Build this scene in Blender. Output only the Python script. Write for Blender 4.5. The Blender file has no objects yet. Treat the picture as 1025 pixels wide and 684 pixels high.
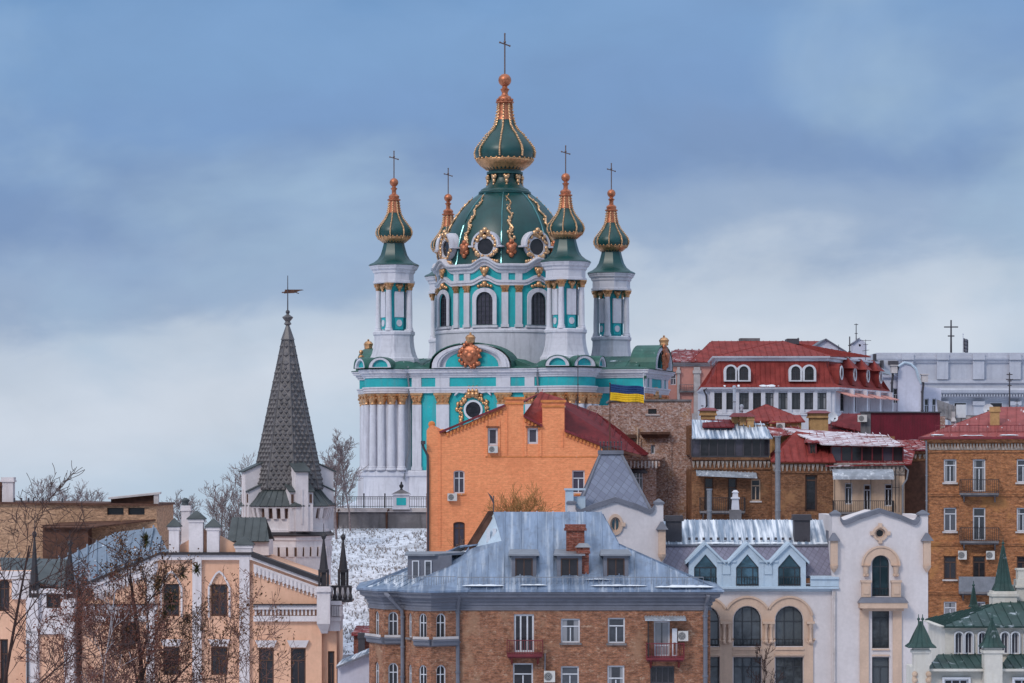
import bpy, bmesh, math, random
from mathutils import Vector, Matrix
from mathutils.geometry import tessellate_polygon
random.seed(7)
R = math.radians
sc = bpy.context.scene
col = sc.collection

# ------------------------------------------------------------ camera
F = 3000.0          # focal length in photograph pixels
HZ = 470.0          # eye level, photograph row
EYE = 40.0
cd = bpy.data.cameras.new('camera'); cam = bpy.data.objects.new('camera', cd); col.objects.link(cam)
cam.location = (0, 0, EYE); cam.rotation_euler = (R(90), 0, 0)
cd.sensor_width = 36.0; cd.lens = F / 1025 * 36; cd.shift_y = (HZ - 342) / 1025
cd.clip_start = 1; cd.clip_end = 12000
sc.camera = cam

# ------------------------------------------------------------ colour helpers, sky, sun, exposure
def lin(c): return c / 12.92 if c <= .04045 else ((c + .055) / 1.055) ** 2.4
def S(r, g, b): return (lin(r / 255), lin(g / 255), lin(b / 255))

SUN_EL, SUN_AZ = 38, 215      # azimuth measured clockwise from +Y
W = bpy.data.worlds.new('World'); sc.world = W; W.use_nodes = True
nt = W.node_tree; nt.nodes.clear()
def wn(t, **k):
    n = nt.nodes.new(t)
    for a, b in k.items(): setattr(n, a, b)
    return n
def wmath(op, a, b=None, clamp=False):
    n = wn('ShaderNodeMath', operation=op); n.use_clamp = clamp
    for i, q in enumerate((a, b)):
        if q is None: continue
        if isinstance(q, (int, float)): n.inputs[i].default_value = q
        else: nt.links.new(q, n.inputs[i])
    return n.outputs[0]
out = wn('ShaderNodeOutputWorld'); bg = wn('ShaderNodeBackground'); bg.inputs[1].default_value = 0.1
nt.links.new(bg.outputs[0], out.inputs[0])
sky = wn('ShaderNodeTexSky', sky_type='NISHITA'); sky.sun_disc = False
sky.sun_elevation = R(SUN_EL); sky.sun_rotation = R(SUN_AZ); sky.altitude = 150; sky.air_density = 1.2; sky.dust_density = 2
tc = wn('ShaderNodeTexCoord'); sp = wn('ShaderNodeSeparateXYZ'); nt.links.new(tc.outputs['Generated'], sp.inputs[0])
def wnoise(sx, sy, sz, scale, detail, rough=.5, loc=(0, 0, 0), dist=0):
    m = wn('ShaderNodeMapping'); m.inputs['Scale'].default_value = (sx, sy, sz); m.inputs['Location'].default_value = loc
    nt.links.new(tc.outputs['Generated'], m.inputs[0])
    n = wn('ShaderNodeTexNoise'); n.inputs['Scale'].default_value = scale; n.inputs['Detail'].default_value = detail
    n.inputs['Roughness'].default_value = rough; n.inputs['Distortion'].default_value = dist
    nt.links.new(m.outputs[0], n.inputs[0]); return n.outputs[0]
n1 = wnoise(1, 1, 2.6, 5, 6, .52, (3.1, 0, .4))
n2 = wnoise(1, 1, 2.2, 14, 6, .55, (.3, 2, 1.4), .4)
t = wmath('ADD', sp.outputs[2], wmath('MULTIPLY', sp.outputs[0], -.11))
t = wmath('ADD', t, wmath('MULTIPLY', wmath('SUBTRACT', n1, .5), .085))
t = wmath('ADD', t, wmath('MULTIPLY', wmath('SUBTRACT', n2, .5), .035))
ramp = wn('ShaderNodeValToRGB'); cr = ramp.color_ramp; cr.interpolation = 'EASE'
stops = [(0.0, (186, 205, 224)), (.035, (206, 216, 230)), (.055, (193, 206, 223)), (.075, (150, 172, 203)), (.10, (122, 150, 192)),
         (.125, (121, 154, 199)), (.15, (124, 160, 204)), (.19, (104, 146, 194)), (.45, (178, 192, 215)), (.95, (214, 220, 232))]
while len(cr.elements) < len(stops): cr.elements.new(.5)
for e, (p, c) in zip(cr.elements, stops):
    e.position = p; e.color = (*S(*c), 1)
nt.links.new(t, ramp.inputs[0])
n3 = wnoise(1, 1, 1.7, 7.5, 5, .5, (1.9, 4, .77), .3)               # thin pale veils high up
vr = wn('ShaderNodeMapRange'); vr.interpolation_type = 'SMOOTHSTEP'; nt.links.new(n3, vr.inputs[0])
for i_, q_ in enumerate((.45, .70, 0, .85)): vr.inputs[i_ + 1].default_value = q_
n4 = wnoise(1, 1, 1.5, 24, 6, .55, (6, 1, 2), .5)
vr2 = wn('ShaderNodeMapRange'); nt.links.new(n4, vr2.inputs[0])
for i_, q_ in enumerate((.25, .75, .955, 1.045)): vr2.inputs[i_ + 1].default_value = q_
veil = wn('ShaderNodeMix', data_type='RGBA'); nt.links.new(vr.outputs[0], veil.inputs[0]); nt.links.new(ramp.outputs[0], veil.inputs[6]); veil.inputs[7].default_value = (*S(160, 187, 214), 1)
mot = wn('ShaderNodeVectorMath', operation='SCALE'); nt.links.new(veil.outputs[2], mot.inputs[0]); nt.links.new(vr2.outputs[0], mot.inputs['Scale'])
# overcast light: brighter towards the zenith, as a real cloud layer is
zen = wmath('ADD', 10.0, wmath('MULTIPLY', wmath('SUBTRACT', sp.outputs[2], .25, True), 11.0))
vm = wn('ShaderNodeVectorMath', operation='SCALE'); nt.links.new(mot.outputs[0], vm.inputs[0]); nt.links.new(zen, vm.inputs['Scale'])
mx = wn('ShaderNodeMix', data_type='RGBA'); mx.inputs[0].default_value = .955
nt.links.new(sky.outputs[0], mx.inputs[6]); nt.links.new(vm.outputs[0], mx.inputs[7])
nt.links.new(mx.outputs[2], bg.inputs[0])

sl = bpy.data.lights.new('sun', 'SUN'); sl.energy = 1.5; sl.angle = R(14); sl.color = (1, .91, .82)
so = bpy.data.objects.new('sun', sl); col.objects.link(so)
az, el = R(SUN_AZ), R(SUN_EL)
so.rotation_euler = Vector((-math.sin(az) * math.cos(el), -math.cos(az) * math.cos(el), -math.sin(el))).to_track_quat('-Z', 'Y').to_euler()
sc.view_settings.view_transform = 'Standard'; sc.view_settings.look = 'None'
sc.view_settings.gamma = 1; sc.view_settings.exposure = 0.0; sc.view_settings.use_curve_mapping = False

# ------------------------------------------------------------ materials
MATS = {}
class NT:
    def __init__(s, name):
        s.m = bpy.data.materials.new(name); s.m.use_nodes = True; s.t = s.m.node_tree
        s.b = s.t.nodes['Principled BSDF']; s.tc = s.n('ShaderNodeTexCoord')
    def n(s, t, **k):
        n = s.t.nodes.new(t)
        for a, b in k.items(): setattr(n, a, b)
        return n
    def l(s, a, b): s.t.links.new(a, b)
    def noise(s, scale, detail=4, stretch=(1, 1, 1), rough=.6, loc=(0, 0, 0)):
        m = s.n('ShaderNodeMapping'); m.inputs['Scale'].default_value = stretch; m.inputs['Location'].default_value = loc
        s.l(s.tc.outputs['Object'], m.inputs[0])
        n = s.n('ShaderNodeTexNoise'); n.inputs['Scale'].default_value = scale; n.inputs['Detail'].default_value = detail
        n.inputs['Roughness'].default_value = rough; s.l(m.outputs[0], n.inputs[0]); return n.outputs[0]
    def rng(s, v, a, b, c=0, d=1):
        n = s.n('ShaderNodeMapRange'); n.interpolation_type = 'SMOOTHSTEP'
        s.l(v, n.inputs[0])
        for i, q in enumerate((a, b, c, d)): n.inputs[i + 1].default_value = q
        return n.outputs[0]
    def mix(s, f, a, b, mode='MIX'):
        n = s.n('ShaderNodeMix', data_type='RGBA', blend_type=mode)
        for i, q in ((0, f), (6, a), (7, b)):
            if isinstance(q, (int, float)): n.inputs[i].default_value = q
            elif isinstance(q, tuple): n.inputs[i].default_value = (*q[:3], 1)
            else: s.l(q, n.inputs[i])
        return n.outputs[2]
    def bump(s, h, strength=.3, dist=.05):
        n = s.n('ShaderNodeBump'); n.inputs['Strength'].default_value = strength; n.inputs['Distance'].default_value = dist
        s.l(h, n.inputs['Height']); s.l(n.outputs[0], s.b.inputs['Normal'])

def mat(name, c, rough=.8, var=.14, scale=1.2, dirt=None, dirt_amt=.5, metal=0, streak=(1, 1, 1), spots=None, spot_lo=.6, spot_hi=.66, spot_scale=1.5, spot_streak=(1, 1, 1), spec=.4, bump=.15):
    """plain material with two scales of variation, optional weather streaks (dirt) and patches (snow, bare spots)"""
    k = NT(name)
    a = tuple(x * (1 - var) for x in c); b = tuple(min(1, x * (1 + var)) for x in c)
    n1 = k.noise(scale, 5, streak); o = k.mix(k.rng(n1, .3, .7), a, b)
    n2 = k.noise(scale * 7, 3, streak); o = k.mix(k.rng(n2, .25, .75, 0, .35), o, tuple(x * .75 for x in c))
    if dirt:
        n3 = k.noise(1.1, 5, (2.2, 2.2, .28), .62, (4, 2, 7)); o = k.mix(k.rng(n3, .48, .72, 0, dirt_amt), o, dirt)
    r = None
    if spots:
        n4 = k.noise(spot_scale, 6, spot_streak, .6, (9, 5, 3)); f = k.rng(n4, spot_lo, spot_hi); o = k.mix(f, o, spots)
        r = k.mix(f, (rough,) * 3, (.85,) * 3)
    k.l(o, k.b.inputs['Base Color']); k.b.inputs['Roughness'].default_value = rough; k.b.inputs['Metallic'].default_value = metal
    if r: k.l(r, k.b.inputs['Roughness'])
    k.b.inputs['Specular IOR Level'].default_value = spec
    if bump: k.bump(n2, bump, .03)
    MATS[name] = k.m; return k.m

def brick(name, c1, c2, mortar, bw=.34, bh=.11, blotch=None, blot=(.55, .7), blot_amt=.7, pale=None, pale_rng=(.6, .72), mot=((.42, .40, .40), (1.5, 1.45, 1.4)), grit=.75, ps=2.4):
    k = NT(name)
    s = k.n('ShaderNodeSeparateXYZ'); k.l(k.tc.outputs['Object'], s.inputs[0])
    ad = k.n('ShaderNodeMath', operation='ADD'); k.l(s.outputs[0], ad.inputs[0]); k.l(s.outputs[1], ad.inputs[1])
    cb = k.n('ShaderNodeCombineXYZ'); k.l(ad.outputs[0], cb.inputs[0]); k.l(s.outputs[2], cb.inputs[1])
    t = k.n('ShaderNodeTexBrick'); k.l(cb.outputs[0], t.inputs['Vector'])
    t.inputs['Scale'].default_value = 1; t.inputs['Brick Width'].default_value = bw; t.inputs['Row Height'].default_value = bh
    t.inputs['Mortar Size'].default_value = .012; t.inputs['Mortar Smooth'].default_value = .3; t.inputs['Bias'].default_value = 0
    t.inputs['Color1'].default_value = (*c1, 1); t.inputs['Color2'].default_value = (*c2, 1); t.inputs['Mortar'].default_value = (*mortar, 1)
    o = t.outputs[0]
    n0 = k.noise(3.2, 6, (1, 1, 2.2), .7); o = k.mix(k.rng(n0, .3, .7, 0, .7), o, k.mix(.5, c1, c2), 'MIX')
    o = k.mix(k.rng(k.noise(5.5, 5, (1, 1, 2.6), .75, (1, 8, 3)), .42, .66, 0, grit), o, tuple(x * .5 for x in c2))
    o = k.mix(.85, o, k.mix(k.rng(k.noise(2.6, 8, (1, 1, 2.4), .8, (5, 2, 9)), .33, .67), *mot), 'MULTIPLY')
    if blotch: o = k.mix(k.rng(k.noise(.55, 6, (1, 1, .8), .65, (3, 3, 1)), blot[0], blot[1], 0, blot_amt), o, blotch)
    if pale: o = k.mix(k.rng(k.noise(ps, 8, (1, 1, 1.5), .8, (7, 1, 2)), pale_rng[0], pale_rng[1], 0, .8), o, pale)
    k.l(o, k.b.inputs['Base Color']); k.b.inputs['Roughness'].default_value = .9
    k.b.inputs['Specular IOR Level'].default_value = .2
    k.bump(t.outputs[1], .25, -.02)
    MATS[name] = k.m; return k.m

def scale_tiles(name, ca, cb, size=.3, rough=.6):
    """diamond slates: brick pattern turned 45 degrees in the facade plane"""
    k = NT(name)
    s = k.n('ShaderNodeSeparateXYZ'); k.l(k.tc.outputs['Object'], s.inputs[0])
    def m(op, a, b):
        n = k.n('ShaderNodeMath', operation=op)
        for i, q in enumerate((a, b)):
            if isinstance(q, (int, float)): n.inputs[i].default_value = q
            else: k.l(q, n.inputs[i])
        return n.outputs[0]
    u = m('ADD', s.outputs[0], m('MULTIPLY', s.outputs[1], .35)); v = s.outputs[2]
    c = k.n('ShaderNodeCombineXYZ'); k.l(m('ADD', u, v), c.inputs[0]); k.l(m('SUBTRACT', u, v), c.inputs[1])
    t = k.n('ShaderNodeTexBrick'); t.offset = 0; k.l(c.outputs[0], t.inputs[0]); t.inputs['Scale'].default_value = 1
    t.inputs['Brick Width'].default_value = size * 1.4; t.inputs['Row Height'].default_value = size * 1.4; t.inputs['Mortar Size'].default_value = .03
    t.inputs['Color1'].default_value = (*ca, 1); t.inputs['Color2'].default_value = (*cb, 1); t.inputs['Mortar'].default_value = (*(x * .55 for x in ca), 1)
    o = k.mix(k.rng(k.noise(1.2, 5), .35, .7, 0, .5), t.outputs[0], cb)
    k.l(o, k.b.inputs['Base Color']); k.b.inputs['Roughness'].default_value = rough; k.bump(t.outputs[1], .4, -.03)
    MATS[name] = k.m; return k.m

def glass(name, c, c2, metal=.0, rough=.06, spec=.4):
    k = NT(name)
    oi = k.n('ShaderNodeObjectInfo')
    o = k.mix(k.rng(k.noise(1.3, 3, (1, 1, 1.6)), .35, .7), c, c2); o = k.mix(oi.outputs['Random'], o, c2)
    k.l(o, k.b.inputs['Base Color']); k.b.inputs['Roughness'].default_value = rough; k.b.inputs['Metallic'].default_value = metal
    k.b.inputs['Specular IOR Level'].default_value = spec
    k.bump(k.noise(.8, 2), .03, .05)
    MATS[name] = k.m; return k.m

SNOW = (.80, .83, .88)
mat('white_plaster', (.60, .60, .66), .85, .06, .5, dirt=(.36, .36, .41), dirt_amt=.6)
mat('turquoise', (.022, .40, .43), .8, .12, .6, dirt=(.09, .30, .33), dirt_amt=.6, spots=(.22, .42, .44), spot_lo=.66, spot_hi=.78, spot_scale=2.2)
mat('dome_green', (.003, .052, .051), .4, .2, .8, spec=.55, bump=.04)
mat('roof_green', (.025, .105, .082), .5, .3, .8, spots=SNOW, spot_lo=.62, spot_hi=.7, spot_scale=.7)
mat('turret_green', (.022, .056, .050), .55, .3, 1, spots=(.45, .5, .55), spot_lo=.58, spot_hi=.76, spot_scale=1.8)
mat('gold', (.62, .34, .17), .36, .3, 3, metal=.85, bump=.4)
mat('copper_red', (.47, .17, .09), .4, .3, 3, metal=.7, bump=.5)
mat('gold_pale', (.66, .41, .23), .34, .12, 3, metal=.8, bump=.2)
mat('rib_shine', (.10, .26, .28), .22, .1, 3, metal=.6)  # pale tint puts the sky highlight along the dome ribs into the colour
mat('cross_metal', (.16, .11, .10), .45, .2, 3, metal=.6)
mat('iron', (.025, .025, .03), .6, .2)
mat('dark_metal', (.06, .055, .065), .5, .2)
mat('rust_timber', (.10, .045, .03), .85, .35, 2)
mat('stone_grey', (.17, .16, .17), .9, .25, .8, dirt=(.07, .065, .07), dirt_amt=.7)
mat('lace_stone', (.34, .29, .26), .9, .45, 4, dirt=(.16, .13, .11), dirt_amt=.7)
mat('bark_rust', (.17, .080, .066), .95, .3, 4)
mat('red_roof_snowcover', (.22, .034, .034), .65, .25, 1, spec=.15, spots=(.66, .63, .68), spot_lo=.38, spot_hi=.56, spot_scale=2.4, spot_streak=(.4, 1.6, 1.6))
mat('pale_stone', (.50, .46, .46), .85, .2, 1)
mat('orange_trim', (.62, .22, .07), .9, .25, 2.5, spots=(.45, .34, .27), spot_lo=.62, spot_hi=.72, spot_scale=3)
mat('cream_wall', (.65, .60, .61), .85, .05, .6, dirt=(.55, .50, .50), dirt_amt=.35)
mat('beige_trim', (.60, .43, .33), .85, .08, 1, dirt=(.44, .31, .25), dirt_amt=.4)
mat('pale_blue', (.46, .56, .66), .6, .08, 1, dirt=(.33, .40, .48), dirt_amt=.4)
mat('slate_trim', (.15, .155, .19), .6, .15, 1)
scale_tiles('slate', S(122, 120, 138), S(108, 104, 122), .30)
scale_tiles('slate_blue', S(118, 125, 145), S(103, 108, 128), .42)
mat('blue_roof', (.19, .25, .355), .36, .25, .7, metal=.25, streak=(2.2, .35, .35), spots=(.56, .61, .68), spot_lo=.48, spot_hi=.82, spot_scale=1.6, spot_streak=(2.2, .10, .14), dirt=(.12, .14, .18), dirt_amt=.55, bump=.05)
mat('blue_roof_snowy', (.20, .26, .35), .4, .2, .7, metal=.2, streak=(2.2, .35, .35), spots=SNOW, spot_lo=.40, spot_hi=.66, spot_scale=1.7, spot_streak=(2.2, .10, .14), bump=.05)
mat('red_roof', (.245, .045, .039), .65, .25, 1, dirt=(.14, .02, .02), dirt_amt=.6, bump=.05, spec=.12)
mat('red_roof_dark', (.15, .020, .024), .65, .25, 1, dirt=(.08, .014, .02), dirt_amt=.6, spec=.15)
mat('red_roof_snowy', (.22, .034, .034), .65, .25, 1, spec=.15, spots=(.70, .66, .70), spot_lo=.52, spot_hi=.68, spot_scale=2.4, spot_streak=(.5, 1.6, 1.6))
mat('red_roof_pink', (.30, .075, .07), .6, .2, 1, spec=.2, spots=(.70, .66, .70), spot_lo=.63, spot_hi=.70, spot_scale=1.4, spot_streak=(1.6, .5, .5))
mat('red_metal', (.17, .022, .03), .45, .3, 1.4)
mat('maroon_wall', (.15, .008, .022), .6, .2, .8, dirt=(.08, .006, .012), dirt_amt=.5)
mat('pink_wall', (.66, .30, .25), .85, .08, .6, dirt=(.5, .24, .21), dirt_amt=.4)
mat('grey_wall', (.47, .48, .54), .85, .08, .4, dirt=(.32, .33, .40), dirt_amt=.45)
mat('lilac_wall', (.56, .56, .66), .85, .08, .5, dirt=(.40, .40, .48), dirt_amt=.4)
mat('castle_wall', (.77, .45, .305), .88, .08, .5, dirt=(.60, .34, .22), dirt_amt=.45)
mat('castle_white', (.70, .64, .65), .88, .08, 1, dirt=(.47, .41, .42), dirt_amt=.5)
mat('castle_roof', (.060, .070, .072), .55, .25, 1, spots=(.5, .54, .6), spot_lo=.68, spot_hi=.76)
mat('lead_roof', (.035, .03, .034), .5, .2)
mat('castle_metal', (.17, .22, .29), .38, .15, .8, metal=.25, spots=SNOW, spot_lo=.62, spot_hi=.72, spot_scale=2.2)
mat('spire_tile', (.105, .095, .098), .42, .3, 1.5, spec=.5)
mat('yellow_brick', (.46, .27, .12), .9, .2, 3)
mat('cream_flat', (.58, .42, .31), .9, .12, .8, dirt=(.40, .28, .20), dirt_amt=.6)
mat('ivory_wall', (.62, .585, .53), .9, .1, .8, dirt=(.5, .44, .36), dirt_amt=.5)
mat('awning_metal', (.30, .33, .38), .5, .25, 1.5, spots=(.62, .65, .7), spot_lo=.52, spot_hi=.7, spot_scale=2.5)
mat('zinc', (.24, .25, .28), .45, .15, 2, metal=.3)
mat('white_frame', (.62, .63, .68), .6, .06, 2)
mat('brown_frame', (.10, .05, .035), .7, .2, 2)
mat('dark_frame', (.035, .04, .05), .5, .15, 2)
mat('ac_white', (.60, .58, .56), .6, .08, 2)
mat('dish', (.58, .60, .64), .5, .08, 2)
mat('steel_flue', (.55, .58, .64), .35, .1, 2, metal=.5)
mat('snow', (.74, .78, .84), .8, .06, 3)
mat('flag_blue', (.016, .05, .16), .8, .08, 2)
mat('flag_yellow', (.80, .48, .015), .8, .06, 2)
mat('flag_green', (.07, .16, .11), .8, .06, 2)
mat('flag_red', (.26, .06, .06), .8, .06, 2)
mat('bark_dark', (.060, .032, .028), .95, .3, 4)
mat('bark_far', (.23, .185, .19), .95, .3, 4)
mat('bark_pale', (.50, .45, .46), .9, .25, 4)
mat('twig_yellow', (.34, .18, .065), .95, .3, 3)
mat('leaf_rust', (.155, .048, .028), .9, .45, 1.2)
mat('leaf_brown', (.135, .062, .026), .9, .4, 1.2)
mat('mistletoe', (.06, .055, .014), .9, .3, 2)
mat('dry_grass', (.30, .28, .28), .95, .35, 3)
brick('brick_apartment', (.38, .175, .098), (.25, .108, .068), (.27, .20, .17), blotch=(.34, .20, .13), pale=(.52, .36, .26), pale_rng=(.54, .68))
brick('orange_wall', (.93, .36, .17), (.86, .305, .14), (.70, .25, .12), .5, .16, blotch=(.66, .22, .10), blot=(.5, .72), blot_amt=.4, pale=(.82, .52, .38), pale_rng=(.66, .76), mot=((.80, .78, .76), (1.12, 1.12, 1.12)), grit=.16)
brick('brick_old', (.47, .205, .09), (.31, .125, .06), (.25, .18, .13), blotch=(.45, .21, .08), pale=(.52, .36, .24), pale_rng=(.66, .76))
brick('brick_party', (.40, .23, .17), (.28, .15, .115), (.34, .27, .24), blotch=(.40, .21, .085), blot=(.56, .70), blot_amt=.5, pale=(.62, .52, .50), pale_rng=(.47, .62), ps=5.5)
brick('brick_house', (.27, .125, .062), (.17, .078, .044), (.22, .17, .13), blotch=(.34, .18, .09), pale=(.48, .36, .26), pale_rng=(.66, .76))
brick('brick_beige', (.58, .37, .24), (.46, .28, .18), (.34, .25, .19), blotch=(.40, .23, .15), pale=(.62, .46, .35), pale_rng=(.62, .74))
brick('brick_chimney', (.30, .10, .065), (.20, .06, .045), (.3, .22, .2), pale=(.52, .36, .3), pale_rng=(.60, .70))
glass('glass_dark', (.007, .007, .009), (.030, .028, .035))
glass('glass_grey', (.03, .033, .042), (.10, .105, .125))
glass('glass_teal', (.10, .19, .25), (.04, .07, .085), .6, .05)
glass('glass_dim', (.030, .034, .040), (.10, .115, .13), .25, .05)
glass('glass_violet', (.028, .025, .036), (.075, .068, .095))
def curtain_glass(name, dark, cloth):
    k = NT(name); s = k.n('ShaderNodeSeparateXYZ'); k.l(k.tc.outputs['Object'], s.inputs[0])
    ab = k.n('ShaderNodeMath', operation='ABSOLUTE'); k.l(s.outputs[0], ab.inputs[0])
    oi = k.n('ShaderNodeObjectInfo'); r = k.n('ShaderNodeMath', operation='MULTIPLY'); k.l(oi.outputs['Random'], r.inputs[0]); r.inputs[1].default_value = .5
    d = k.n('ShaderNodeMath', operation='SUBTRACT'); k.l(ab.outputs[0], d.inputs[0]); k.l(r.outputs[0], d.inputs[1])
    w = k.noise(9, 2, (1, 1, .12)); f = k.rng(d.outputs[0], -.02, .05, 0, .9)
    o = k.mix(f, k.mix(k.rng(k.noise(1.4, 3), .35, .7), dark, tuple(x * 2 for x in dark)), k.mix(w, tuple(x * .55 for x in cloth), cloth))
    k.l(o, k.b.inputs['Base Color']); k.b.inputs['Roughness'].default_value = .08; k.b.inputs['Specular IOR Level'].default_value = .7; MATS[name] = k.m
curtain_glass('glass_curtain', (.025, .027, .034), (.34, .34, .37))

# ------------------------------------------------------------ mesh builder
class MB:
    def __init__(s): s.v = []; s.f = []; s.M = None
    def p(s, q):
        if s.M is not None: q = s.M @ Vector(q)
        s.v.append((q[0], q[1], q[2])); return len(s.v) - 1
    def face(s, pts): s.f.append([s.p(q) for q in pts]); return s
    def box(s, x0, x1, y0, y1, z0, z1):
        i = [s.p((x, y, z)) for x in (x0, x1) for y in (y0, y1) for z in (z0, z1)]
        for f in ((0, 1, 3, 2), (4, 6, 7, 5), (0, 4, 5, 1), (2, 3, 7, 6), (0, 2, 6, 4), (1, 5, 7, 3)): s.f.append([i[k] for k in f])
        return s
    def hexa(s, lo, hi):                       # two quads
        a = [s.p(q) for q in lo]; b = [s.p(q) for q in hi]; n = len(a)
        s.f.append(a[::-1]); s.f.append(b)
        for k in range(n): s.f.append([a[k], a[(k + 1) % n], b[(k + 1) % n], b[k]])
        return s
    def poly(s, outline, holes=(), d0=0., d1=.2, back=True, sides=True):
        """(u,z) polygon with holes, front at depth d0, back at d1 (depth = +y)"""
        loops = [list(outline)] + [list(h) for h in holes]
        flat = [q for l in loops for q in l]
        tri = tessellate_polygon([[Vector((q[0], q[1], 0)) for q in l] for l in loops])
        a = [s.p((q[0], d0, q[1])) for q in flat]; b = [s.p((q[0], d1, q[1])) for q in flat]
        for t in tri:
            s.f.append([a[k] for k in t])
            if back: s.f.append([b[k] for k in t][::-1])
        o = 0
        for j, l in enumerate(loops):
            n = len(l)
            if sides or j:
                for k in range(n): s.f.append([a[o + k], a[o + (k + 1) % n], b[o + (k + 1) % n], b[o + k]])
            o += n
        return s
    def shell(s, outline, holes, rev, D):
        """wall front with holes, reveals rev deep; the body goes back to D"""
        loops = [list(outline)] + [list(h) for h in holes]
        flat = [q for l in loops for q in l]
        tri = tessellate_polygon([[Vector((q[0], q[1], 0)) for q in l] for l in loops])
        a = [s.p((q[0], 0, q[1])) for q in flat]
        for t in tri: s.f.append([a[k] for k in t])
        o = len(outline)
        for l in loops[1:]:
            b = [s.p((q[0], rev, q[1])) for q in l]; n = len(l)
            for k in range(n): s.f.append([a[o + k], a[o + (k + 1) % n], b[(k + 1) % n], b[k]])
            o += n
        n = len(outline); b = [s.p((q[0], D, q[1])) for q in outline]
        for k in range(n): s.f.append([a[k], a[(k + 1) % n], b[(k + 1) % n], b[k]])
        for t in tessellate_polygon([[Vector((q[0], q[1], 0)) for q in outline]]): s.f.append([b[k] for k in t])
        return s
    def lathe(s, prof, n=24, c=(0, 0), a0=0., a1=None, wave=None):
        full = a1 is None; a1 = a0 + 2 * math.pi if full else a1
        m = n if full else n + 1; rings = []
        for (r, z) in prof:
            ring = []
            for k in range(m):
                a = a0 + (a1 - a0) * k / n; rr = r
                if wave: rr = r * wave(a)
                ring.append(s.p((c[0] + rr * math.sin(a), c[1] - rr * math.cos(a), z)))
            rings.append(ring)
        for q in range(len(rings) - 1):
            for k in range(n):
                k2 = (k + 1) % m
                s.f.append([rings[q][k], rings[q][k2], rings[q + 1][k2], rings[q + 1][k]])
        if full:
            if prof[0][0] > 1e-4: s.f.append(rings[0][::-1])
            if prof[-1][0] > 1e-4: s.f.append(rings[-1])
        return s
    def loft(s, plan, prof, c=(0, 0)):
        rings = [[s.p((c[0] + x * k, c[1] + y * k, z)) for x, y in plan] for k, z in prof]
        n = len(plan)
        for q in range(len(rings) - 1):
            for k in range(n): s.f.append([rings[q][k], rings[q][(k + 1) % n], rings[q + 1][(k + 1) % n], rings[q + 1][k]])
        s.f.append(rings[0][::-1]); s.f.append(rings[-1]); return s
    def tube(s, pts, r, n=6, cap=True):
        pts = [Vector(q) for q in pts]; rs = r if isinstance(r, (list, tuple)) else [r] * len(pts); rings = []
        for i, q in enumerate(pts):
            d = (pts[min(i + 1, len(pts) - 1)] - pts[max(i - 1, 0)])
            if d.length < 1e-9: d = Vector((0, 0, 1))
            d.normalize(); u = d.cross(Vector((0, 0, 1)) if abs(d.z) < .9 else Vector((1, 0, 0))).normalized(); v = d.cross(u)
            rings.append([s.p(q + (u * math.cos(2 * math.pi * k / n) + v * math.sin(2 * math.pi * k / n)) * rs[i]) for k in range(n)])
        for i in range(len(rings) - 1):
            for k in range(n): s.f.append([rings[i][k], rings[i][(k + 1) % n], rings[i + 1][(k + 1) % n], rings[i + 1][k]])
        if cap: s.f.append(rings[0][::-1]); s.f.append(rings[-1])
        return s
    def ball(s, c, r, n=8, sq=(1, 1, 1)):
        m = max(3, n // 2); top = s.p((c[0], c[1], c[2] + r * sq[2])); bot = s.p((c[0], c[1], c[2] - r * sq[2])); rings = []
        for j in range(1, m):
            a = math.pi * j / m
            rings.append([s.p((c[0] + sq[0] * r * math.sin(a) * math.cos(2 * math.pi * k / n), c[1] + sq[1] * r * math.sin(a) * math.sin(2 * math.pi * k / n), c[2] + sq[2] * r * math.cos(a))) for k in range(n)])
        for k in range(n):
            s.f.append([top, rings[0][k], rings[0][(k + 1) % n]]); s.f.append([bot, rings[-1][(k + 1) % n], rings[-1][k]])
            for j in range(len(rings) - 1): s.f.append([rings[j][k], rings[j + 1][k], rings[j + 1][(k + 1) % n], rings[j][(k + 1) % n]])
        return s
    def sweep(s, prof, path, closed=False, zf=None, cap=True):
        """profile [(out,z)] along plan path [(x,y)]; outward is right of travel"""
        n = len(path); P = [Vector((q[0], q[1])) for q in path]; nor = []
        for i in range(n):
            e = []
            if closed or i > 0: d = (P[i] - P[i - 1]).normalized(); e.append(Vector((d.y, -d.x)))
            if closed or i < n - 1: d = (P[(i + 1) % n] - P[i]).normalized(); e.append(Vector((d.y, -d.x)))
            if len(e) == 1: nor.append(e[0])
            else:
                m = e[0] + e[1]; m = m / max(.35, m.length_squared / 2) if m.length > .2 else e[0]
                nor.append(m)
        rings = [[s.p((P[i].x + nor[i].x * o, P[i].y + nor[i].y * o, z + (zf(i) if zf else 0))) for o, z in prof] for i in range(n)]
        for i in range(n if closed else n - 1):
            j = (i + 1) % n
            for k in range(len(prof) - 1): s.f.append([rings[i][k], rings[j][k], rings[j][k + 1], rings[i][k + 1]])
        if not closed and cap and len(prof) > 2: s.f.append(rings[0][::-1]); s.f.append(rings[-1])
        return s
    def roof(s, pts, seam=.6, h=.06, w=.05, thick=.1):
        """roof plane (first two points = eave) with standing seams running up the slope"""
        P = [Vector(q) for q in pts]; nrm = Vector((0, 0, 0))
        for i in range(len(P)): nrm += P[i].cross(P[(i + 1) % len(P)])
        nrm.normalize()
        if nrm.z < 0: nrm = -nrm
        s.hexa([q - nrm * thick for q in P], P)
        if not seam: return s
        e = (P[1] - P[0]).normalized(); sl = nrm.cross(e).normalized()
        uv = [((q - P[0]).dot(e), (q - P[0]).dot(sl)) for q in P]
        u0 = min(u for u, _ in uv); u1 = max(u for u, _ in uv); k = math.ceil(u0 / seam)
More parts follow.
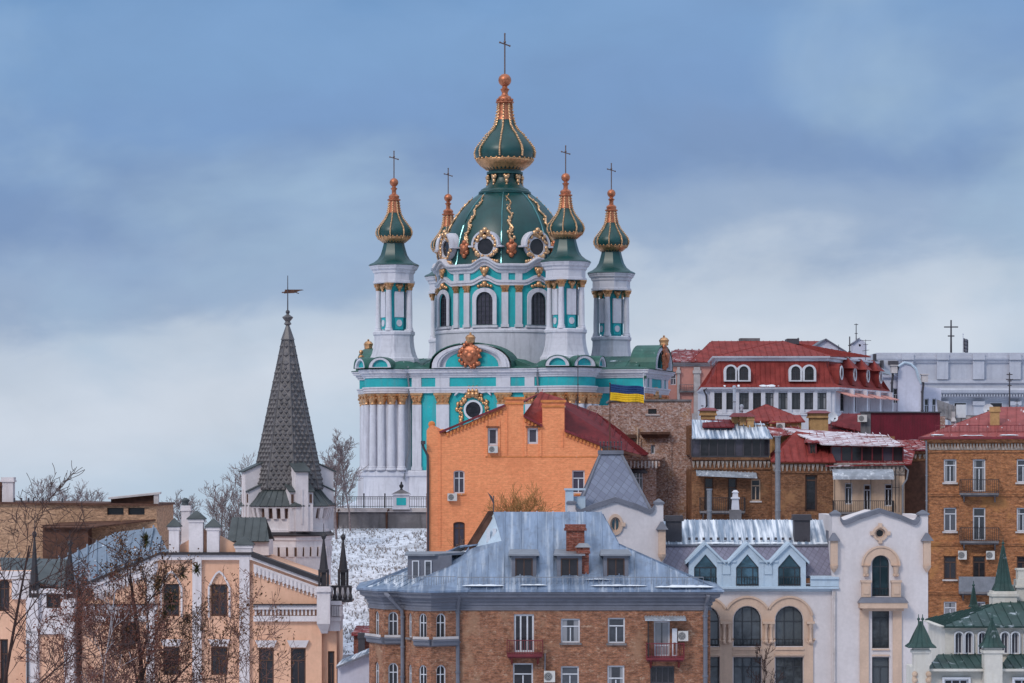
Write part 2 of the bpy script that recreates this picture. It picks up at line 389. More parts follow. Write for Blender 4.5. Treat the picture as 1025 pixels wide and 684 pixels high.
        while k * seam < u1:
            u = k * seam + .013; k += 1; xs = []
            for i in range(len(uv)):
                (ua, va), (ub, vb) = uv[i], uv[(i + 1) % len(uv)]
                if (ua - u) * (ub - u) < 0: xs.append(va + (vb - va) * (u - ua) / (ub - ua))
            xs.sort()
            for a, b in zip(xs[::2], xs[1::2]):
                if b - a < .1: continue
                A = P[0] + e * u + sl * (a + .01); B = P[0] + e * u + sl * (b - .01); q = e * (w / 2)
                s.hexa([A - q - nrm * .01, A + q - nrm * .01, B + q - nrm * .01, B - q - nrm * .01], [A - q + nrm * h, A + q + nrm * h, B + q + nrm * h, B - q + nrm * h])
        return s
    def mesh(s, name, m, smooth=None):
        me = bpy.data.meshes.new(name); me.from_pydata(s.v, [], s.f); me.materials.append(MATS[m] if isinstance(m, str) else m)
        bm = bmesh.new(); bm.from_mesh(me); bmesh.ops.recalc_face_normals(bm, faces=bm.faces); bm.to_mesh(me); bm.free()
        if smooth:
            me.polygons.foreach_set('use_smooth', [True] * len(me.polygons)); me.set_sharp_from_angle(angle=R(smooth))
        return me
    def build(s, name, m, parent=None, smooth=None, M=None):
        return link(name, s.mesh(name, m, smooth), parent, M)

def link(name, me, parent=None, M=None):
    o = bpy.data.objects.new(name, me); col.objects.link(o)
    if parent: o.parent = parent
    if M is not None: o.matrix_local = M
    return o
def tag(o, label, cat, group=None, kind=None):
    o['label'] = label; o['category'] = cat
    if group: o['group'] = group
    if kind: o['kind'] = kind
    return o
def thing(name, label, cat, loc, rz=0, group=None):
    o = bpy.data.objects.new(name, None); col.objects.link(o); o.location = loc; o.rotation_euler = (0, 0, rz); o.empty_display_size = .5
    return tag(o, label, cat, group)
def struct(name, mb, m, smooth=None):
    o = mb.build(name, m, None, smooth); o['kind'] = 'structure'; o['label'] = name.replace('_', ' '); return o
def wx(px, Y): return (px - 512.5) * Y / F
def wz(py, Y): return EYE + (HZ - py) * Y / F
T3 = lambda x, y, z: Matrix.Translation((x, y, z))
RZ = lambda a: Matrix.Rotation(a, 4, 'Z')

# ------------------------------------------------------------ terrain height
PR = [(-400, 14), (60, 17), (150, 19.5), (200, 22.5), (228, 25), (284.6, 34.4), (285.4, 36.2), (350, 36.4), (450, 20), (1000, -10), (9000, -330)]
def th(x, y):
    for (a, za), (b, zb) in zip(PR, PR[1:]):
        if y <= b: break
    z = za + (zb - za) * (y - a) / (b - a)
    k = min(1, max(0, (-17.5 - x) / 9)); k = k * k * (3 - 2 * k)
    if y > 215: z = z * (1 - k) + (min(z, 23.7 + (y - 215) * .055)) * k
    return z

class Bd:
    """a building: its Empty, with a map from photograph pixels on one of its planes to local metres"""
    def __init__(s, name, label, cat, px, Y, base=None, rz=0, group=None):
        x = wx(px, Y); zb = th(x, Y) - .6 if base is None else base
        s.o = thing(name, label, cat, (x, Y, zb), rz, group)
        s.M = T3(x, Y, zb) @ RZ(rz); s.I = s.M.inverted(); s.Y = Y; s.px = px
    def P(s, px, py, dy=0):
        c = s.I @ Vector((0, 0, EYE)); d = s.I.to_3x3() @ Vector(((px - 512.5) / F, 1, (HZ - py) / F)); t = (dy - c.y) / d.y
        return c + d * t
    def X(s, px, dy=0): return s.P(px, HZ, dy).x
    def Z(s, py, dy=0, px=None): return s.P(s.px if px is None else px, py, dy).z
    def UZ(s, px, py, dy=0): q = s.P(px, py, dy); return (q.x, q.z)

# ------------------------------------------------------------ windows
def shape(w, h, arch=0, n=10):
    """opening outline, bottom centre at origin. 0 rect, 1 round head, 2 segmental, 3 pointed, 4 circle/oval, 5 gable head"""
    a = w / 2
    if arch == 4: return [(a * math.cos(2 * math.pi * k / 20), h / 2 + h / 2 * math.sin(2 * math.pi * k / 20)) for k in range(20)]
    if arch == 5: return [(-a, 0), (a, 0), (a, h * .58), (0, h), (-a, h * .58)]
    if arch == 0: return [(-a, 0), (a, 0), (a, h), (-a, h)]
    o = [(-a, 0), (a, 0)]
    rise = {1: a, 2: a * .35, 3: a * 1.5}[arch]
    for k in range(n + 1):
        th_ = math.pi * k / n; x = a * math.cos(th_)
        y = math.sin(th_) if arch != 3 else (1 - abs(math.cos(th_)) ** 1.6)
        o.append((x, h - rise + rise * y))
    return o
def inset(w, h, arch, f): return [(x, z + f) for x, z in shape(w - 2 * f, h - 2 * f, arch)]
CACHE = {}; RW = random.Random(12)
def window(parent, M, w, h, arch=0, cols=2, tr=.68, fm='white_frame', gm='glass_grey', fw=.09, sill=None, name='window', bars=0, surround=None, sw=.25, depth=.09):
    """window part (frame) with pane, sill and surround as sub-parts; M puts its bottom centre on the wall plane"""
    w = round(w, 2); h = round(h, 2)
    if gm in ('glass_grey', 'glass_curtain'): gm = RW.choice(('glass_grey', 'glass_curtain', 'glass_curtain', 'glass_dark'))
    key = (w, h, arch, cols, tr, fm, fw, bars, depth)
    if key not in CACHE:
        b = MB(); b.poly(shape(w, h, arch), [inset(w, h, arch, fw)], 0, depth)
        top = lambda u: max([z for x, z in shape(w, h, arch, 24) if abs(x - u) < w * .12] or [h])
        for c in range(1, cols):
            u = -w / 2 + w * c / cols; b.box(u - fw * .4, u + fw * .4, .012, depth - .012, fw, (h * tr if (tr and arch == 0 and cols == 2) else top(u)) - fw)
        if tr: b.box(-w / 2 + fw, w / 2 - fw, .016, depth - .016, h * tr - fw * .4, h * tr + fw * .4)
        for c in range(bars):
            z = h * (c + 1) / (bars + 1); b.box(-w / 2 + fw, w / 2 - fw, .02, depth - .02, z - fw * .25, z + fw * .25)
        f = b.mesh(name, fm); g = MB(); sh = inset(w, h, arch, fw * .6); g.poly(sh, (), depth * .6, depth * .6 + .02)
        CACHE[key] = (f, g)
    f, g = CACHE[key]
    o = link(name, f, parent, M)
    k2 = key + (gm,)
    if k2 not in CACHE: CACHE[k2] = g.mesh('pane', gm)
    link('pane', CACHE[k2], o)
    if sill:
        k3 = ('sill', w, sill)
        if k3 not in CACHE: CACHE[k3] = MB().box(-w / 2 - .1, w / 2 + .1, -.26, .0, -.13, -.004).mesh('sill', sill)
        link('sill', CACHE[k3], o)
    if surround:
        k4 = ('sur', w, h, arch, surround, sw)
        if k4 not in CACHE:
            b = MB(); b.poly([(x * (w + 2 * sw) / w, z * (h + sw) / h) for x, z in shape(w, h, arch)], [[(x, z + .004) for x, z in shape(w, h, arch)]], -.24, -.10); CACHE[k4] = b.mesh('surround', surround)
        link('surround', CACHE[k4], o)
    return o

def wall(bd, name, m, outline, wins=(), dy=0, D=8, rev=.22, parent=None, M=None):
    """one wall drawn on the plane y=dy; outline in photo pixels; wins: dicts px,py0,py1,w + window options"""
    parent = parent or bd.o; holes = []; todo = []
    for q in wins:
        q = dict(q); px, y0, y1, wpx = q.pop('at'); x, z1 = bd.UZ(px, y0, dy); x2, z0 = bd.UZ(px, y1, dy)
        w = bd.X(px + wpx / 2, dy) - bd.X(px - wpx / 2, dy); w = round(w, 2); h = round(z1 - z0, 2)
        if z0 < .3: continue
        holes.append([(x + a, z0 + b) for a, b in shape(w, h, q.get('arch', 0))]); todo.append((x, z0, w, h, q))
    b = MB(); b.M = T3(0, dy, 0)
    b.shell([bd.UZ(a, c, dy) for a, c in outline] if M is None else outline, holes, rev, D)
    o = b.build(name, m, parent)
    for x, z, w, h, q in todo: window(parent, T3(x, dy + rev - .1, z), w, h, **q)
    return o
def facet(parent, mb, p0, p1, z0, z1, wins, rev=.2):
    """plane wall piece between two plan points with windows at (u fraction, z bottom, w, h, options); added to mb"""
    a = Vector((p0[0], p0[1], 0)); d = Vector((p1[0] - p0[0], p1[1] - p0[1], 0)); L = d.length; d.normalize()
    M = Matrix(((d.x, -d.y, 0, a.x), (d.y, d.x, 0, a.y), (0, 0, 1, 0), (0, 0, 0, 1)))
    holes = []
    for fr, z, w, h, q in wins:
        w = round(w, 2); h = round(h, 2)
        holes.append([(L * fr + x, z + y) for x, y in shape(w, h, q.get('arch', 0))])
        window(parent, M @ T3(L * fr, rev - .1, z), w, h, **q)
    mb.M = M; loops = [[(0, z0), (L, z0), (L, z1), (0, z1)]] + holes
    flat = [q for l in loops for q in l]; tri = tessellate_polygon([[Vector((q[0], q[1], 0)) for q in l] for l in loops])
    ia = [mb.p((q[0], 0, q[1])) for q in flat]
    for t in tri: mb.f.append([ia[k] for k in t])
    o = 4
    for l in holes:
        ib = [mb.p((q[0], rev, q[1])) for q in l]; n = len(l)
        for k in range(n): mb.f.append([ia[o + k], ia[o + (k + 1) % n], ib[(k + 1) % n], ib[k]])
        o += n
    mb.M = None
    return M, L

def chimney(bd, px0, px1, py0, py1, dy, D, m, cap=None, name='chimney'):
    x0, x1 = bd.X(px0, dy), bd.X(px1, dy); z1, z0 = bd.Z(py0, dy), bd.Z(py1, dy)
    b = MB(); b.box(x0, x1, dy, dy + D, z0, z1); e = (x1 - x0) * .12
    b.box(x0 - e, x1 + e, dy - e, dy + D + e, z1 - .34, z1 - .2)
    b.box(x0 - e * .6, x1 + e * .6, dy - e * .6, dy + D + e * .6, z1 - .2, z1 + .05)
    o = b.build(name, m, bd.o)
    if cap:
        c = MB(); c.hexa([(x0 - e * 2, dy - e * 2, z1 + .06), (x1 + e * 2, dy - e * 2, z1 + .06), (x1 + e * 2, dy + D + e * 2, z1 + .06), (x0 - e * 2, dy + D + e * 2, z1 + .06)],
                         [(x0 + e, dy + D * .3, z1 + .32), (x1 - e, dy + D * .3, z1 + .32), (x1 - e, dy + D * .7, z1 + .32), (x0 + e, dy + D * .7, z1 + .32)])
        c.build('cap', cap, o)
    return o
def railing_mb(mb, x0, x1, y, z0, z1, step=.16, r=.016, ydir=0):
    mb.box(x0, x1, y - .025, y + .025, z1 - .05, z1); mb.box(x0, x1, y - .02, y + .02, z0 + .06, z0 + .1)
    n = max(1, round((x1 - x0) / step))
    for k in range(n + 1):
        x = x0 + (x1 - x0) * k / n; mb.box(x - r, x + r, y - r, y + r, z0, z1 - .05)
def balcony(bd, px0, px1, py_slab, py_top, dy, proj, slab='stone_grey', rail='iron', solid=None, thick=.16):
    x0, x1 = bd.X(px0, dy), bd.X(px1, dy); zs, zt = bd.Z(py_slab, dy), bd.Z(py_top, dy)
    b = MB(); b.box(x0, x1, dy - proj, dy - .003, zs - thick, zs); b.box(x0 + .05, x1 - .05, dy - proj * .5, dy - .003, zs - thick - .12, zs - thick - .002)
    for x in (x0 + .3, x1 - .3): b.hexa([(x - .05, dy - proj * .8, zs - thick - .12), (x + .05, dy - proj * .8, zs - thick - .12), (x + .05, dy - .003, zs - thick - .55), (x - .05, dy - .003, zs - thick - .55)],
                                        [(x - .05, dy - proj * .8, zs - thick), (x + .05, dy - proj * .8, zs - thick), (x + .05, dy - .003, zs - thick), (x - .05, dy - .003, zs - thick)])
    o = b.build('balcony', slab, bd.o)
    r = MB()
    if solid:
        r.box(x0, x1, dy - proj, dy - proj + .05, zs + .003, zt); r.box(x0, x0 + .05, dy - proj + .05, dy - .01, zs + .003, zt); r.box(x1 - .05, x1, dy - proj + .05, dy - .01, zs + .003, zt)
        n = round((x1 - x0) / .25)
        for k in range(n): r.box(x0 + k * .25, x0 + k * .25 + .04, dy - proj - .03, dy - proj + .001, zs + .02, zt - .02)
    else:
        railing_mb(r, x0, x1, dy - proj + .04, zs + .003, zt)
        for xx in (x0 + .02, x1 - .02):
            r.box(xx - .02, xx + .02, dy - proj + .05, dy - .01, zt - .05, zt)
            for k in range(1, 6): y = dy - proj + proj * k / 6; r.box(xx - .015, xx + .015, y - .015, y + .015, zs + .003, zt - .05)
    r.build('railing', solid or rail, o)
    return o
def snow_strip(parent, p0, p1, w, h, seed=1):
    """a low uneven ridge of old snow lying between two points"""
    rg = random.Random(seed); p0, p1 = Vector(p0), Vector(p1); n = max(4, int((p1 - p0).length / .22)); d = (p1 - p0).normalized(); o = Vector((d.y, -d.x, 0)).normalized(); b = MB(); R_ = []
    for i in range(n + 1):
        c = p0.lerp(p1, i / n); k = math.sin(math.pi * i / n) ** .4 * rg.uniform(.45, 1.1) + .03; a = o * w * k * .5
        R_.append([b.p(c - a), b.p(c - a * .4 + Vector((0, 0, h * k))), b.p(c + a * .5 + Vector((0, 0, h * k * .8))), b.p(c + a * rg.uniform(.8, 1.3))])
    for i in range(n):
        for k in range(3): b.f.append([R_[i][k], R_[i + 1][k], R_[i + 1][k + 1], R_[i][k + 1]])
    b.build('snow_strip', 'snow', parent, 60)
def pipe(bd, pts, r=.07, m='dark_metal', name='downpipe', dy=-.15):
    b = MB(); b.tube([(bd.X(px, d), d, bd.Z(py, d)) for px, py, d in [(q + (dy,))[:3] for q in pts]], r, 8)
    z = [bd.Z(q[1], dy) for q in pts]; x = bd.X(pts[-1][0], (pts[-1] + (dy,))[2]); d = (pts[-1] + (dy,))[2]
    if len(pts) > 1:
        za, zb = bd.Z(pts[-2][1], d), bd.Z(pts[-1][1], d)
        k = za
        while k > zb: b.tube([(x, d, k), (x, d, k - .1)], r * 1.35, 8); k -= 1.9
    return b.build(name, m, bd.o, 40)
Bd.B = lambda s, dy=0: HZ + (EYE - s.o.location.z) / (s.Y + dy) * F      # photo row of the building's own base

# ------------------------------------------------------------ terrain
xs = sorted(set([-6000, -3000, -1500, -800, -400, -200, -120] + [-90 + 2 * k for k in range(91)] + [120, 200, 400, 800, 1500, 3000, 6000]))
ys = sorted(set([-400, -100, 0, 60, 100, 130, 150, 170, 185, 200, 210, 215, 220, 228] + [230 + 3 * k for k in range(18)] + [284.6, 285.4, 290, 300, 320, 350, 380, 420, 450, 500, 600, 800, 1000, 1500, 2500, 4000, 6000, 9000]))
b = MB(); idx = {}
for j, y in enumerate(ys):
    for i, x in enumerate(xs):
        n = .25 * math.sin(x * .5 + y * .31) * math.cos(y * .4 - x * .2) if 226 < y < 283 else 0
        b.v.append((x, y, th(x, y) + n))
n = len(xs)
for j in range(len(ys) - 1):
    for i in range(n - 1): b.f.append([j * n + i, j * n + i + 1, (j + 1) * n + i + 1, (j + 1) * n + i])
k = NT('snowy_ground')
f = k.rng(k.noise(2.6, 7, (1, 1, 1), .8), .38, .5)
f2 = k.rng(k.noise(.22, 5), .5, .66, .0, .4)
o = k.mix(f, (.31, .33, .38), (.70, .74, .82)); o = k.mix(f2, o, (.16, .155, .16))
k.l(o, k.b.inputs['Base Color']); k.b.inputs['Roughness'].default_value = .9; k.bump(f, .5, .12); MATS['snowy_ground'] = k.m
struct('snowy_hillside', b, 'snowy_ground', 40)
b = MB(); rg = random.Random(3)
for i in range(2600):
    y = rg.uniform(232, 284); x = rg.uniform(-20.5, -6)
    z = th(x, y) + .25 * math.sin(x * .5 + y * .31) * math.cos(y * .4 - x * .2)
    for q in range(3):
        a = rg.uniform(0, 6.28); h = rg.uniform(.12, .34); dx, dy = math.cos(a) * .05, math.sin(a) * .05; lx, ly = rg.uniform(-.18, .18), rg.uniform(-.18, .18)
        b.face([(x - dx, y - dy, z - .03), (x + dx, y + dy, z - .03), (x + lx, y + ly, z + h)])
tag(b.build('dry_grass', 'dry_grass'), 'dark dry grass tufts poking through the snow on the slope below the church', 'grass', kind='stuff')

# ------------------------------------------------------------ the church
CH = thing('church', 'tall baroque turquoise and white church with green domes and gilded ribs on the hilltop', 'church', (-.75, 312.4, 0), R(-16.5))
HX, HY, AX, AXL, AW = 6.5, 11.0, 16.0, 14.0, 5.0
def bulge(cx, cy, a0, a1, r=2.8, n=14): return [(cx + r * math.cos(R(a0 + (a1 - a0) * k / n)), cy + r * math.sin(R(a0 + (a1 - a0) * k / n))) for k in range(n + 1)]
PLAN = [(-HX, -HY), (HX, -HY)] + bulge(9.1, -9.1, -150, 60) + [(10.6, -AW), (AX, -AW), (AX, AW), (10.6, AW)] + bulge(9.1, 9.1, -60, 150) + \
       [(HX, HY), (-HX, HY)] + bulge(-9.1, 9.1, 30, 240) + [(-10.6, AW), (-AXL, AW), (-AXL, -AW), (-10.6, -AW)] + bulge(-9.1, -9.1, 120, 330)
def course(name, m, prof, smooth=30):
    b = MB(); b.sweep(prof, PLAN, True); return b.build(name, m, CH, smooth)
course('wall', 'turquoise', [(0, 39.5), (0, 48.0)])
for sx, sy, a0, a1 in ((1, -1, -150, 60), (1, 1, -60, 150), (-1, 1, 30, 240), (-1, -1, 120, 330)):
    b = MB(); b.sweep([(.03, 39.8), (.03, 47.75)], bulge(9.1 * sx, 9.1 * sy, a0 + 3, a1 - 3)); b.build('buttress_wall', 'white_plaster', CH, 30)
course('podium', 'white_plaster', [(.42, 34.5), (.42, 37.0), (.36, 37.2), (.3, 39.2), (.46, 39.35), (.46, 39.75), (.3, 39.9), (.0, 39.9)])
course('architrave', 'white_plaster', [(0, 47.72), (.3, 47.72), (.3, 47.92), (.36, 47.95), (.36, 48.14), (.46, 48.22), (.46, 48.34), (.2, 48.36), (.2, 48.34)])
course('frieze', 'turquoise', [(.2, 48.3), (.2, 49.3)])
course('cornice', 'white_plaster', [(.2, 49.24), (.36, 49.29), (.36, 49.44), (.5, 49.5), (.5, 49.66), (.74, 49.76), (.74, 49.9), (.86, 50.02), (.86, 50.12), (.1, 50.26), (-.6, 50.28)])
b = MB(); b.sweep([(.89, 50.13), (.89, 50.18), (.1, 50.33), (-1.6, 50.62)], PLAN, True); b.build('eave_flashing', 'roof_green', CH)
# cross roof: four arms with a rounded profile meeting under the drum
def arm_roof(name, hw, y0, y1, rot, top):
    pr = [(-hw - .5, 50.1), (-hw * .86, 50.5), (-hw * .62, top - .62), (-hw * .3, top - .3), (0, top), (hw * .3, top - .3), (hw * .62, top - .62), (hw * .86, 50.5), (hw + .5, 50.1)]
    b = MB(); b.M = RZ(rot); n = len(pr)
    b.poly(pr, (), y0, y1)
    for kk in range(1, 12):
        y = y0 + (y1 - y0) * kk / 12
        for q in range(n - 1): b.tube([(pr[q][0], y, pr[q][1]), (pr[q + 1][0], y, pr[q + 1][1])], .045, 4, False)
    return b.build(name, 'roof_green', CH)
arm_roof('roof', HX, -HY + .4, 0, 0, 51.75)
arm_roof('roof', AW, -AX + .6, 0, R(90), 51.65)
arm_roof('roof', HX, -HY + .4, 0, R(180), 51.75)
arm_roof('roof', AW, -AXL + .6, 0, R(-90), 51.65)

def frame_at(x, y, ang):
    """wall frame whose outward normal points at compass angle ang (0 = front, anticlockwise from above)"""
    return T3(x, y, 0) @ RZ(ang)
def capital_mb(b, w, d, z0, z1, M):
    b.M = M; h = z1 - z0
    b.box(-w * .5, w * .5, -d, 0, z0, z0 + h * .12)
    b.hexa([(-w * .42, -d * .85, z0 + h * .12), (w * .42, -d * .85, z0 + h * .12), (w * .42, 0, z0 + h * .12), (-w * .42, 0, z0 + h * .12)],
           [(-w * .62, -d * 1.25, z1 - h * .2), (w * .62, -d * 1.25, z1 - h * .2), (w * .62, 0, z1 - h * .2), (-w * .62, 0, z1 - h * .2)])
    b.box(-w * .68, w * .68, -d * 1.35, 0, z1 - h * .18, z1)
    for s in (-1, 0, 1): b.ball((s * w * .46, -d * 1.2, z0 + h * .62), .17 * min(1, h), 6); b.ball((s * w * .3, -d * 1.05, z0 + h * .3), .14 * min(1, h), 6)
    b.M = None
def pilaster(M, w, z0, z1, d=.28, gold=True):
    b = MB(); b.M = M; b.box(-w / 2, w / 2, -d, 0, z0, z1); b.box(-w / 2 - .08, w / 2 + .08, -d - .07, 0, z0, z0 + .3); b.box(-w / 2 - .04, w / 2 + .04, -d - .04, 0, z0 + .3, z0 + .42)
    o = b.build('pilaster', 'white_plaster', CH)
    c = MB(); capital_mb(c, w, d + .02, z1 + .003, z1 + 1.15, M); c.build('capital', 'gold', o, 50)
def column(x, y, r, z0, z1, parent, cap=1.1):
    b = MB(); b.lathe([(r * 1.35, z0), (r * 1.35, z0 + .18), (r * 1.15, z0 + .26), (r * 1.2, z0 + .34), (r, z0 + .42), (r * 1.0, z0 + (z1 - z0) * .4), (r * .86, z1)], 12, (x, y)); o = b.build('column', 'white_plaster', parent, 40)
    c = MB(); c.lathe([(r * .9, z1 + .003), (r * 1.02, z1 + .1), (r * .95, z1 + .14), (r * 1.1, z1 + cap * .4), (r * 1.5, z1 + cap * .8), (r * 1.62, z1 + cap * .82), (r * 1.62, z1 + cap)], 12, (x, y), wave=lambda a: 1 + .10 * math.cos(8 * a))
    for kk in range(8): c.ball((x + r * 1.35 * math.sin(kk * .785), y - r * 1.35 * math.cos(kk * .785), z1 + cap * .62), r * .3, 6)
    c.build('capital', 'gold', o if parent == CH else parent, 50)
for sx, sy, dg in ((-1, -1, 225), (1, -1, 315), (1, 1, 45), (-1, 1, 135)):
    for kk in range(-4, 5):
        a = R(dg + 19.5 * kk); column(9.1 * sx + 3.02 * math.cos(a), 9.1 * sy + 3.02 * math.sin(a), .40, 39.9, 46.55, CH)
rgo = random.Random(5)
for face in range(4):
    rot = R(90 * face); hw = HX if face in (0, 2) else AW; d = {0: HY, 1: AX, 2: HY, 3: AXL}[face]
    M = RZ(rot) @ T3(0, -d, 0)
    for u in ((-3.2, 3.2) if face in (0, 2) else (-2.7, 2.7)): pilaster(M @ T3(u, 0, 0), 1.35, 39.9, 46.55)
    for s in (-1, 1): pilaster(M @ T3(s * (hw - .55), 0, 0), .95, 39.9, 46.55)
    q_ = 3.2 if face in (0, 2) else 2.7                              # white blocks across the frieze over the pilasters
    for u, hb in ((-q_, .75 if q_ > 3 else .6), (q_, .75 if q_ > 3 else .6), (.55 - hw, .5), (hw - .55, .5)): fb = MB(); fb.M = M; fb.box(u - hb, u + hb, -.3, -.205, 48.35, 49.27); fb.build('frieze_block', 'white_plaster', CH)
    # curved pediment
    pw = 4.1 if face in (0, 2) else 3.6; ph = 2.35
    b = MB(); b.M = M; N = 20
    arc = lambda f_, zz=0: [(pw * f_ * math.cos(math.pi * k_ / N), 50.20 + zz + ph * f_ * math.sin(math.pi * k_ / N) ** .85) for k_ in range(N + 1)]
    b.poly(arc(1), [], -.55, .9); b.build('pediment', 'white_plaster', CH, 30)
    b = MB(); b.M = M; b.poly(arc(1.0), [[(x, z + .0) for x, z in arc(.80, .1)]], -1.02, -.553); b.poly(arc(.94, .02), [arc(.86, .06)], -1.12, -1.024)
    b.build('pediment_rim', 'white_plaster', CH, 30)
    b = MB(); b.M = M; b.poly([(x, z) for x, z in arc(.68, .12)], [], -.6, -.553); b.build('tympanum', 'turquoise', CH)
    b = MB(); b.M = M
    N2 = 16; top = [(pw * 1.06 * math.cos(math.pi * k_ / N2), 50.22 + ph * 1.06 * math.sin(math.pi * k_ / N2) ** .85) for k_ in range(N2 + 1)]
    for (x0, z0), (x1, z1) in zip(top, top[1:]): b.hexa([(x0, -1.1, z0 - .05), (x1, -1.1, z1 - .05), (x1, 1.6, z1 - .05), (x0, 1.6, z0 - .05)], [(x0, -1.1, z0 + .05), (x1, -1.1, z1 + .05), (x1, 1.6, z1 + .05), (x0, 1.6, z0 + .05)])
    b.build('pediment_roof', 'roof_green', CH)
    # gilded cartouche with a crown
    b = MB(); b.M = M @ T3(0, -1.05, 0)
    b.ball((0, -.12, 51.45), .95, 14, (1, .32, 1.1))
    for kk in range(18):
        for q in range(2): a = (kk + rgo.uniform(-.5, .5)) * 2 * math.pi / 18; rr = rgo.uniform(.85, 1.2); b.ball((rr * math.sin(a), -.12, 51.45 + rr * 1.1 * math.cos(a)), rgo.uniform(.13, .28), 6, (rgo.uniform(.7, 1.3), .8, rgo.uniform(.7, 1.3)))
    for kk in (-1, 1): b.ball((kk * .35, -.38, 51.65), .36, 8, (1, .5, 1))
    b.ball((0, -.38, 51.30), .42, 8, (1, .5, 1.2)); o = b.build('cartouche', 'copper_red', CH, 60)
    b = MB(); b.M = M @ T3(0, -1.05, 0); b.lathe([(.38, 52.70), (.44, 52.82), (.40, 52.90), (.5, 53.25), (.3, 53.50), (.1, 53.56)], 12, wave=lambda a: 1 + .08 * math.cos(6 * a))
    b.ball((0, 0, 53.65), .13, 6); b.box(-.3, .3, -.1, .1, 52.50, 52.70); b.build('crown', 'gold', o, 50)
    # round window with gilded frame under the pediment
    fz = 45.0
    window(CH, M @ T3(0, -.14, fz), 2.0, 2.0, 4, 1, 0, gm='glass_dark', fw=.2, depth=.2)
    b = MB(); b.M = M @ T3(0, -.02, 0)
    for kk in range(22):
        for q in range(3): a = R(-125 + 250 * kk / 21 + rgo.uniform(-6, 6)); rr = 1.42 + rgo.uniform(-.18, .32); b.ball((rr * math.sin(a), -.1, fz + 1 + rr * math.cos(a)), rgo.uniform(.12, .26), 6, (rgo.uniform(.7, 1.3), .7, rgo.uniform(.7, 1.3)))
    for kk in range(9): b.ball(((kk % 3 - 1) * .4, -.16, fz + 2.55 + .34 * (kk // 3)), .34 - .05 * (kk // 3), 7)
    for s in (-1, 1):
        for kk in range(6): b.ball((s * (1.3 - .06 * kk + .12 * math.sin(kk * 2)), -.08, fz - .1 - .32 * kk), .27 - .02 * kk, 7)
    b.build('window_ornament', 'gold', CH, 60)
    b = MB(); b.M = M
    for s in (-1, 1):
        pts = [(s * 1.9, fz + 2.4), (s * 1.5, fz + 2.75), (s * .9, fz + 2.65), (s * .55, fz + 3.0)]
        for (x0, z0), (x1, z1) in zip(pts, pts[1:]): b.hexa([(x0, -.34, z0), (x1, -.34, z1), (x1, 0, z1), (x0, 0, z0)], [(x0, -.34, z0 + .18), (x1, -.34, z1 + .18), (x1, 0, z1 + .18), (x0, 0, z0 + .18)])
    b.build('window_hood', 'white_plaster', CH)
    # tall lower windows
    window(CH, M @ T3(0, -.12, 40.3), 1.7, 3.5, 1, 3, .6, gm='glass_dark', fw=.14, depth=.16, surround='white_plaster', sw=.3)
# gilded figures on the outer corners of the side arms
for x, y in ((-AXL - .1, -AW), (AX + .2, -1.1)):
    b = MB(); b.ball((x, y, 51.40), .38, 8, (1, 1, 1.5)); b.ball((x, y, 52.20), .24, 8); b.ball((x, y, 50.70), .46, 8); b.ball((x + .1, y - .2, 51.70), .2, 6); b.build('gilded_figure', 'gold', CH, 60)
# small arched gables on the four bulges
for sx, sy, dg in ((-1, -1, 225), (1, -1, 315), (1, 1, 45), (-1, 1, 135)):
    cx, cy = 9.1 * sx, 9.1 * sy
    b = MB(); b.lathe([(3.6, 50.22), (3.2, 50.45), (2.7, 50.8), (2.2, 51.15)], 24, (cx, cy)); b.build('roof', 'roof_green', CH, 40)
    for da in (-42, 0, 42):
        a = R(dg + da + 90); M = T3(cx, cy, 0) @ RZ(a) @ T3(0, -3.45, 0)
        g = MB(); g.M = M; N = 14
        half = lambda r_, zz=0: [(r_ * math.cos(math.pi * k_ / N), 50.26 + zz + r_ * .86 * math.sin(math.pi * k_ / N)) for k_ in range(N + 1)]
        g.poly(half(1.22), [half(.86, .08)], -.42, .3); o = g.build('arched_gable', 'white_plaster', CH, 30)
        g = MB(); g.M = M; g.poly(half(.9, .03), [], -.12, .28); g.build('gable_panel', 'turquoise', o)
        g = MB(); g.M = M; g.poly(half(1.30), [half(1.225)], -.48, 1.3); g.build('gable_roof', 'roof_green', o, 30)

# ---- drum
DR = 6.95
b = MB(); b.lathe([(7.2, 50.0), (7.2, 53.9), (7.3, 54.0), (7.3, 54.2), (7.05, 54.45), (7.0, 54.5)], 64); b.build('drum_base', 'white_plaster', CH, 30)
b = MB(); b.lathe([(DR, 54.4), (DR, 60.9)], 64); b.build('drum', 'turquoise', CH, 30)
NP = 144
dpl = [(DR * math.cos(2 * math.pi * k_ / NP), DR * math.sin(2 * math.pi * k_ / NP)) for k_ in range(NP)]
def bumpz(i, amp):
    a = math.degrees(2 * math.pi * i / NP) % 45; a = min(a, 45 - a)           # windows every 45 degrees
    return amp * (.5 + .5 * math.cos(math.pi * min(1, a / 12.5)))
b = MB(); b.sweep([(.0, 58.75), (.22, 58.75), (.22, 58.95), (.34, 59.05), (.34, 59.3), (.0, 59.32)], dpl, True, lambda i: bumpz(i, .55)); b.build('architrave', 'white_plaster', CH, 30)
b = MB(); b.sweep([(.0, 60.0), (.2, 60.05), (.25, 60.3), (.5, 60.42), (.55, 60.62), (.75, 60.72), (.78, 60.86), (.1, 61.0), (-.5, 61.0)], dpl, True, lambda i: bumpz(i, .75)); b.build('cornice', 'white_plaster', CH, 30)
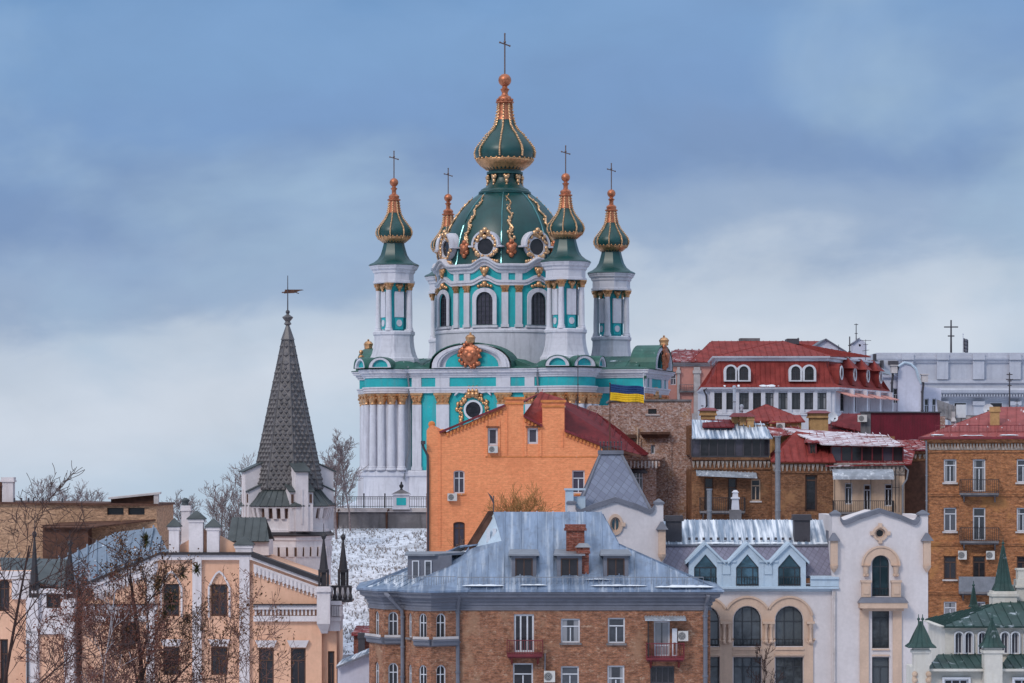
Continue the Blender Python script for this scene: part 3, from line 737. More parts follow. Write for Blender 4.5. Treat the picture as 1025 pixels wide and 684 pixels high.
for k8 in range(8):
    a = R(45 * k8); M = RZ(a) @ T3(0, -DR, 0)
    w = window(CH, M @ T3(0, -.12, 54.75), 1.75, 3.35, 1, 4, .0, 'dark_frame', 'glass_violet', .08, depth=.16, surround='white_plaster', sw=.42, bars=6)
    b = MB(); b.M = M; b.box(-1.35, 1.35, -.30, .08, 54.46, 54.7); b.build('sill', 'white_plaster', CH)
    b = MB(); b.M = M
    for kk in range(5): b.ball(((kk - 2) * .34, -.22, 58.72 + .1 * math.cos(kk - 2)), .2, 7)
    b.ball((0, -.32, 58.9), .34, 8); b.build('keystone', 'gold', CH, 60)
    b = MB(); b.M = M; b.ball((0, -.42, 60.25), .42, 8, (1, .6, 1)); b.ball((-.3, -.35, 60.45), .25, 6); b.ball((.3, -.35, 60.45), .25, 6); b.ball((0, -.4, 59.85), .24, 6); b.build('mask', 'gold', CH, 60)
    for da in (-5.8, 5.8):
        M2 = RZ(a + R(22.5 + da)) @ T3(0, -DR + .06, 0)
        b = MB(); b.M = M2; b.box(-.34, .34, -.26, 0, 54.5, 58.05); b.box(-.42, .42, -.33, 0, 54.5, 54.8); o = b.build('pilaster', 'white_plaster', CH)
        c = MB(); capital_mb(c, .68, .26, 58.053, 58.78, M2); c.build('capital', 'gold', o, 50)
        b = MB(); b.M = M2; b.box(-.36, .36, -.2, 0, 59.3, 60.06); b.build('frieze_block', 'white_plaster', CH)
# ---- dome
rgd = random.Random(11)
DP = [(6.75, 61.0), (6.55, 61.5), (6.35, 62.9), (6.05, 64.1), (5.65, 65.1), (5.1, 66.1), (4.3, 67.2), (3.4, 68.1), (2.6, 68.7)]
def prof_r(P, z):
    for (ra, za), (rb, zb_) in zip(P, P[1:]):
        if za <= z <= zb_: return ra + (rb - ra) * (z - za) / (zb_ - za)
    return P[-1][0]
b = MB(); b.lathe(DP, 64); dome = b.build('dome', 'dome_green', CH, 40)
for k8 in range(8):
    a = R(45 * k8 + 22.5 - 9)
    b = MB(); b.tube([((r + .02) * math.sin(a), -(r + .02) * math.cos(a), z) for r, z in DP], .075, 5); b.build('dome_rib', 'rib_shine', dome, 60)
for k8 in range(8):
    a = R(45 * k8 + 22.5); g = MB()
    for kk in range(17):
        z = 62.0 + 6.2 * kk / 16; r = prof_r(DP, z) + .1; rad = .30 - .011 * kk; s = .13 * math.sin(kk * 1.9)
        for q in range(3):
            s2 = s + rgd.uniform(-.2, .2); g.ball((r * math.sin(a + s2 / r), -r * math.cos(a + s2 / r), z + rgd.uniform(-.16, .16)), rad * rgd.uniform(.4, .75), 6, (1, 1, 1.3))
    g.tube([((prof_r(DP, z) + .1) * math.sin(a + .2 * math.sin(z * 4.4) / prof_r(DP, z)), -(prof_r(DP, z) + .1) * math.cos(a + .2 * math.sin(z * 4.4) / prof_r(DP, z)), z) for z in [62.2 + .25 * q for q in range(25)]], [.2 - .005 * q for q in range(25)], 6)
    g.build('garland', 'gold_pale', dome, 60)
    g = MB(); r = prof_r(DP, 62.6) + .16
    for dx, dz, rr in ((0, 0, .52), (-.3, .3, .3), (.3, .3, .3), (0, .65, .3), (-.3, -.35, .28), (.3, -.35, .28), (0, -.7, .3)):
        aa = a + dx / r; g.ball((r * math.sin(aa), -r * math.cos(aa), 62.6 + dz), rr, 8)
    g.build('cartouche', 'copper_red', dome, 60)
    # round dormer windows
    a = R(45 * k8); M = RZ(a) @ T3(0, -6.85, 0); zc = 62.75
    ring = lambda r_, n_=20: [(r_ * math.cos(2 * math.pi * q / n_), zc + r_ * math.sin(2 * math.pi * q / n_)) for q in range(n_)]
    b = MB(); b.M = M; b.poly(ring(1.22), [ring(.84)], -.12, 1.6); lu = b.build('dome_window', 'white_plaster', CH, 30)
    b = MB(); b.M = M; b.poly(ring(.86), [], .06, .1); b.build('pane', 'glass_dark', lu)
    b = MB(); b.M = M
    for kk in range(20):
        aa = 2 * math.pi * kk / 20
        for q in range(2): rr = 1.12 + rgd.uniform(-.12, .22); ab = aa + rgd.uniform(-.12, .12); b.ball((rr * math.sin(ab), -.16, zc + rr * math.cos(ab)), rgd.uniform(.11, .24), 6, (rgd.uniform(.7, 1.4), .8, rgd.uniform(.7, 1.3)))
    for kk in (-1, 0, 1): b.ball((kk * .34, -.2, zc + 1.42 + (.28 if kk == 0 else 0)), .3, 7)
    for s in (-1, 1):
        for kk in range(4): b.ball((s * (.5 + .26 * kk), -.16, zc - 1.38 - .05 * kk), .2, 6)
    b.build('wreath', 'gold_pale', lu, 60)
    b = MB(); b.M = M; N = 16
    hood = lambda r_: [(r_ * 1.0 * math.cos(R(-5 + 190 * q / N)), zc + .15 + r_ * 1.02 * math.sin(R(-5 + 190 * q / N))) for q in range(N + 1)]
    h = hood(1.46) + hood(1.26)[::-1]; b.poly(h, [], -.3, 1.7)
    for s in (-1, 1): b.box(s * 1.5 - .28, s * 1.5 + .28, -.3, 1.0, zc - .06, zc + .1)
    b.build('hood', 'white_plaster', lu, 30)
# ---- lantern and onion domes
def ribs(parent, P, n, c=(0, 0), bead=.085, off=.03, sub=3, z0=None):
    Q = []
    for (ra, za), (rb, zb_) in zip(P, P[1:]):
        for q in range(sub): Q.append((ra + (rb - ra) * q / sub, za + (zb_ - za) * q / sub))
    Q.append(P[-1])
    for kk in range(n):
        a = 2 * math.pi * kk / n + .12
        g = MB(); g.tube([(c[0] + (r + off) * math.sin(a), c[1] - (r + off) * math.cos(a), z) for r, z in Q], bead * .72, 5)
        L = 0; last = None
        for r, z in Q:                                             # beads along the rib
            if last is not None:
                d = math.hypot(r - last[0], z - last[1]); m = max(1, round(d / (bead * 2.5)))
                for q in range(m):
                    rr = last[0] + (r - last[0]) * q / m + off + bead * .8; zz = last[1] + (z - last[1]) * q / m
                    g.ball((c[0] + rr * math.sin(a), c[1] - rr * math.cos(a), zz), bead, 6)
            last = (r, z)
        g.build('gilded_rib', 'gold_pale', parent, 60)
def cross(parent_name_parent, x, y, z0, z1, s, rot):
    b = MB(); b.M = T3(x, y, 0) @ RZ(rot); h = z1 - z0
    b.tube([(0, 0, z0), (0, 0, z1)], .075 * s, 6)
    for zz, w, t in ((z1 - h * .25, .58, .14),):
        b.tube([(-w * s, 0, zz + t * s), (w * s, 0, zz - t * s)], .07 * s, 6)
        for q in (-1, 1): b.ball((q * w * s, 0, zz - q * t * s), .12 * s, 6)
    b.ball((0, 0, z1), .11 * s, 6); b.ball((0, 0, z1 - h * .20), .16 * s, 6)
    b.build('cross', 'cross_metal', parent_name_parent, 60)
LP = [(2.75, 68.65), (2.75, 68.85), (2.55, 69.0), (2.5, 69.12), (2.0, 69.4), (1.62, 69.9), (1.5, 70.3), (1.62, 70.65), (1.9, 70.72), (1.9, 70.95), (1.7, 71.0), (1.7, 71.2)]
b = MB(); b.lathe(LP, 32); b.build('lantern', 'dome_green', CH, 35)
for kk in range(8):
    a = R(45 * kk + 22.5); g = MB(); g.M = RZ(a) @ T3(0, -1.75, 0)
    g.ball((0, 0, 70.35), .3, 8); g.ball((-.18, 0, 70.5), .2, 6); g.ball((.18, 0, 70.5), .2, 6); g.ball((0, -.02, 69.95), .22, 6, (1, 1, 1.3)); g.ball((0, -.1, 69.6), .14, 6); g.build('lantern_ornament', 'gold_pale', CH, 60)
OP = [(1.95, 71.2), (2.72, 71.9), (3.02, 72.5), (3.1, 73.0), (2.95, 73.5), (2.55, 74.05), (1.92, 74.85), (1.4, 75.3), (1.05, 75.8), (.84, 76.6), (.68, 77.6), (.62, 78.2)]
b = MB(); b.lathe(OP, 40); on = b.build('onion_dome', 'dome_green', CH, 50)
ribs(on, OP[2:], 8, bead=.12)
b = MB(); b.lathe([(1.9, 71.15), (2.0, 71.25), (2.55, 71.65), (2.86, 72.0), (2.98, 72.2), (2.9, 72.32)], 60, wave=lambda a: 1 + .025 * math.cos(30 * a))
for kk in range(30): a = 2 * math.pi * kk / 30; b.ball((2.95 * math.sin(a), -2.95 * math.cos(a), 72.28), .14, 6)
b.build('gilded_band', 'gold', on, 60)
b = MB(); b.lathe([(.66, 78.1), (.95, 78.18), (.95, 78.32), (.7, 78.4), (.72, 78.62), (.62, 78.85), (.4, 78.95), (.3, 79.2), (.42, 79.5), (.5, 79.6), (.3, 79.75), (.26, 79.9), (.36, 80.0)], 20)
for kk in range(8): a = R(45 * kk); b.ball((.8 * math.sin(a), -.8 * math.cos(a), 78.5), .15, 6)
b.build('collar', 'copper_red', CH, 50)
b = MB(); b.lathe([(.90, 76.4), (.80, 76.9), (.71, 77.5), (.66, 78.15)], 20); b.build('gilded_neck', 'copper_red', CH, 50)
b = MB(); b.ball((0, 0, 80.56), .68, 20); b.build('ball', 'copper_red', CH, 60)
cross(CH, 0, 0, 81.1, 85.4, 1.0, R(45))
# ---- corner towers
def lobes(r_ax, r_dg, hw):
    """square-with-lobes plan: a lobe on each axis direction"""
    o = []
    for kk in range(4):
        a = R(90 * kk - 90); ux, uy = math.cos(a), math.sin(a); px_, py_ = -uy, ux
        o += [(ux * r_ax - px_ * hw, uy * r_ax - py_ * hw), (ux * r_ax + px_ * hw, uy * r_ax + py_ * hw)]
        d = R(90 * kk - 45); o.append((math.cos(d) * r_dg, math.sin(d) * r_dg))
    return o
for sx, sy in ((-1, -1), (1, -1), (1, 1), (-1, 1)):
    c = (9.1 * sx, 9.1 * sy)
    pl = lobes(1.0, .98, .36)
    b = MB(); b.loft(pl, [(2.45, 50.1), (2.45, 51.1), (2.4, 51.3), (2.28, 51.4), (2.12, 51.8), (1.98, 52.4), (1.9, 53.1), (1.9, 53.6), (2.02, 53.75), (2.02, 54.0), (1.92, 54.1)], c); tw = b.build('corner_tower', 'white_plaster', CH)
    core = lobes(1.0, 1.16, .46)
    b = MB(); b.loft(core, [(.98, 54.1), (.98, 59.2)], c); b.build('tower_core', 'turquoise', tw)
    for kk in range(4):
        a = R(90 * kk); column(c[0] + 1.66 * math.sin(a), c[1] - 1.66 * math.cos(a), .31, 54.1, 58.25, tw, .72)
        M = T3(c[0], c[1], 0) @ RZ(a + R(45)) @ T3(0, -1.13, 0)
        b = MB(); b.M = M; b.box(-.42, .42, -.06, .05, 54.3, 55.5); b.build('tower_panel', 'turquoise', tw)
        b = MB(); b.M = M; b.box(-.5, .5, -.14, .05, 55.5, 58.1); b.poly([(.3 * math.cos(R(15 * q)), 54.9 + .34 * math.sin(R(15 * q))) for q in range(24)], [], -.13, -.062); b.build('tower_niche', 'white_plaster', tw)
        b = MB(); b.M = M; b.ball((0, -.15, 58.6), .32, 8); b.ball((-.26, -.12, 58.75), .2, 6); b.ball((.26, -.12, 58.75), .2, 6); b.ball((0, -.15, 58.25), .18, 6); b.build('tower_ornament', 'gold', tw, 60)
        b = MB(); b.M = M @ T3(0, -.14, 0); b.poly([(x, z + 59.35) for x, z in shape(.85, .62, 1)], [], -.12, .1); b.build('frieze_panel', 'turquoise', tw)
    b = MB(); b.loft(lobes(1.0, 1.0, .42), [(1.7, 58.97), (1.98, 58.98), (1.98, 59.2), (1.86, 59.25), (1.86, 59.95), (1.98, 60.05), (2.02, 60.25), (2.2, 60.4), (2.25, 60.55), (2.34, 60.68), (2.34, 60.78), (1.9, 60.82)], c); b.build('tower_cornice', 'white_plaster', tw)
    bell = [(2.42, 60.80), (2.28, 60.95), (1.9, 61.13), (1.52, 61.45), (1.26, 61.9), (1.12, 62.4), (1.0, 62.9), (.95, 63.2)]
    b = MB(); b.loft(lobes(1.0, 1.0, .42), bell, c); b.build('bell_roof', 'dome_green', tw, 25)
    P = [(1.15, 63.15), (1.55, 63.55), (1.76, 63.95), (1.8, 64.25), (1.66, 64.65), (1.3, 65.12), (.92, 65.6), (.66, 66.1), (.54, 66.7), (.46, 67.45)]
    b = MB(); b.lathe(P, 32, c); b.build('onion_dome', 'dome_green', tw, 50); ribs(tw, P[1:], 8, c, .085)
    b = MB(); b.lathe([(1.1, 63.12), (1.2, 63.2), (1.45, 63.4), (1.62, 63.6), (1.66, 63.72), (1.6, 63.78)], 48, c, wave=lambda a: 1 + .025 * math.cos(24 * a))
    for kk in range(24): a = 2 * math.pi * kk / 24; b.ball((c[0] + 1.65 * math.sin(a), c[1] - 1.65 * math.cos(a), 63.76), .09, 6)
    b.build('gilded_band', 'gold', tw, 60)
    b = MB(); b.lathe([(.5, 67.4), (.68, 67.46), (.68, 67.58), (.5, 67.65), (.56, 67.9), (.42, 68.05), (.24, 68.15), (.22, 68.5), (.32, 68.65), (.36, 68.72), (.2, 68.8), (.2, 68.95)], 16, c); b.build('collar', 'copper_red', tw, 50)
    b = MB(); b.lathe([(.66, 66.2), (.57, 66.7), (.50, 67.45)], 16, c); b.build('gilded_neck', 'copper_red', tw, 50)
    b = MB(); b.ball((c[0], c[1], 69.32), .45, 16); b.build('ball', 'copper_red', tw, 60)
    cross(tw, c[0], c[1], 69.7, 72.5, .75, R(35))
for x, y in ((-6.75, -11.2), (6.85, -11.2)):
    b = MB(); b.tube([(x, y - .35, 50.4), (x, y - .5, 49.7), (x, y - .1, 48.4), (x, y - .1, 42), (x - .35, y - .3, 40), (x - .4, y - .5, 39)], .09, 6); b.build('downpipe', 'zinc', CH, 40)

# ------------------------------------------------------------ terrace wall, railing, gate pillar
xa, xb = wx(322, 285), wx(432, 285)
rw = thing('retaining_wall', 'stained grey retaining wall along the church terrace, above the snowy slope', 'wall', (xa, 285, 34), 0)
b = MB(); b.box(0, xb - xa, -.4, .6, -1.5, 1.95); b.build('wall', 'stone_grey', rw)
b = MB(); b.box(-.1, xb - xa + .1, -.62, .75, 1.953, 2.1); b.box(-.05, xb - xa + .05, -.5, .7, 2.103, 2.35); b.build('coping', 'pale_stone', rw)
for u in (1.5, 6.2): 
    b = MB(); b.tube([(u, -.5, -1.4), (u, -.5, 1.9), (u + .2, -.7, 2.2)], .1, 8); b.build('downpipe', 'rust_timber', rw)
fn = thing('iron_railing', 'black iron railing on the terrace wall in front of the church', 'railing', (xa, 285.3, 36.35), 0)
L = xb - xa; b = MB()
for k_ in range(int(L / .22)): b.box(k_ * .22 - .018, k_ * .22 + .018, -.018, .018, 0, 1.0)
b.build('baluster_row', 'iron', fn)['kind'] = 'stuff'
b = MB(); b.box(0, L, -.03, .03, 1.0, 1.07); b.box(0, L, -.025, .025, .1, .15); b.box(0, L, -.025, .025, .82, .86); b.build('rail', 'iron', fn)
for k_ in range(6): b = MB(); b.box(k_ * 2 - .06, k_ * 2 + .06, -.06, .06, 0, 1.25); b.ball((k_ * 2, 0, 1.3), .09, 6); b.build('post', 'iron', fn)
gp = thing('terrace_pillar', 'white pillar with turquoise panel and black urn finial on the terrace railing', 'pillar', (wx(402, 285.2), 284.6, 36.2))
b = MB(); b.box(-.75, .75, -.4, .45, 0, 1.35); b.box(-.85, .85, -.5, .55, 0, .2); b.box(-.9, .9, -.55, .6, 1.353, 1.5); b.build('shaft', 'white_plaster', gp)
b = MB(); b.box(-.45, .45, -.44, -.403, .4, 1.1); b.build('panel', 'turquoise', gp)
b = MB(); b.hexa([(-.85, -.5, 1.503), (.85, -.5, 1.503), (.85, .55, 1.503), (-.85, .55, 1.503)], [(-.2, -.15, 1.85), (.2, -.15, 1.85), (.2, .2, 1.85), (-.2, .2, 1.85)]); b.build('cap', 'stone_grey', gp)
b = MB(); b.lathe([(.16, 1.85), (.1, 2.0), (.2, 2.15), (.22, 2.3), (.08, 2.42), (.1, 2.52), (.02, 2.65)], 10, (0, .02)); b.build('finial', 'iron', gp, 50)
# ------------------------------------------------------------ small mounted things
def ac_unit(bd, px, py0, py1, wpx, dy, label):
    x, z0 = bd.UZ(px, py1, dy); z1 = bd.Z(py0, dy); w = bd.X(px + wpx / 2, dy) - bd.X(px - wpx / 2, dy); h = z1 - z0
    q = bd.M @ Vector((x, dy, z0)); t = thing('air_conditioner', label, 'air conditioner', q, bd.o.rotation_euler.z, 'air conditioners on the facades')
    b = MB(); b.box(-w / 2, w / 2, -.42, -.08, 0, h); b.box(-w * .3, -w * .24, -.08, 0, -.04, .05); b.box(w * .24, w * .3, -.08, 0, -.04, .05); b.build('casing', 'ac_white', t)
    r = h * .38; c = MB(); c.poly([(-w * .12 + r * math.cos(R(18 * k)), h / 2 + r * math.sin(R(18 * k))) for k in range(20)], [], -.435, -.422)
    g = c.build('fan_grille', 'dark_frame', t)
    c = MB()
    for k in range(3): rr = r * (.3 + .3 * k); c.poly([(-w * .12 + rr * math.cos(R(22.5 * q)), h / 2 + rr * math.sin(R(22.5 * q))) for q in range(16)], [[(-w * .12 + (rr - .02) * math.cos(R(22.5 * q)), h / 2 + (rr - .02) * math.sin(R(22.5 * q))) for q in range(16)]], -.45, -.437)
    c.build('guard', 'ac_white', g)
def dish(px, py, Y, d, label, az=25, tilt=25):
    t = thing('satellite_dish', label, 'satellite dish', (wx(px, Y), Y, wz(py, Y)), R(az), 'satellite dishes on the roofs')
    b = MB(); b.M = Matrix.Rotation(R(90 - tilt), 4, 'X'); r = d / 2
    b.lathe([(.02, -.16 * r), (r * .4, -.12 * r), (r * .75, 0), (r, .2 * r), (r * .99, .24 * r), (r * .7, .05 * r), (r * .3, -.08 * r), (.02, -.11 * r)], 24); b.build('reflector', 'dish', t, 40)
    b = MB(); b.tube([(0, -.05, -r * .9), (0, -r * .9, -.1)], .02, 5); b.box(-.06, .06, -r * .95 - .05, -r * .85, -.16, -.04); b.build('feed_arm', 'dark_metal', t)
    b = MB(); b.tube([(0, .1, 0), (0, .3, -.1), (0, .3, -r * 1.9)], .035, 6); b.build('mast', 'dark_metal', t)
def antenna(name, label, px, Y, py0, py1, bars, r=.05, group='rooftop aerials', fin=None):
    z0 = wz(py1, Y); h = wz(py0, Y) - z0; s = Y / F
    t = thing(name, label, 'antenna', (wx(px, Y), Y, z0), 0, group)
    b = MB(); b.tube([(0, 0, 0), (0, 0, h)], [r, r * .7], 6); b.build('mast', 'dark_metal', t)
    for py, wpx, tilt in bars:
        z = wz(py, Y) - z0; b = MB(); w = wpx * s / 2; b.tube([(-w, -.02, z - tilt * s), (w, -.02, z + tilt * s)], r * .6, 5)
        b.build('boom', 'dark_metal', t)

# ------------------------------------------------------------ the brick apartment house with the blue metal roof
A = Bd('apartment_house', 'red brick apartment house with blue metal roof, dark cornice and two canted bays', 'apartment house', 582, 190)
ze = A.Z(592.5); zw = A.Z(603); zf = A.Z(611)
plan_px = [(373, 12.5), (369.5, 3.6), (385, 1.3), (404, 1.3), (415.5, -.55), (431.5, -1.1), (457, -.25), (457.3, 0), (711, 0), (703, 12.5)]
AP = [(A.X(px, dy), dy) for px, dy in plan_px]
b = MB(); wb = dict(arch=1, cols=2, tr=.62, fm='white_frame', gm='glass_dark', fw=.07, sill='stone_grey')
def rows(fr, w, h, zz): return [(fr, z, w, h, wb) for z in zz]
z1 = A.Z(638.5); z2 = A.Z(690); hh = A.Z(613.5) - z1; zz3 = A.Z(741)
facet(A.o, b, AP[0], AP[1], 0, zf, [])
facet(A.o, b, AP[1], AP[2], 0, zf, rows(.5, .68, hh, (z1, z2, zz3)))
facet(A.o, b, AP[2], AP[3], 0, zf, rows(.45, .62, hh, (z1, z2, zz3)))
facet(A.o, b, AP[3], AP[4], 0, zf, rows(.55, .62, hh, (z1, z2, zz3)))
facet(A.o, b, AP[4], AP[5], 0, zf, rows(.48, .56, hh, (z1, z2, zz3)))
facet(A.o, b, AP[5], AP[6], 0, zf, rows(.4, .68, hh, (z1, z2, zz3)))
b.face([(*AP[6], 0), (*AP[7], 0), (*AP[7], zf), (*AP[6], zf)]); facet(A.o, b, AP[8], AP[9], 0, zf, [])
b.face([(*AP[9], 0), (*AP[0], 0), (*AP[0], zf), (*AP[9], zf)]); b.build('bay_wall', 'brick_apartment', A.o)
wn_ = dict(fm='white_frame', gm='glass_grey', sill='stone_grey', fw=.09)
wall(A, 'wall', 'brick_apartment', [(457.3, A.B()), (711, A.B()), (711, 611), (457.3, 611)], [
    dict(at=(524.5, 615, 653, 20), cols=3, tr=0, fm='white_frame', gm='glass_curtain', fw=.12), dict(at=(571, 619.5, 643.5, 19), gm='glass_curtain', **{k: v for k, v in wn_.items() if k != 'gm'}), dict(at=(617, 618.5, 644, 17), **wn_),
    dict(at=(662.5, 622, 657, 16), tr=.3, fm='white_frame', gm='glass_curtain'),
    dict(at=(523.5, 664, 698, 20), **wn_), dict(at=(570.5, 667, 692, 18), **wn_), dict(at=(616.5, 666.5, 692, 17), cols=2, tr=.5, fm='white_frame', gm='glass_curtain', fw=.1, sill='stone_grey'), dict(at=(663, 667, 700, 24), cols=4, tr=.5, fm='dark_metal', gm='glass_dark'),
    dict(at=(523.5, 715, 745, 20), **wn_), dict(at=(570.5, 718, 744, 18), **wn_), dict(at=(616.5, 718, 744, 17), **wn_)], 0, 12)
CP = [(x, y) for x, y in AP]
b = MB(); b.sweep([(-.05, zf - .03), (.09, zf), (.09, zf + .1), (.05, zf + .12), (.05, zw - .22), (.14, zw - .16), (.14, zw), (.30, zw + .08), (.30, zw + .22), (.58, zw + .34), (.62, ze - .12), (.78, ze - .08), (.78, ze), (-.3, ze)], CP); b.build('cornice', 'slate_trim', A.o)
b = MB(); b.sweep([(.80, ze + .004), (.84, ze + .02), (.84, ze + .14), (.80, ze + .12), (-.6, ze + .42)], CP); b.build('gutter', 'blue_roof', A.o)
X, Z = A.X, A.Z
RDG = 6.2
# main slopes
el0, el1 = (X(457) - .2, -.62, ze + .10), (X(721), -.78, ze + .06)
rl, rr_ = (X(494, RDG), RDG, Z(512.5, RDG)), (X(602, RDG), RDG, Z(512.5, RDG))
V = (X(502, 3.7), 3.7, Z(541.5, 3.7)); K1 = (X(620, 3.25), 3.25, Z(546, 3.25)); K2 = (K1[0], 9.2, K1[2]); bk = X(721)
b = MB(); b.roof([el0, el1, K1, rr_, rl, V], 1.05, .08, .06); b.build('roof', 'blue_roof', A.o)
b = MB(); b.roof([el1, (bk, 12.9, ze + .06), K2, K1], 1.05); b.roof([K1, K2, rr_], 1.05); b.build('roof', 'blue_roof', A.o)
b = MB(); b.roof([(bk, 12.95, ze + .06), (el0[0], 12.95, ze + .06), rl, rr_, K2], 1.05); b.build('roof', 'blue_roof', A.o)
gx = rl[0]
V = (X(502, 3.7), 3.7, Z(541.5, 3.7)); gl = (X(473.5, 5.6), 5.6, Z(548, 5.6))
b = MB(); b.face([gl, V, (rl[0], rl[1], rl[2] - .1)]); b.build('gable_wall', 'pale_blue', A.o)
b = MB(); f_ = Vector((-.35, -.35, 0)); q0, q1 = Vector(rl), Vector(gl)
b.hexa([q0 + Vector((0, 0, -.25)), q0 + f_ + Vector((0, 0, -.25)), q1 + f_ + Vector((-.2, 0, -.5)), q1 + Vector((-.2, 0, -.5))], [q0 + Vector((0, 0, .06)), q0 + f_ + Vector((0, 0, .06)), q1 + f_ + Vector((-.2, 0, -.1)), q1 + Vector((-.2, 0, -.1))])
b.hexa([q0 + f_ + Vector((0, 0, -.5)), q0 + Vector((.75, -.3, -1.3)), q1 + f_ + Vector((.5, 0, -.25)), q1 + f_ + Vector((-.2, 0, -.3))], [q0 + f_ + Vector((0, .1, -.05)), q0 + Vector((.75, -.2, -1.3)), q1 + f_ + Vector((.5, .1, -.2)), q1 + f_ + Vector((-.2, .1, -.1))])
b.build('bargeboard', 'rust_timber', A.o)
b = MB(); m_ = (Vector(gl) * .28 + Vector(V) * .42 + Vector(rl) * .3); b.box(m_.x - .3, m_.x - .06, m_.y - .25, m_.y, m_.z - .55, m_.z + .35); b.box(m_.x + .1, m_.x + .34, m_.y - .3, m_.y, m_.z - .55, m_.z + .35); b.build('gable_shutter', 'white_frame', A.o)
# low roof over the bays
lx = X(363, 1); tp = (X(460, 5.2), 5.2, Z(547, 5.2)); tq = (X(503, 5.6), 5.6, Z(541, 5.6))
b = MB(); b.roof([(X(405, 0.3), .3, ze + .14), el0, V, gl], .6); b.build('roof', 'blue_roof', A.o)
b = MB(); b.roof([(lx, 2.6, ze + .12), (X(405, .3), .3, ze + .14), gl, (X(436, 5.6), 5.6, Z(560, 5.6))], .6); b.build('roof', 'blue_roof_snowy', A.o)
b = MB(); b.roof([(lx, 13, ze + .1), (lx, 2.6, ze + .12), (X(436, 5.6), 5.6, Z(560, 5.6)), (tp[0], 7.5, tp[2])], .6); b.roof([(el0[0], 13, ze + .1), (lx, 13, ze + .1), (tp[0], 7.5, tp[2]), (tq[0], 7.5, tq[2])], .6); b.roof([tp, tq, (tq[0], 7.5, tq[2]), (tp[0], 7.5, tp[2])], 0); b.build('roof', 'blue_roof', A.o)
def dormer(bd, px, py0, py1, wpx, dy, D, wm, rm, cap=.22, win=True, gm='glass_dark', name='dormer', flare=True):
    x, z0 = bd.UZ(px, py1, dy); z1 = bd.Z(py0, dy); w = bd.X(px + wpx / 2, dy) - bd.X(px - wpx / 2, dy); h = z1 - z0
    b = MB(); ww, wh = round(w * .70, 2), round(h * .84, 2); b.M = T3(x, dy, z0)
    b.shell([(-w / 2, -.6), (w / 2, -.6), (w / 2, h), (-w / 2, h)], [[(u, v + h * .08) for u, v in shape(ww, wh)]], .14, D); o = b.build(name, wm, bd.o)
    c = MB(); e = .2; c.M = T3(x, dy, z0)
    c.hexa([(-w / 2 - e, -e * 1.6, h + .003), (w / 2 + e, -e * 1.6, h + .003), (w / 2 + e, D, h + .003), (-w / 2 - e, D, h + .003)], [(-w / 2 - e, -e * 1.6, h + .1), (w / 2 + e, -e * 1.6, h + .1), (w / 2 + .05, D, h + cap + .25), (-w / 2 - .05, D, h + cap + .25)])
    c.build('dormer_roof', rm, o)
    f = MB(); f.M = T3(x, dy + .04, z0 + h * .08); f.poly(shape(ww, wh), [inset(ww, wh, 0, .07)], 0, .09); f.box(-.03, .03, .01, .08, .07, wh - .07); f.build('frame', 'brown_frame', o)
    f = MB(); f.M = T3(x, dy + .04, z0 + h * .08); f.poly(inset(ww, wh, 0, .05), [], .05, .07); f.build('pane', gm, o)
    return o
for px in (524.5, 570, 616.5): dormer(A, px, 556.5, 588.5, 25, .55, 3.6, 'slate_trim', 'zinc')
# long flat-topped dormer above the bays
b = MB(); x0, x1 = X(408, 2.2), X(434, 2.2); za, zb = Z(590, 2.2), Z(556.5, 2.2)
b.box(x0, X(452, 2.2), 2.2, 5.2, za, zb); o = b.build('long_dormer', 'slate_trim', A.o)
b = MB(); b.hexa([(x0 - .2, 1.95, zb + .003), (x1 + .1, 1.95, zb + .003), (X(476, 4), 5.4, zb + .003), (x0 - .2, 5.4, zb + .003)], [(x0 - .2, 1.95, zb + .12), (x1 + .1, 1.95, zb + .12), (X(476, 4), 5.4, zb + .2), (x0 - .2, 5.4, zb + .2)]); b.build('dormer_roof', 'zinc', o)
for px in (416, 428.5):
    w_, h_ = .46, 1.5; xx = X(px, 2.2)
    f = MB(); f.M = T3(xx, 2.1, za + .35); f.poly(shape(w_, h_), [inset(w_, h_, 0, .07)], 0, .098); f.build('frame', 'white_frame', o)
    f = MB(); f.M = T3(xx, 2.1, za + .35); f.poly(inset(w_, h_, 0, .05), [], .04, .097); f.build('pane', 'glass_grey', o)
chimney(A, 567, 585, 526, 580, 1.9, 1.2, 'brick_chimney')
chimney(A, 578.5, 589.5, 549, 589, .75, .8, 'brick_chimney', 'zinc')
b = MB(); y_ = -.1; railing_mb(b, X(458), X(704), y_, ze + .25, ze + .95, .33, .014); b.build('snow_guard', 'zinc', A.o)['kind'] = 'stuff'
b = MB()
for (xa_, ya_), (xb_, yb_) in zip([(X(378, 3), 3.4), (X(404, 1.9), 1.9), (X(432, .2), .2)], [(X(404, 1.9), 1.9), (X(432, .2), .2), (X(456, .3), .3)]):
    n_ = 10
    for k_ in range(n_): u_ = k_ / n_; b.box(xa_ + (xb_ - xa_) * u_ - .014, xa_ + (xb_ - xa_) * u_ + .014, ya_ + (yb_ - ya_) * u_ - .014, ya_ + (yb_ - ya_) * u_ + .014, ze + .3, ze + .95)
    b.tube([(xa_, ya_, ze + .95), (xb_, yb_, ze + .95)], .022, 5)
b.build('snow_guard', 'zinc', A.o)['kind'] = 'stuff'
for q_, (pa, pb, dy_, w_, h_) in enumerate(((462, 505, -.35, .5, .10), (520, 548, -.3, .35, .08), (590, 648, -.35, .45, .09), (655, 716, -.45, .7, .14), (585, 612, .15, .3, .06))): snow_strip(A.o, (X(pa, dy_), dy_, ze + .12 + (dy_ + .7) * .77), (X(pb, dy_), dy_, ze + .12 + (dy_ + .7) * .77), w_, h_, q_)
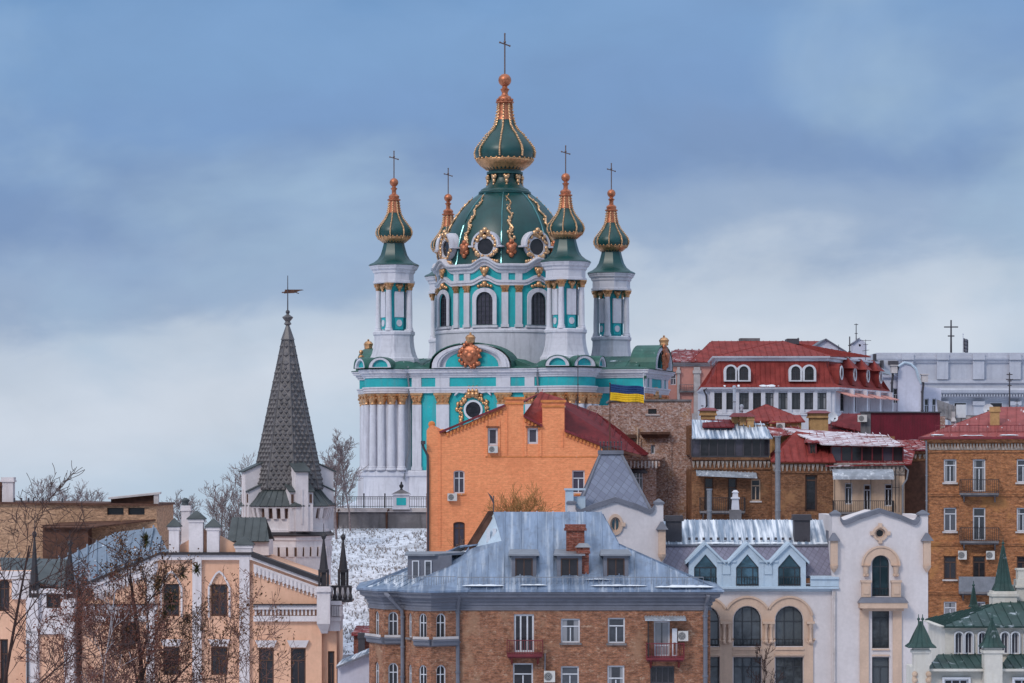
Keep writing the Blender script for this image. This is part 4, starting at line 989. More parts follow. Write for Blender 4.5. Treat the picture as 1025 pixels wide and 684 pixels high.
pipe(A, [(386, 594, .6), (389, 597, .3), (402, 611, .95), (403, 617, .95), (403, 745, .95)], .13, 'slate_trim')
pipe(A, [(460, 594, -.8), (459, 601, -.5), (458, 612, -.2), (458, 745, -.2)], .14, 'slate_trim')
pipe(A, [(709, 596, -.8), (707, 606, -.4), (706, 616, -.2), (706, 745, -.2)], .14, 'slate_trim')
for i, j in ((1, 2), (2, 3), (4, 5), (5, 6)):                        # grey window ledges of the bays
    b = MB(); b.sweep([(.004, A.Z(646.5)), (.22, A.Z(645)), (.24, A.Z(641.5)), (.34, A.Z(641)), (.34, A.Z(639.5)), (.004, A.Z(639.3))], [AP[i], AP[j]]); o = b.build('ledge', 'slate_trim', A.o)
    b = MB(); b.sweep([(.26, A.Z(639.2)), (.30, A.Z(639.2)), (.30, A.Z(636.6)), (.26, A.Z(636.6))], [AP[i], AP[j]]); b.build('flower_rail', 'pale_stone', o)
balcony(A, 507.5, 543, 654, 640, 0, .95, 'red_metal', 'red_metal')
balcony(A, 646.5, 684, 657.5, 643, 0, .95, 'red_metal', 'red_metal')
b = MB(); b.hexa([(X(645), -1.05, Z(620.8)), (X(686), -1.05, Z(620.8)), (X(686), 0, Z(617.6)), (X(645), 0, Z(617.6))], [(X(645), -1.05, Z(620)), (X(686), -1.05, Z(620)), (X(686), 0, Z(616.8)), (X(645), 0, Z(616.8))])
for k_ in range(14): xx = X(645) + (X(686) - X(645)) * (k_ + .5) / 14; b.hexa([(xx - .03, -1.05, Z(620)), (xx + .03, -1.05, Z(620)), (xx + .03, 0, Z(616.8)), (xx - .03, 0, Z(616.8))], [(xx - .03, -1.05, Z(619.4)), (xx + .03, -1.05, Z(619.4)), (xx + .03, 0, Z(616.2)), (xx - .03, 0, Z(616.2))])
b.build('awning', 'awning_metal', A.o)
b = MB(); x_ = X(648.5)
for k_ in range(8): b.box(x_ - .02, x_ + .02, -.95 + k_ * .13, -.92 + k_ * .13, Z(657), Z(620.5))
for k_ in range(5): z_ = Z(657) + (Z(622) - Z(657)) * k_ / 5; b.box(x_ - .015, x_ + .015, -.95, -.05, z_, z_ + .03)
b.build('balcony_trellis', 'iron', A.o)
b = MB(); b.poly([(X(672.5), Z(657)), (X(677.5), Z(657)), (X(677.5), Z(629)), (X(672.5), Z(629))], [[(X(673.7), Z(655.5)), (X(676.3), Z(655.5)), (X(676.3), Z(643)), (X(673.7), Z(643))]], -.35, -.28); b.build('balcony_shutter', 'white_frame', A.o)
b = MB(); b.tube([(X(545.5, -.1), -.1, Z(654)), (X(545.5, -.1), -.1, Z(690))], .04, 6); b.build('cable_duct', 'zinc', A.o)
ac_unit(A, 683.5, 631.5, 641.5, 10, -.02, 'white air conditioner beside the red balcony at the right end of the brick apartment house')
ac_unit(A, 550, 671.5, 682.5, 11, -.02, 'white air conditioner low on the brick apartment house between two windows, below the middle balcony')
b = MB(); z_ = rl[2]; b.tube([(gx, RDG, z_), (gx, RDG, z_ + 1.05)], .035, 5); b.hexa([(gx - .03, RDG - .02, z_ + .55), (gx + .05, RDG - .02, z_ + .6), (gx + .05, RDG + .02, z_ + .6), (gx - .03, RDG + .02, z_ + .55)], [(gx - .4, RDG - .02, z_ + 1.3), (gx - .1, RDG - .02, z_ + 1.0), (gx - .1, RDG + .02, z_ + 1.0), (gx - .4, RDG + .02, z_ + 1.3)]); b.build('weathervane', 'dark_metal', A.o)

# ------------------------------------------------------------ the cream house with arches and two gables
Bu = Bd('arched_house', 'cream townhouse with beige arches, teal glass and curved gables beside the brick apartment house', 'townhouse', 748, 205)
X, Z = Bu.X, Bu.Z; BB = Bu.B()
arches = (706, 748, 790)
tw_ = dict(fm='dark_frame', gm='glass_teal', fw=.08)
wall(Bu, 'wall', 'cream_wall', [(664, BB), (834, BB), (834, 590), (664, 590)],
     [dict(at=(c, 607, 647, 27.5), arch=1, cols=3, tr=.62, fm='dark_frame', gm='glass_dim', fw=.08) for c in arches] + [dict(at=(c, 658, 699, 27.5), cols=3, tr=.76, fm='dark_frame', gm='glass_dim', fw=.08) for c in arches] + [dict(at=(c, 711, 745, 27.5), cols=3, tr=.76, **tw_) for c in arches], 0, 11, .32)
s_ = 205 / F
def arcp(c, r, a0, a1, n=12): return [(c + r * math.cos(R(a0 + (a1 - a0) * k / n)), 621 - r * math.sin(R(a0 + (a1 - a0) * k / n))) for k in range(n + 1)]
ia = math.degrees(math.asin((24 ** 2 - 21 ** 2) ** .5 / 24))
ol = [(682, 752), (682, 621)] + arcp(706, 24, 180, ia)[1:] + arcp(748, 24, 180 - ia, ia)[1:] + arcp(790, 24, 180 - ia, 0)[1:] + [(814, 752)]
ol = ol[::-1]
holes = []
for c in arches:
    holes.append([Bu.UZ(c - 14.6, 648, -.12), Bu.UZ(c + 14.6, 648, -.12)] + [Bu.UZ(px, py, -.12) for px, py in arcp(c, 14.6, 0, 180)])
    for a_, b_ in ((657.5, 700), (710, 746)): holes.append([Bu.UZ(c - 14.6, b_, -.12), Bu.UZ(c + 14.6, b_, -.12), Bu.UZ(c + 14.6, a_, -.12), Bu.UZ(c - 14.6, a_, -.12)])
b = MB(); b.poly([Bu.UZ(px, py, -.12) for px, py in ol], holes, -.14, -.003); b.build('arch_surround', 'beige_trim', Bu.o)
for c in arches:                                                     # raised outer moulding of each arch
    b = MB(); h_ = arcp(c, 24.6, 168 if c == 706 else 180 - ia, 12 if c == 790 else ia, 14) ; h2 = arcp(c, 22.6, 168 if c == 706 else 180 - ia, 12 if c == 790 else ia, 14)
    b.poly([Bu.UZ(*q) for q in h_] + [Bu.UZ(*q) for q in h2[::-1]], [], -.24, -.143); b.build('arch_moulding', 'beige_trim', Bu.o)
    for k_ in range(7):                                              # voussoir joints
        a = R(20 + 140 * k_ / 6); b = MB(); p0 = (c + 15.5 * math.cos(a), 621 - 15.5 * math.sin(a)); p1 = (c + 22 * math.cos(a), 621 - 22 * math.sin(a))
    b = MB()
    railing_mb(b, X(c - 13.5), X(c + 13.5), .02, Z(647), Z(640), .22, .014); o = b.build('window_railing', 'iron', Bu.o)
    for y0_, y1_ in ((649, 650.6), (654.5, 656.2)): b = MB(); b.box(X(c - 14.6), X(c + 14.6), -.22, -.143 + .14, Z(y1_), Z(y0_)); b.build('string_moulding', 'beige_trim', Bu.o)
for px in (685, 727, 769, 811):
    for k_ in ((-2.6, 2.6) if px in (727, 769) else (0,)):
        b = MB(); x_ = X(px + k_); b.lathe([(.1, Z(641)), (.14, Z(639)), (.1, Z(637)), (.1, Z(629)), (.15, Z(627.5)), (.19, Z(624.5))], 10, (x_, -.24)); b.ball((x_, -.26, Z(642)), .16, 8); b.build('colonnette', 'beige_trim', Bu.o, 40)
    b = MB(); wq = 6.2 if px in (727, 769) else 4; b.box(X(px - wq), X(px + wq), -.44, -.143, Z(624.4), Z(622)); b.build('capital', 'beige_trim', Bu.o)
    b = MB(); rr0 = 7 if px in (727, 769) else 4
    pts = [(X(px + rr0 * math.cos(R(a))), -.2, Z(639 + 5 * math.sin(R(a)))) for a in range(0, 181, 20)]; b.tube(pts, .07, 6); b.build('swag', 'beige_trim', Bu.o, 40)
# pale blue cornice, dormers and slate mansard
x0, x1 = X(664), X(839)
b = MB(); b.sweep([(0, Z(592.5)), (.28, Z(591)), (.28, Z(590)), (.5, Z(589.3)), (.5, Z(587.4)), (.1, Z(587)), (-.2, Z(587))], [(x0, 0), (x1, 0)]); b.build('cornice', 'pale_blue', Bu.o)
b = MB(); b.roof([(x0, .3, Z(577, .3)), (x1 - .1, .3, Z(577, .3)), (x1 - .1, 2.3, Z(546, 2.3)), (x0, 2.3, Z(546, 2.3))], 0, thick=.2); b.build('mansard', 'slate', Bu.o)
b = MB(); b.roof([(x0, 2.25, Z(545.5, 2.25)), (x1 - .1, 2.25, Z(545.5, 2.25)), (x1 - .1, 6.2, Z(520.5, 6.2)), (x0, 6.2, Z(520.5, 6.2))], .5); b.roof([(x1 - .1, 10.9, Z(560, 6)), (x0, 10.9, Z(560, 6)), (x0, 6.25, Z(520.5, 6.2)), (x1 - .1, 6.25, Z(520.5, 6.2))], .5); b.build('upper_roof', 'blue_roof_snowy', Bu.o)
b = MB(); b.box(x0, x1 - .1, 2.12, 2.3, Z(547, 2.2), Z(545, 2.2)); b.build('ridge_flashing', 'slate_trim', Bu.o)
for k_ in range(17):
    px = 690 + k_ * 7.2
    if px > 828: break
    b = MB(); xx = X(px, 2.75); z_ = Z(541, 2.75); b.box(xx - .09, xx + .09, 2.62, 2.75, z_ + .02, z_ + .2); b.build('snow_stop', 'dark_metal', Bu.o)
for pa, pb in ((811, 839), (664, 686)):
    b = MB(); b.sweep([(.0, Z(586.9)), (.35, Z(586.9)), (.35, Z(580.5)), (.48, Z(579.5)), (.48, Z(577.5)), (-.28, Z(576.5))], [(X(pa), 0), (X(pb), 0)]); b.build('cornice_end', 'pale_blue', Bu.o)
for c in arches:
    wd, zb_, ze_, zt_ = 33 * s_ / 2, Z(586), Z(562), Z(545.5); xx = X(c); w_, h_ = round(22.5 * s_, 2), round(Z(555) - Z(586.5), 2)
    b = MB(); b.M = T3(xx, -.1, 0); hz = Z(586.5)
    b.shell([(-wd, hz - .05), (wd, hz - .05), (wd, ze_), (0, zt_), (-wd, ze_)], [[(u, v + hz) for u, v in shape(w_, h_, 5)]], .2, 2.6); o = b.build('dormer', 'pale_blue', Bu.o)
    f = MB(); f.M = T3(xx, .0, hz); f.poly(shape(w_, h_, 5), [inset(w_, h_, 5, .07)], 0, .09)
    for u in (-w_ / 4, w_ / 4): f.box(u - .035, u + .035, .01, .08, .06, h_ * .58)
    f.box(-w_ / 2 + .07, w_ / 2 - .07, .015, .078, h_ * .58 - .04, h_ * .58 + .04); f.build('frame', 'dark_frame', o)
    f = MB(); f.M = T3(xx, .0, hz); f.poly(inset(w_, h_, 5, .05), [], .05, .07); f.build('pane', 'glass_teal', o)
    f = MB(); f.M = T3(xx, -.1, 0); ext = .22
    for s in (-1, 1):
        f.hexa([(0, -.2, zt_ - .0), (s * (wd + ext), -.2, ze_ - ext * .9), (s * (wd + ext), 2.3, ze_ - ext * .9), (0, 2.3, zt_)], [(0, -.2, zt_ + .2), (s * (wd + ext), -.2, ze_ - ext * .9 + .2), (s * (wd + ext), 2.3, ze_ - ext * .9 + .2), (0, 2.3, zt_ + .2)])
    f.build('dormer_roof', 'pale_blue', o)
    f = MB(); railing_mb(f, xx - w_ / 2 + .02, xx + w_ / 2 - .02, -.14, hz, hz + .62, .2, .013); f.build('railing', 'iron', o)
for c in (727, 769): b = MB(); b.box(X(c - 9), X(c + 9), -.06, .55, Z(587), Z(563)); b.box(X(c - 4), X(c + 4), -.13, -.063, Z(575), Z(565)); b.box(X(c - 9.5), X(c + 9.5), -.2, .6, Z(563) + .003, Z(561)); b.build('dormer_panel', 'pale_blue', Bu.o)
for q_, (pa, pb) in enumerate(((688, 740), (745, 792), (814, 832))): snow_strip(Bu.o, (X(pa, 2.5), 2.5, Z(544.2, 2.5)), (X(pb, 2.5), 2.5, Z(544.2, 2.5)), .4, .12, 30 + q_)
chimney(Bu, 667, 682.5, 517, 546, 2.7, 1.1, 'dark_metal'); chimney(Bu, 795, 811, 516, 545, 2.7, 1.1, 'dark_metal')
pipe(Bu, [(836, 592, -.35), (835.5, 598, -.42), (835.5, 745, -.42)], .07, 'pale_stone')
def gable_house(cx, oy, dy, full):
    q = lambda px, py: (cx + px - 881, py + oy)
    curve = [(841, 519.5), (843, 523), (846.5, 524.2), (851, 522.5), (860, 518.5), (872, 514.8), (881, 511.8), (890, 514.8), (902, 518.5), (911, 522.5), (915.5, 524.2), (918.5, 523), (920.5, 519.5)]
    outl = [(833, BB + 3 - oy), (929, BB + 3 - oy), (929, 516), (920.5, 516)] + curve[::-1][0:0] + [(x, y) for x, y in curve[::-1]] + [(841, 516), (833, 516)]
    wins = [dict(at=(*q(881, 528.6), 528.6 + oy + 10.8, 10.5), arch=4, cols=1, tr=0, fm='beige_trim', gm='glass_teal' if not full else 'glass_dark', fw=.12)]
    wins[0]['at'] = (q(881, 0)[0], 528.8 + oy, 539.2 + oy + (5 if not full else 0), 10.4)
    if not full: wins[0]['cols'] = 2
    if full: wins += [dict(at=(q(881.5, 0)[0], 556, 597, 17.2), arch=1, cols=2, tr=.72, **tw_), dict(at=(q(881.5, 0)[0], 609.5, 649, 17.2), cols=2, tr=.76, fm='dark_frame', gm='glass_dim', fw=.08), dict(at=(q(881.5, 0)[0], 658, 699, 17.2), cols=2, tr=.76, fm='dark_frame', gm='glass_dim', fw=.08), dict(at=(q(881.5, 0)[0], 711, 745, 17.2), cols=2, tr=.76, **tw_)]
    wall(Bu, 'gable_wall', 'cream_wall', [q(*p) for p in outl], wins, dy, 1.2 if not full else 9, .3)
    U = lambda px, py: Bu.UZ(*q(px, py), dy)
    b = MB(); top = [U(*p) for p in curve]; b.poly([(x, z + .2) for x, z in top] + [(x, z - .12) for x, z in top[::-1]], [], dy - .2, dy + 1.3); b.build('coping', 'slate_trim', Bu.o)
    for pa, pb in ((833, 841), (920.5, 929)):
        xa_, z_ = U(pa, 516); xb_, _ = U(pb, 516); b = MB(); e = .08; xm = (xa_ + xb_) / 2
        b.box(xa_ - e, xb_ + e, dy - .1, dy + 1.25, z_ + .003, z_ + .12)
        b.hexa([(xa_ - e, dy - .1, z_ + .123), (xb_ + e, dy - .1, z_ + .123), (xb_ + e, dy + 1.25, z_ + .123), (xa_ - e, dy + 1.25, z_ + .123)], [(xm - .05, dy + .4, z_ + .36), (xm + .05, dy + .4, z_ + .36), (xm + .05, dy + .7, z_ + .36), (xm - .05, dy + .7, z_ + .36)]); b.build('post_cap', 'slate_trim', Bu.o)
    for px in (834.5, 927.5):                                        # corner consoles
        xm, z1_ = U(px, 541.5); b = MB(); b.box(xm - .24, xm + .24, dy - .38, dy - .003, U(px, 566)[1], z1_); b.lathe([(.05, U(px, 573)[1]), (.24, U(px, 569)[1]), (.3, U(px, 566)[1])], 10, (xm, dy - .2)); o = b.build('console', 'beige_trim', Bu.o)
        b = MB(); b.hexa([(xm - .42, dy - .56, z1_ + .003), (xm + .42, dy - .56, z1_ + .003), (xm + .42, dy - .002, z1_ + .003), (xm - .42, dy - .002, z1_ + .003)], [(xm - .08, dy - .12, z1_ + .55), (xm + .08, dy - .12, z1_ + .55), (xm + .08, dy - .002, z1_ + .55), (xm - .08, dy - .002, z1_ + .55)]); b.build('console_cap', 'slate_trim', o)
    xm, zm = U(881, 534); hgt = 5.2 if full else 7.8; zm = U(881, 534 + (0 if full else 2.5))[1]
    rg_ = lambda r0, e: [(xm + r0 * s_ * math.cos(R(15 * k)), zm + r0 * e * s_ * math.sin(R(15 * k))) for k in range(24)]
    b = MB(); e = 1 if full else 1.4; b.poly(rg_(7.6, e), [rg_(5.3, e)], dy - .14, dy - .003)
    for k_ in range(4 if full else 1): 
        a = R(90 * k_); b.box(xm + 8.1 * s_ * math.cos(a) - .13, xm + 8.1 * s_ * math.cos(a) + .13, dy - .18, dy - .003, zm + 8.1 * s_ * math.sin(a) - .13, zm + 8.1 * s_ * math.sin(a) + .13)
    b.build('oculus_ring', 'beige_trim', Bu.o)
    if full:
        b = MB(); N = 14
        hd = lambda r0, zc: [(U(881.5 + r0 * math.cos(R(180 * k / N)), 0)[0], U(0, zc - r0 * math.sin(R(180 * k / N)))[1]) for k in range(N + 1)]
        b.poly(hd(19, 566) + hd(10.2, 566)[::-1], [], dy - .2, dy - .003); b.build('arch_hood', 'beige_trim', Bu.o)
        b = MB(); h1 = hd(19.6, 566) + hd(17.8, 566)[::-1]; b.poly(h1, [], dy - .28, dy - .203); b.build('arch_moulding', 'beige_trim', Bu.o)
        for px in (866.5, 896.5):
            b = MB(); xm, za_ = U(px, 577); zb2 = U(px, 566)[1]; b.lathe([(.05, za_), (.16, za_ + .15), (.2, zb2 - .12), (.34, zb2)], 10, (xm, dy - .18)); b.ball((xm - .1, dy - .2, za_ + .1), .13, 6); b.ball((xm + .1, dy - .2, za_ + .1), .13, 6); b.build('bracket', 'beige_trim', Bu.o, 40)
            b = MB(); za_, zb2 = U(px, 597.5)[1], U(px, 581)[1]; b.box(xm - .3, xm + .3, dy - .5, dy - .003, za_, zb2 - .14); b.box(xm - .36, xm + .36, dy - .56, dy - .003, zb2 - .137, zb2); b.box(xm - .2, xm + .2, dy - .54, dy - .503, za_ + .2, zb2 - .35); b.build('baluster_post', 'beige_trim', Bu.o)
            b = MB(); wq = 4.4; b.box(X(px - wq + (-1.5 if px < 880 else 1.5), dy), X(px + wq + (-1.5 if px < 880 else 1.5), dy), dy - .16, dy - .003, 0, U(0, 609.5)[1]); b.build('beige_panel', 'beige_trim', Bu.o)
        b = MB(); xa_, xb_ = U(858, 0)[0], U(908, 0)[0]; zt_, zm_, zb2 = U(0, 597.8)[1], U(0, 603)[1], U(0, 608.5)[1]
        b.hexa([(xa_, dy - .95, zm_), (xb_, dy - .95, zm_), (xb_, dy - .003, zm_), (xa_, dy - .003, zm_)], [(xa_ + .25, dy - .75, zt_), (xb_ - .25, dy - .75, zt_), (xb_ - .25, dy - .003, zt_), (xa_ + .25, dy - .003, zt_)]); o = b.build('balcony_ledge', 'slate_trim', Bu.o)
        b = MB(); b.box(xa_ + .08, xb_ - .08, dy - .9, dy - .003, zb2, zm_ - .003); b.box(xa_ + .3, xb_ - .3, dy - .6, dy - .003, zb2 - .2, zb2 - .003); b.build('ledge_moulding', 'beige_trim', o)
        for y0_, y1_ in ((649.5, 651), (655.5, 657)): b = MB(); b.box(U(872.8, 0)[0], U(890.2, 0)[0], dy - .12, dy - .003, U(0, y1_)[1], U(0, y0_)[1]); b.build('string_moulding', 'beige_trim', Bu.o)
        for za_, zb2 in ((597, 589), (649, 641)): b = MB(); railing_mb(b, U(873.5, 0)[0], U(889.5, 0)[0], dy + .06, U(0, za_)[1], U(0, zb2)[1], .2, .013); b.build('window_railing', 'iron', Bu.o)
gable_house(881, 0, -.3, True)
gable_house(616, -11.3, -.3, False)
# left wing body and its steep slate roof
b = MB(); b.box(X(568), X(664) - .02, .95, 9, 0, Z(515)); b.build('wing_wall', 'cream_wall', Bu.o)
zt_ = Z(455, 4.6); zq = Z(515, 1); b = MB()
lo_ = [(X(577, 1), 1.0, zq), (X(654, 1), 1.0, zq), (X(654, 1), 8.8, zq), (X(577, 1), 8.8, zq)]; hi_ = [(X(601, 4.4), 4.4, zt_), (X(622, 4.4), 4.4, zt_), (X(622, 4.4), 5.6, zt_), (X(601, 4.4), 5.6, zt_)]
b.hexa(lo_, hi_); b.build('pavilion_roof', 'slate_blue', Bu.o)
b = MB()
for i in range(4): b.tube([lo_[i], hi_[i]], .1, 6)
b.box(hi_[0][0] - .15, hi_[1][0] + .15, 4.25, 5.75, zt_ + .003, zt_ + .28); b.build('roof_hip', 'slate_trim', Bu.o)
b = MB()
for k_ in range(7): xx = hi_[0][0] + (hi_[1][0] - hi_[0][0]) * k_ / 6; b.tube([(xx, 4.4, zt_ + .28), (xx, 4.4, zt_ + .8)], .03, 5); b.ball((xx, 4.4, zt_ + .85), .07, 6)
b.box(hi_[0][0], hi_[1][0], 4.37, 4.43, zt_ + .5, zt_ + .55); b.build('roof_cresting', 'dark_metal', Bu.o)
b = MB(); b.box(X(566), X(574), -.2, .9, Z(515), Z(491)); b.box(X(565), X(586), -.3, 1, Z(491) + .003, Z(489)); b.box(X(574) + .003, X(586), .2, .6, Z(515), Z(497)); b.build('corner_parapet', 'pale_blue', Bu.o)
b = MB(); b.box(X(832), X(846), 2, 3.6, Z(545), Z(532)); b.build('roof_hatch', 'slate_trim', Bu.o)
# side roof slope seen between the blue roof and the cream gable
b = MB(); b.roof([(X(640), -.2, Z(590)), (X(686), -.2, Z(590)), (X(686), 1.6, Z(569, 1.6)), (X(664), 1.6, Z(566, 1.6))], 0); b.build('side_roof', 'zinc', Bu.o)
# vents standing on the upper roof
for px, Y, y0_, y1_, r_, m_, lb in ((710, 213, 491, 524, .17, 'zinc', 'thin grey vent pipe behind the snowy roof ridge of the cream house'), (778.5, 243, 438, 522, .22, 'zinc', 'tall grey flue pipe running up in front of the old brick houses')):
    t = thing('vent_pipe', lb, 'vent pipe', (wx(px, Y), Y, wz(y1_, Y)), 0); h_ = wz(y0_, Y) - wz(y1_, Y)
    b = MB(); b.lathe([(r_, -2.0), (r_, h_), (r_ * 1.25, h_ + .02), (r_ * 1.25, h_ + .12)], 12); b.build('pipe', m_, t, 40)
    for k_ in range(int(h_ / 1.6)): b = MB(); b.lathe([(r_ * 1.02, .8 + k_ * 1.6), (r_ * 1.14, .82 + k_ * 1.6), (r_ * 1.14, .92 + k_ * 1.6), (r_ * 1.02, .94 + k_ * 1.6)], 12); b.build('joint_band', m_, t)
t = thing('masonry_vent', 'small white stepped masonry vent stack on a grey base behind the snowy roof', 'vent', (wx(736, 213), 213, wz(521, 213)), 0)
b = MB(); b.box(-.4, .4, -.4, .4, -1.6, .75); b.build('base', 'stone_grey', t)
b = MB(); b.loft([(-1, -1), (1, -1), (1, 1), (-1, 1)], [(.27, .753), (.22, 1.5), (.3, 1.52), (.3, 1.62), (.2, 1.66), (.17, 1.95), (.24, 1.98), (.1, 2.15)]); b.build('stack', 'white_plaster', t)
# ------------------------------------------------------------ brown brick house at the right edge
C = Bd('brown_brick_house', 'brown brick apartment house with balconies under a pinkish red hip roof at the right', 'apartment house', 990, 225, None, R(-10))
X, Z = C.X, C.Z; CB = C.B()
wc = dict(fm='white_frame', gm='glass_curtain', fw=.09, tr=.74)
wins = []
for px, door in ((951, 0), (980, 1), (1024, 0), (1055, 1)):
    for r_, (ya, yb) in enumerate(((460, 483), (508.5, 532), (557, 580), (602.5, 626), (650, 674), (697, 721))):
        d_ = door and r_ < 2; opt = dict(wc)
        if r_ == 2: opt.update(fm='brown_frame', gm='glass_dark')
        if not d_ and px != 980: opt['sill'] = 'pale_stone'
        wins.append(dict(at=(px, ya, yb + (9 if d_ else 0), 12.6), **opt))
wall(C, 'wall', 'brick_old', [(928.5, CB), (1072, CB), (1072, 440), (928.5, 440)], wins, 0, 12, .2)
x0, x1 = X(928.5), X(1072)
cp = [(x0, 8), (x0, 0), (x1, 0), (x1, 8)]
b = MB(); b.sweep([(0, Z(453.5)), (.1, Z(453)), (.1, Z(451)), (.04, Z(450.5)), (.04, Z(444)), (.2, Z(443)), (.25, Z(441.5)), (.42, Z(440)), (.45, Z(438.3)), (0, Z(438))], cp); b.build('cornice', 'brick_old', C.o)
b = MB(); n_ = 44                                                     # lace brick frieze, weathered white
for k_ in range(n_):
    xx = x0 + .1 + (x1 - x0 - .3) * k_ / n_; b.box(xx, xx + .13, -.16, -.043, Z(449.5), Z(444.2)); b.hexa([(xx, -.13, Z(450.5)), (xx + .24, -.13, Z(450.5)), (xx + .24, -.043, Z(450.5)), (xx, -.043, Z(450.5))], [(xx + .1, -.13, Z(447)), (xx + .16, -.13, Z(447)), (xx + .16, -.043, Z(447)), (xx + .1, -.043, Z(447))])
b.build('brick_frieze', 'lace_stone', C.o)
for ya in (493.5, 543, 592, 640):
    b = MB(); b.sweep([(0, Z(ya + 4)), (.1, Z(ya + 3.5)), (.1, Z(ya + 2)), (.16, Z(ya + 1.5)), (.16, Z(ya)), (0, Z(ya - .5))], cp); b.build('string_course', 'brick_old', C.o)
for px in (951, 980, 1024, 1055):
    for ya in (457.5, 506, 554.5): b = MB(); b.poly([(X(px - 8), Z(ya + 2.2)), (X(px + 8), Z(ya + 2.2)), (X(px + 8.6), Z(ya - 1)), (X(px - 8.6), Z(ya - 1))], [], -.07, -.003); b.build('lintel', 'brick_old', C.o)
for ya, yb in ((493.5, 480), (541.5, 528)): balcony(C, 961, 1000, ya, yb, 0, 1.0)
balcony(C, 960, 1000, 592, 577, 0, 1.0, solid='zinc')
balcony(C, 1042, 1075, 541.5, 528, 0, 1.0)
ex0, ex1 = X(922), X(1078); ez = Z(437.6); rz_ = Z(407.5, 6.5)
b = MB(); b.roof([(ex0, -.55, ez), (ex1, -.55, ez), (X(1058, 6.5), 6.5, rz_), (X(1003, 6.5), 6.5, rz_)], .7); b.build('roof', 'red_roof_pink', C.o)
b = MB(); b.roof([(ex0, 12.5, ez), (ex0, -.55, ez), (X(1003, 6.5), 6.5, rz_)], .7); b.roof([(ex1, 12.5, ez), (ex0, 12.5, ez), (X(1003, 6.5), 6.5, rz_), (X(1058, 6.5), 6.5, rz_)], .7); b.roof([(ex1, -.55, ez), (ex1, 12.5, ez), (X(1058, 6.5), 6.5, rz_)], .7); b.build('roof', 'red_roof_pink', C.o)
b = MB(); b.sweep([(.62, Z(440)), (.68, Z(439.6)), (.68, Z(437.6)), (.5, Z(437.2))], cp); b.build('gutter', 'red_metal', C.o)
b = MB(); railing_mb(b, X(936), X(1076), .55, Z(433.5, .5), Z(425.5, .5), .3, .014); b.build('snow_guard', 'red_metal', C.o)['kind'] = 'stuff'
for q_, (pa, pb, dy_) in enumerate(((930, 946, -.2), (960, 985, -.3), (1000, 1020, -.25))): snow_strip(C.o, (X(pa, dy_), dy_, ez + (dy_ + .55) * .42), (X(pb, dy_), dy_, ez + (dy_ + .55) * .42), .35, .07, 70 + q_)
chimney(C, 991, 1000.5, 408, 432, 2.0, .75, 'yellow_brick')
pipe(C, [(927, 441, -.5), (927.5, 450, -.2), (927.5, 700, -.2)], .07, 'zinc')
ac_unit(C, 963.5, 551.5, 560, 8.6, -.02, 'white air conditioner left of the two above the grey-panelled balcony')
ac_unit(C, 991.5, 551.5, 560, 8.6, -.02, 'white air conditioner right of the two above the grey-panelled balcony')
antenna('rooftop_antenna', 'dark mast with stacked short bars on the pinkish red roof at the right', 1010.5, 232, 373, 421, [(375, 6, 0), (380, 7, 0), (381.5, 4, 0), (386, 4, 0)], .07)
antenna('rooftop_antenna', 'small thin aerial on the right end of the pinkish red roof', 1018, 232, 400, 420, [(402, 5, 0), (405, 3, 0)], .03)
dish(989.5, 410, 233.5, .85, 'round white satellite dish beside the yellow chimney on the pinkish red roof', -15)

# ------------------------------------------------------------ the house with green turrets
D_ = Bd('turret_house', 'ivory villa with green pyramid turrets and a row of small arched windows, lower right', 'villa', 985, 165)
X, Z = D_.X, D_.Z; DB = D_.B()
aw = dict(arch=1, cols=2, tr=0, fm='white_frame', gm='glass_violet', fw=.05, surround='white_frame', sw=.07, depth=.08)
wall(D_, 'upper_wall', 'ivory_wall', [(946, DB), (1060, DB), (1060, 627.5), (946, 627.5)], [dict(at=(px, 633, 654.5, 7.2), **aw) for px in (959.5, 969.5, 983, 1005.5, 1016, 1029, 1040)], 3.0, 7, .16)
xx0, xx1 = X(945, 2.6), X(1062, 2.6)
b = MB(); b.roof([(xx0, 2.55, Z(627, 2.55)), (xx1, 2.55, Z(627, 2.55)), (X(1062, 7), 7, Z(602, 7)), (X(1005, 7), 7, Z(602, 7))], .55); b.roof([(xx0, 10.4, Z(627, 2.55)), (xx0, 2.55, Z(627, 2.55)), (X(1005, 7), 7, Z(602, 7))], .55); b.roof([(xx1, 10.4, Z(627, 2.55)), (xx0, 10.4, Z(627, 2.55)), (X(1005, 7), 7, Z(602, 7)), (X(1062, 7), 7, Z(602, 7))], .55); b.build('roof', 'turret_green', D_.o)
b = MB(); b.sweep([(0, Z(630.5, 3)), (.18, Z(629, 3)), (.18, Z(628, 3)), (.38, Z(627.6, 3)), (.4, Z(626.6, 3)), (0, Z(626.4, 3))], [(X(946, 3), 9), (X(946, 3), 3), (xx1, 3)]); b.build('cornice', 'ivory_wall', D_.o)
wall(D_, 'lower_wall', 'ivory_wall', [(914, DB), (1060, DB), (1060, 668.5), (914, 668.5)], [dict(at=(px, 680, 712, 24), cols=3, tr=.7, fm='white_frame', gm='glass_dark', fw=.08, surround='white_frame', sw=.12) for px in (957, 1027)], 0, 2.9, .16)
for pa, pb, name in ((927, 986, 'porch_roof'), (998, 1064, 'porch_roof')):
    b = MB(); b.roof([(X(pa), -.5, Z(669.5)), (X(pb), -.5, Z(669.5)), (X(pb - 3, 2.98), 2.98, Z(655, 2.98)), (X(pa + 12, 2.98), 2.98, Z(655, 2.98))], .45); b.build(name, 'turret_green', D_.o)
    b = MB(); b.box(X(pa), X(pb), -.56, -.503, Z(671.5), Z(669)); b.build('gutter', 'ivory_wall', D_.o)
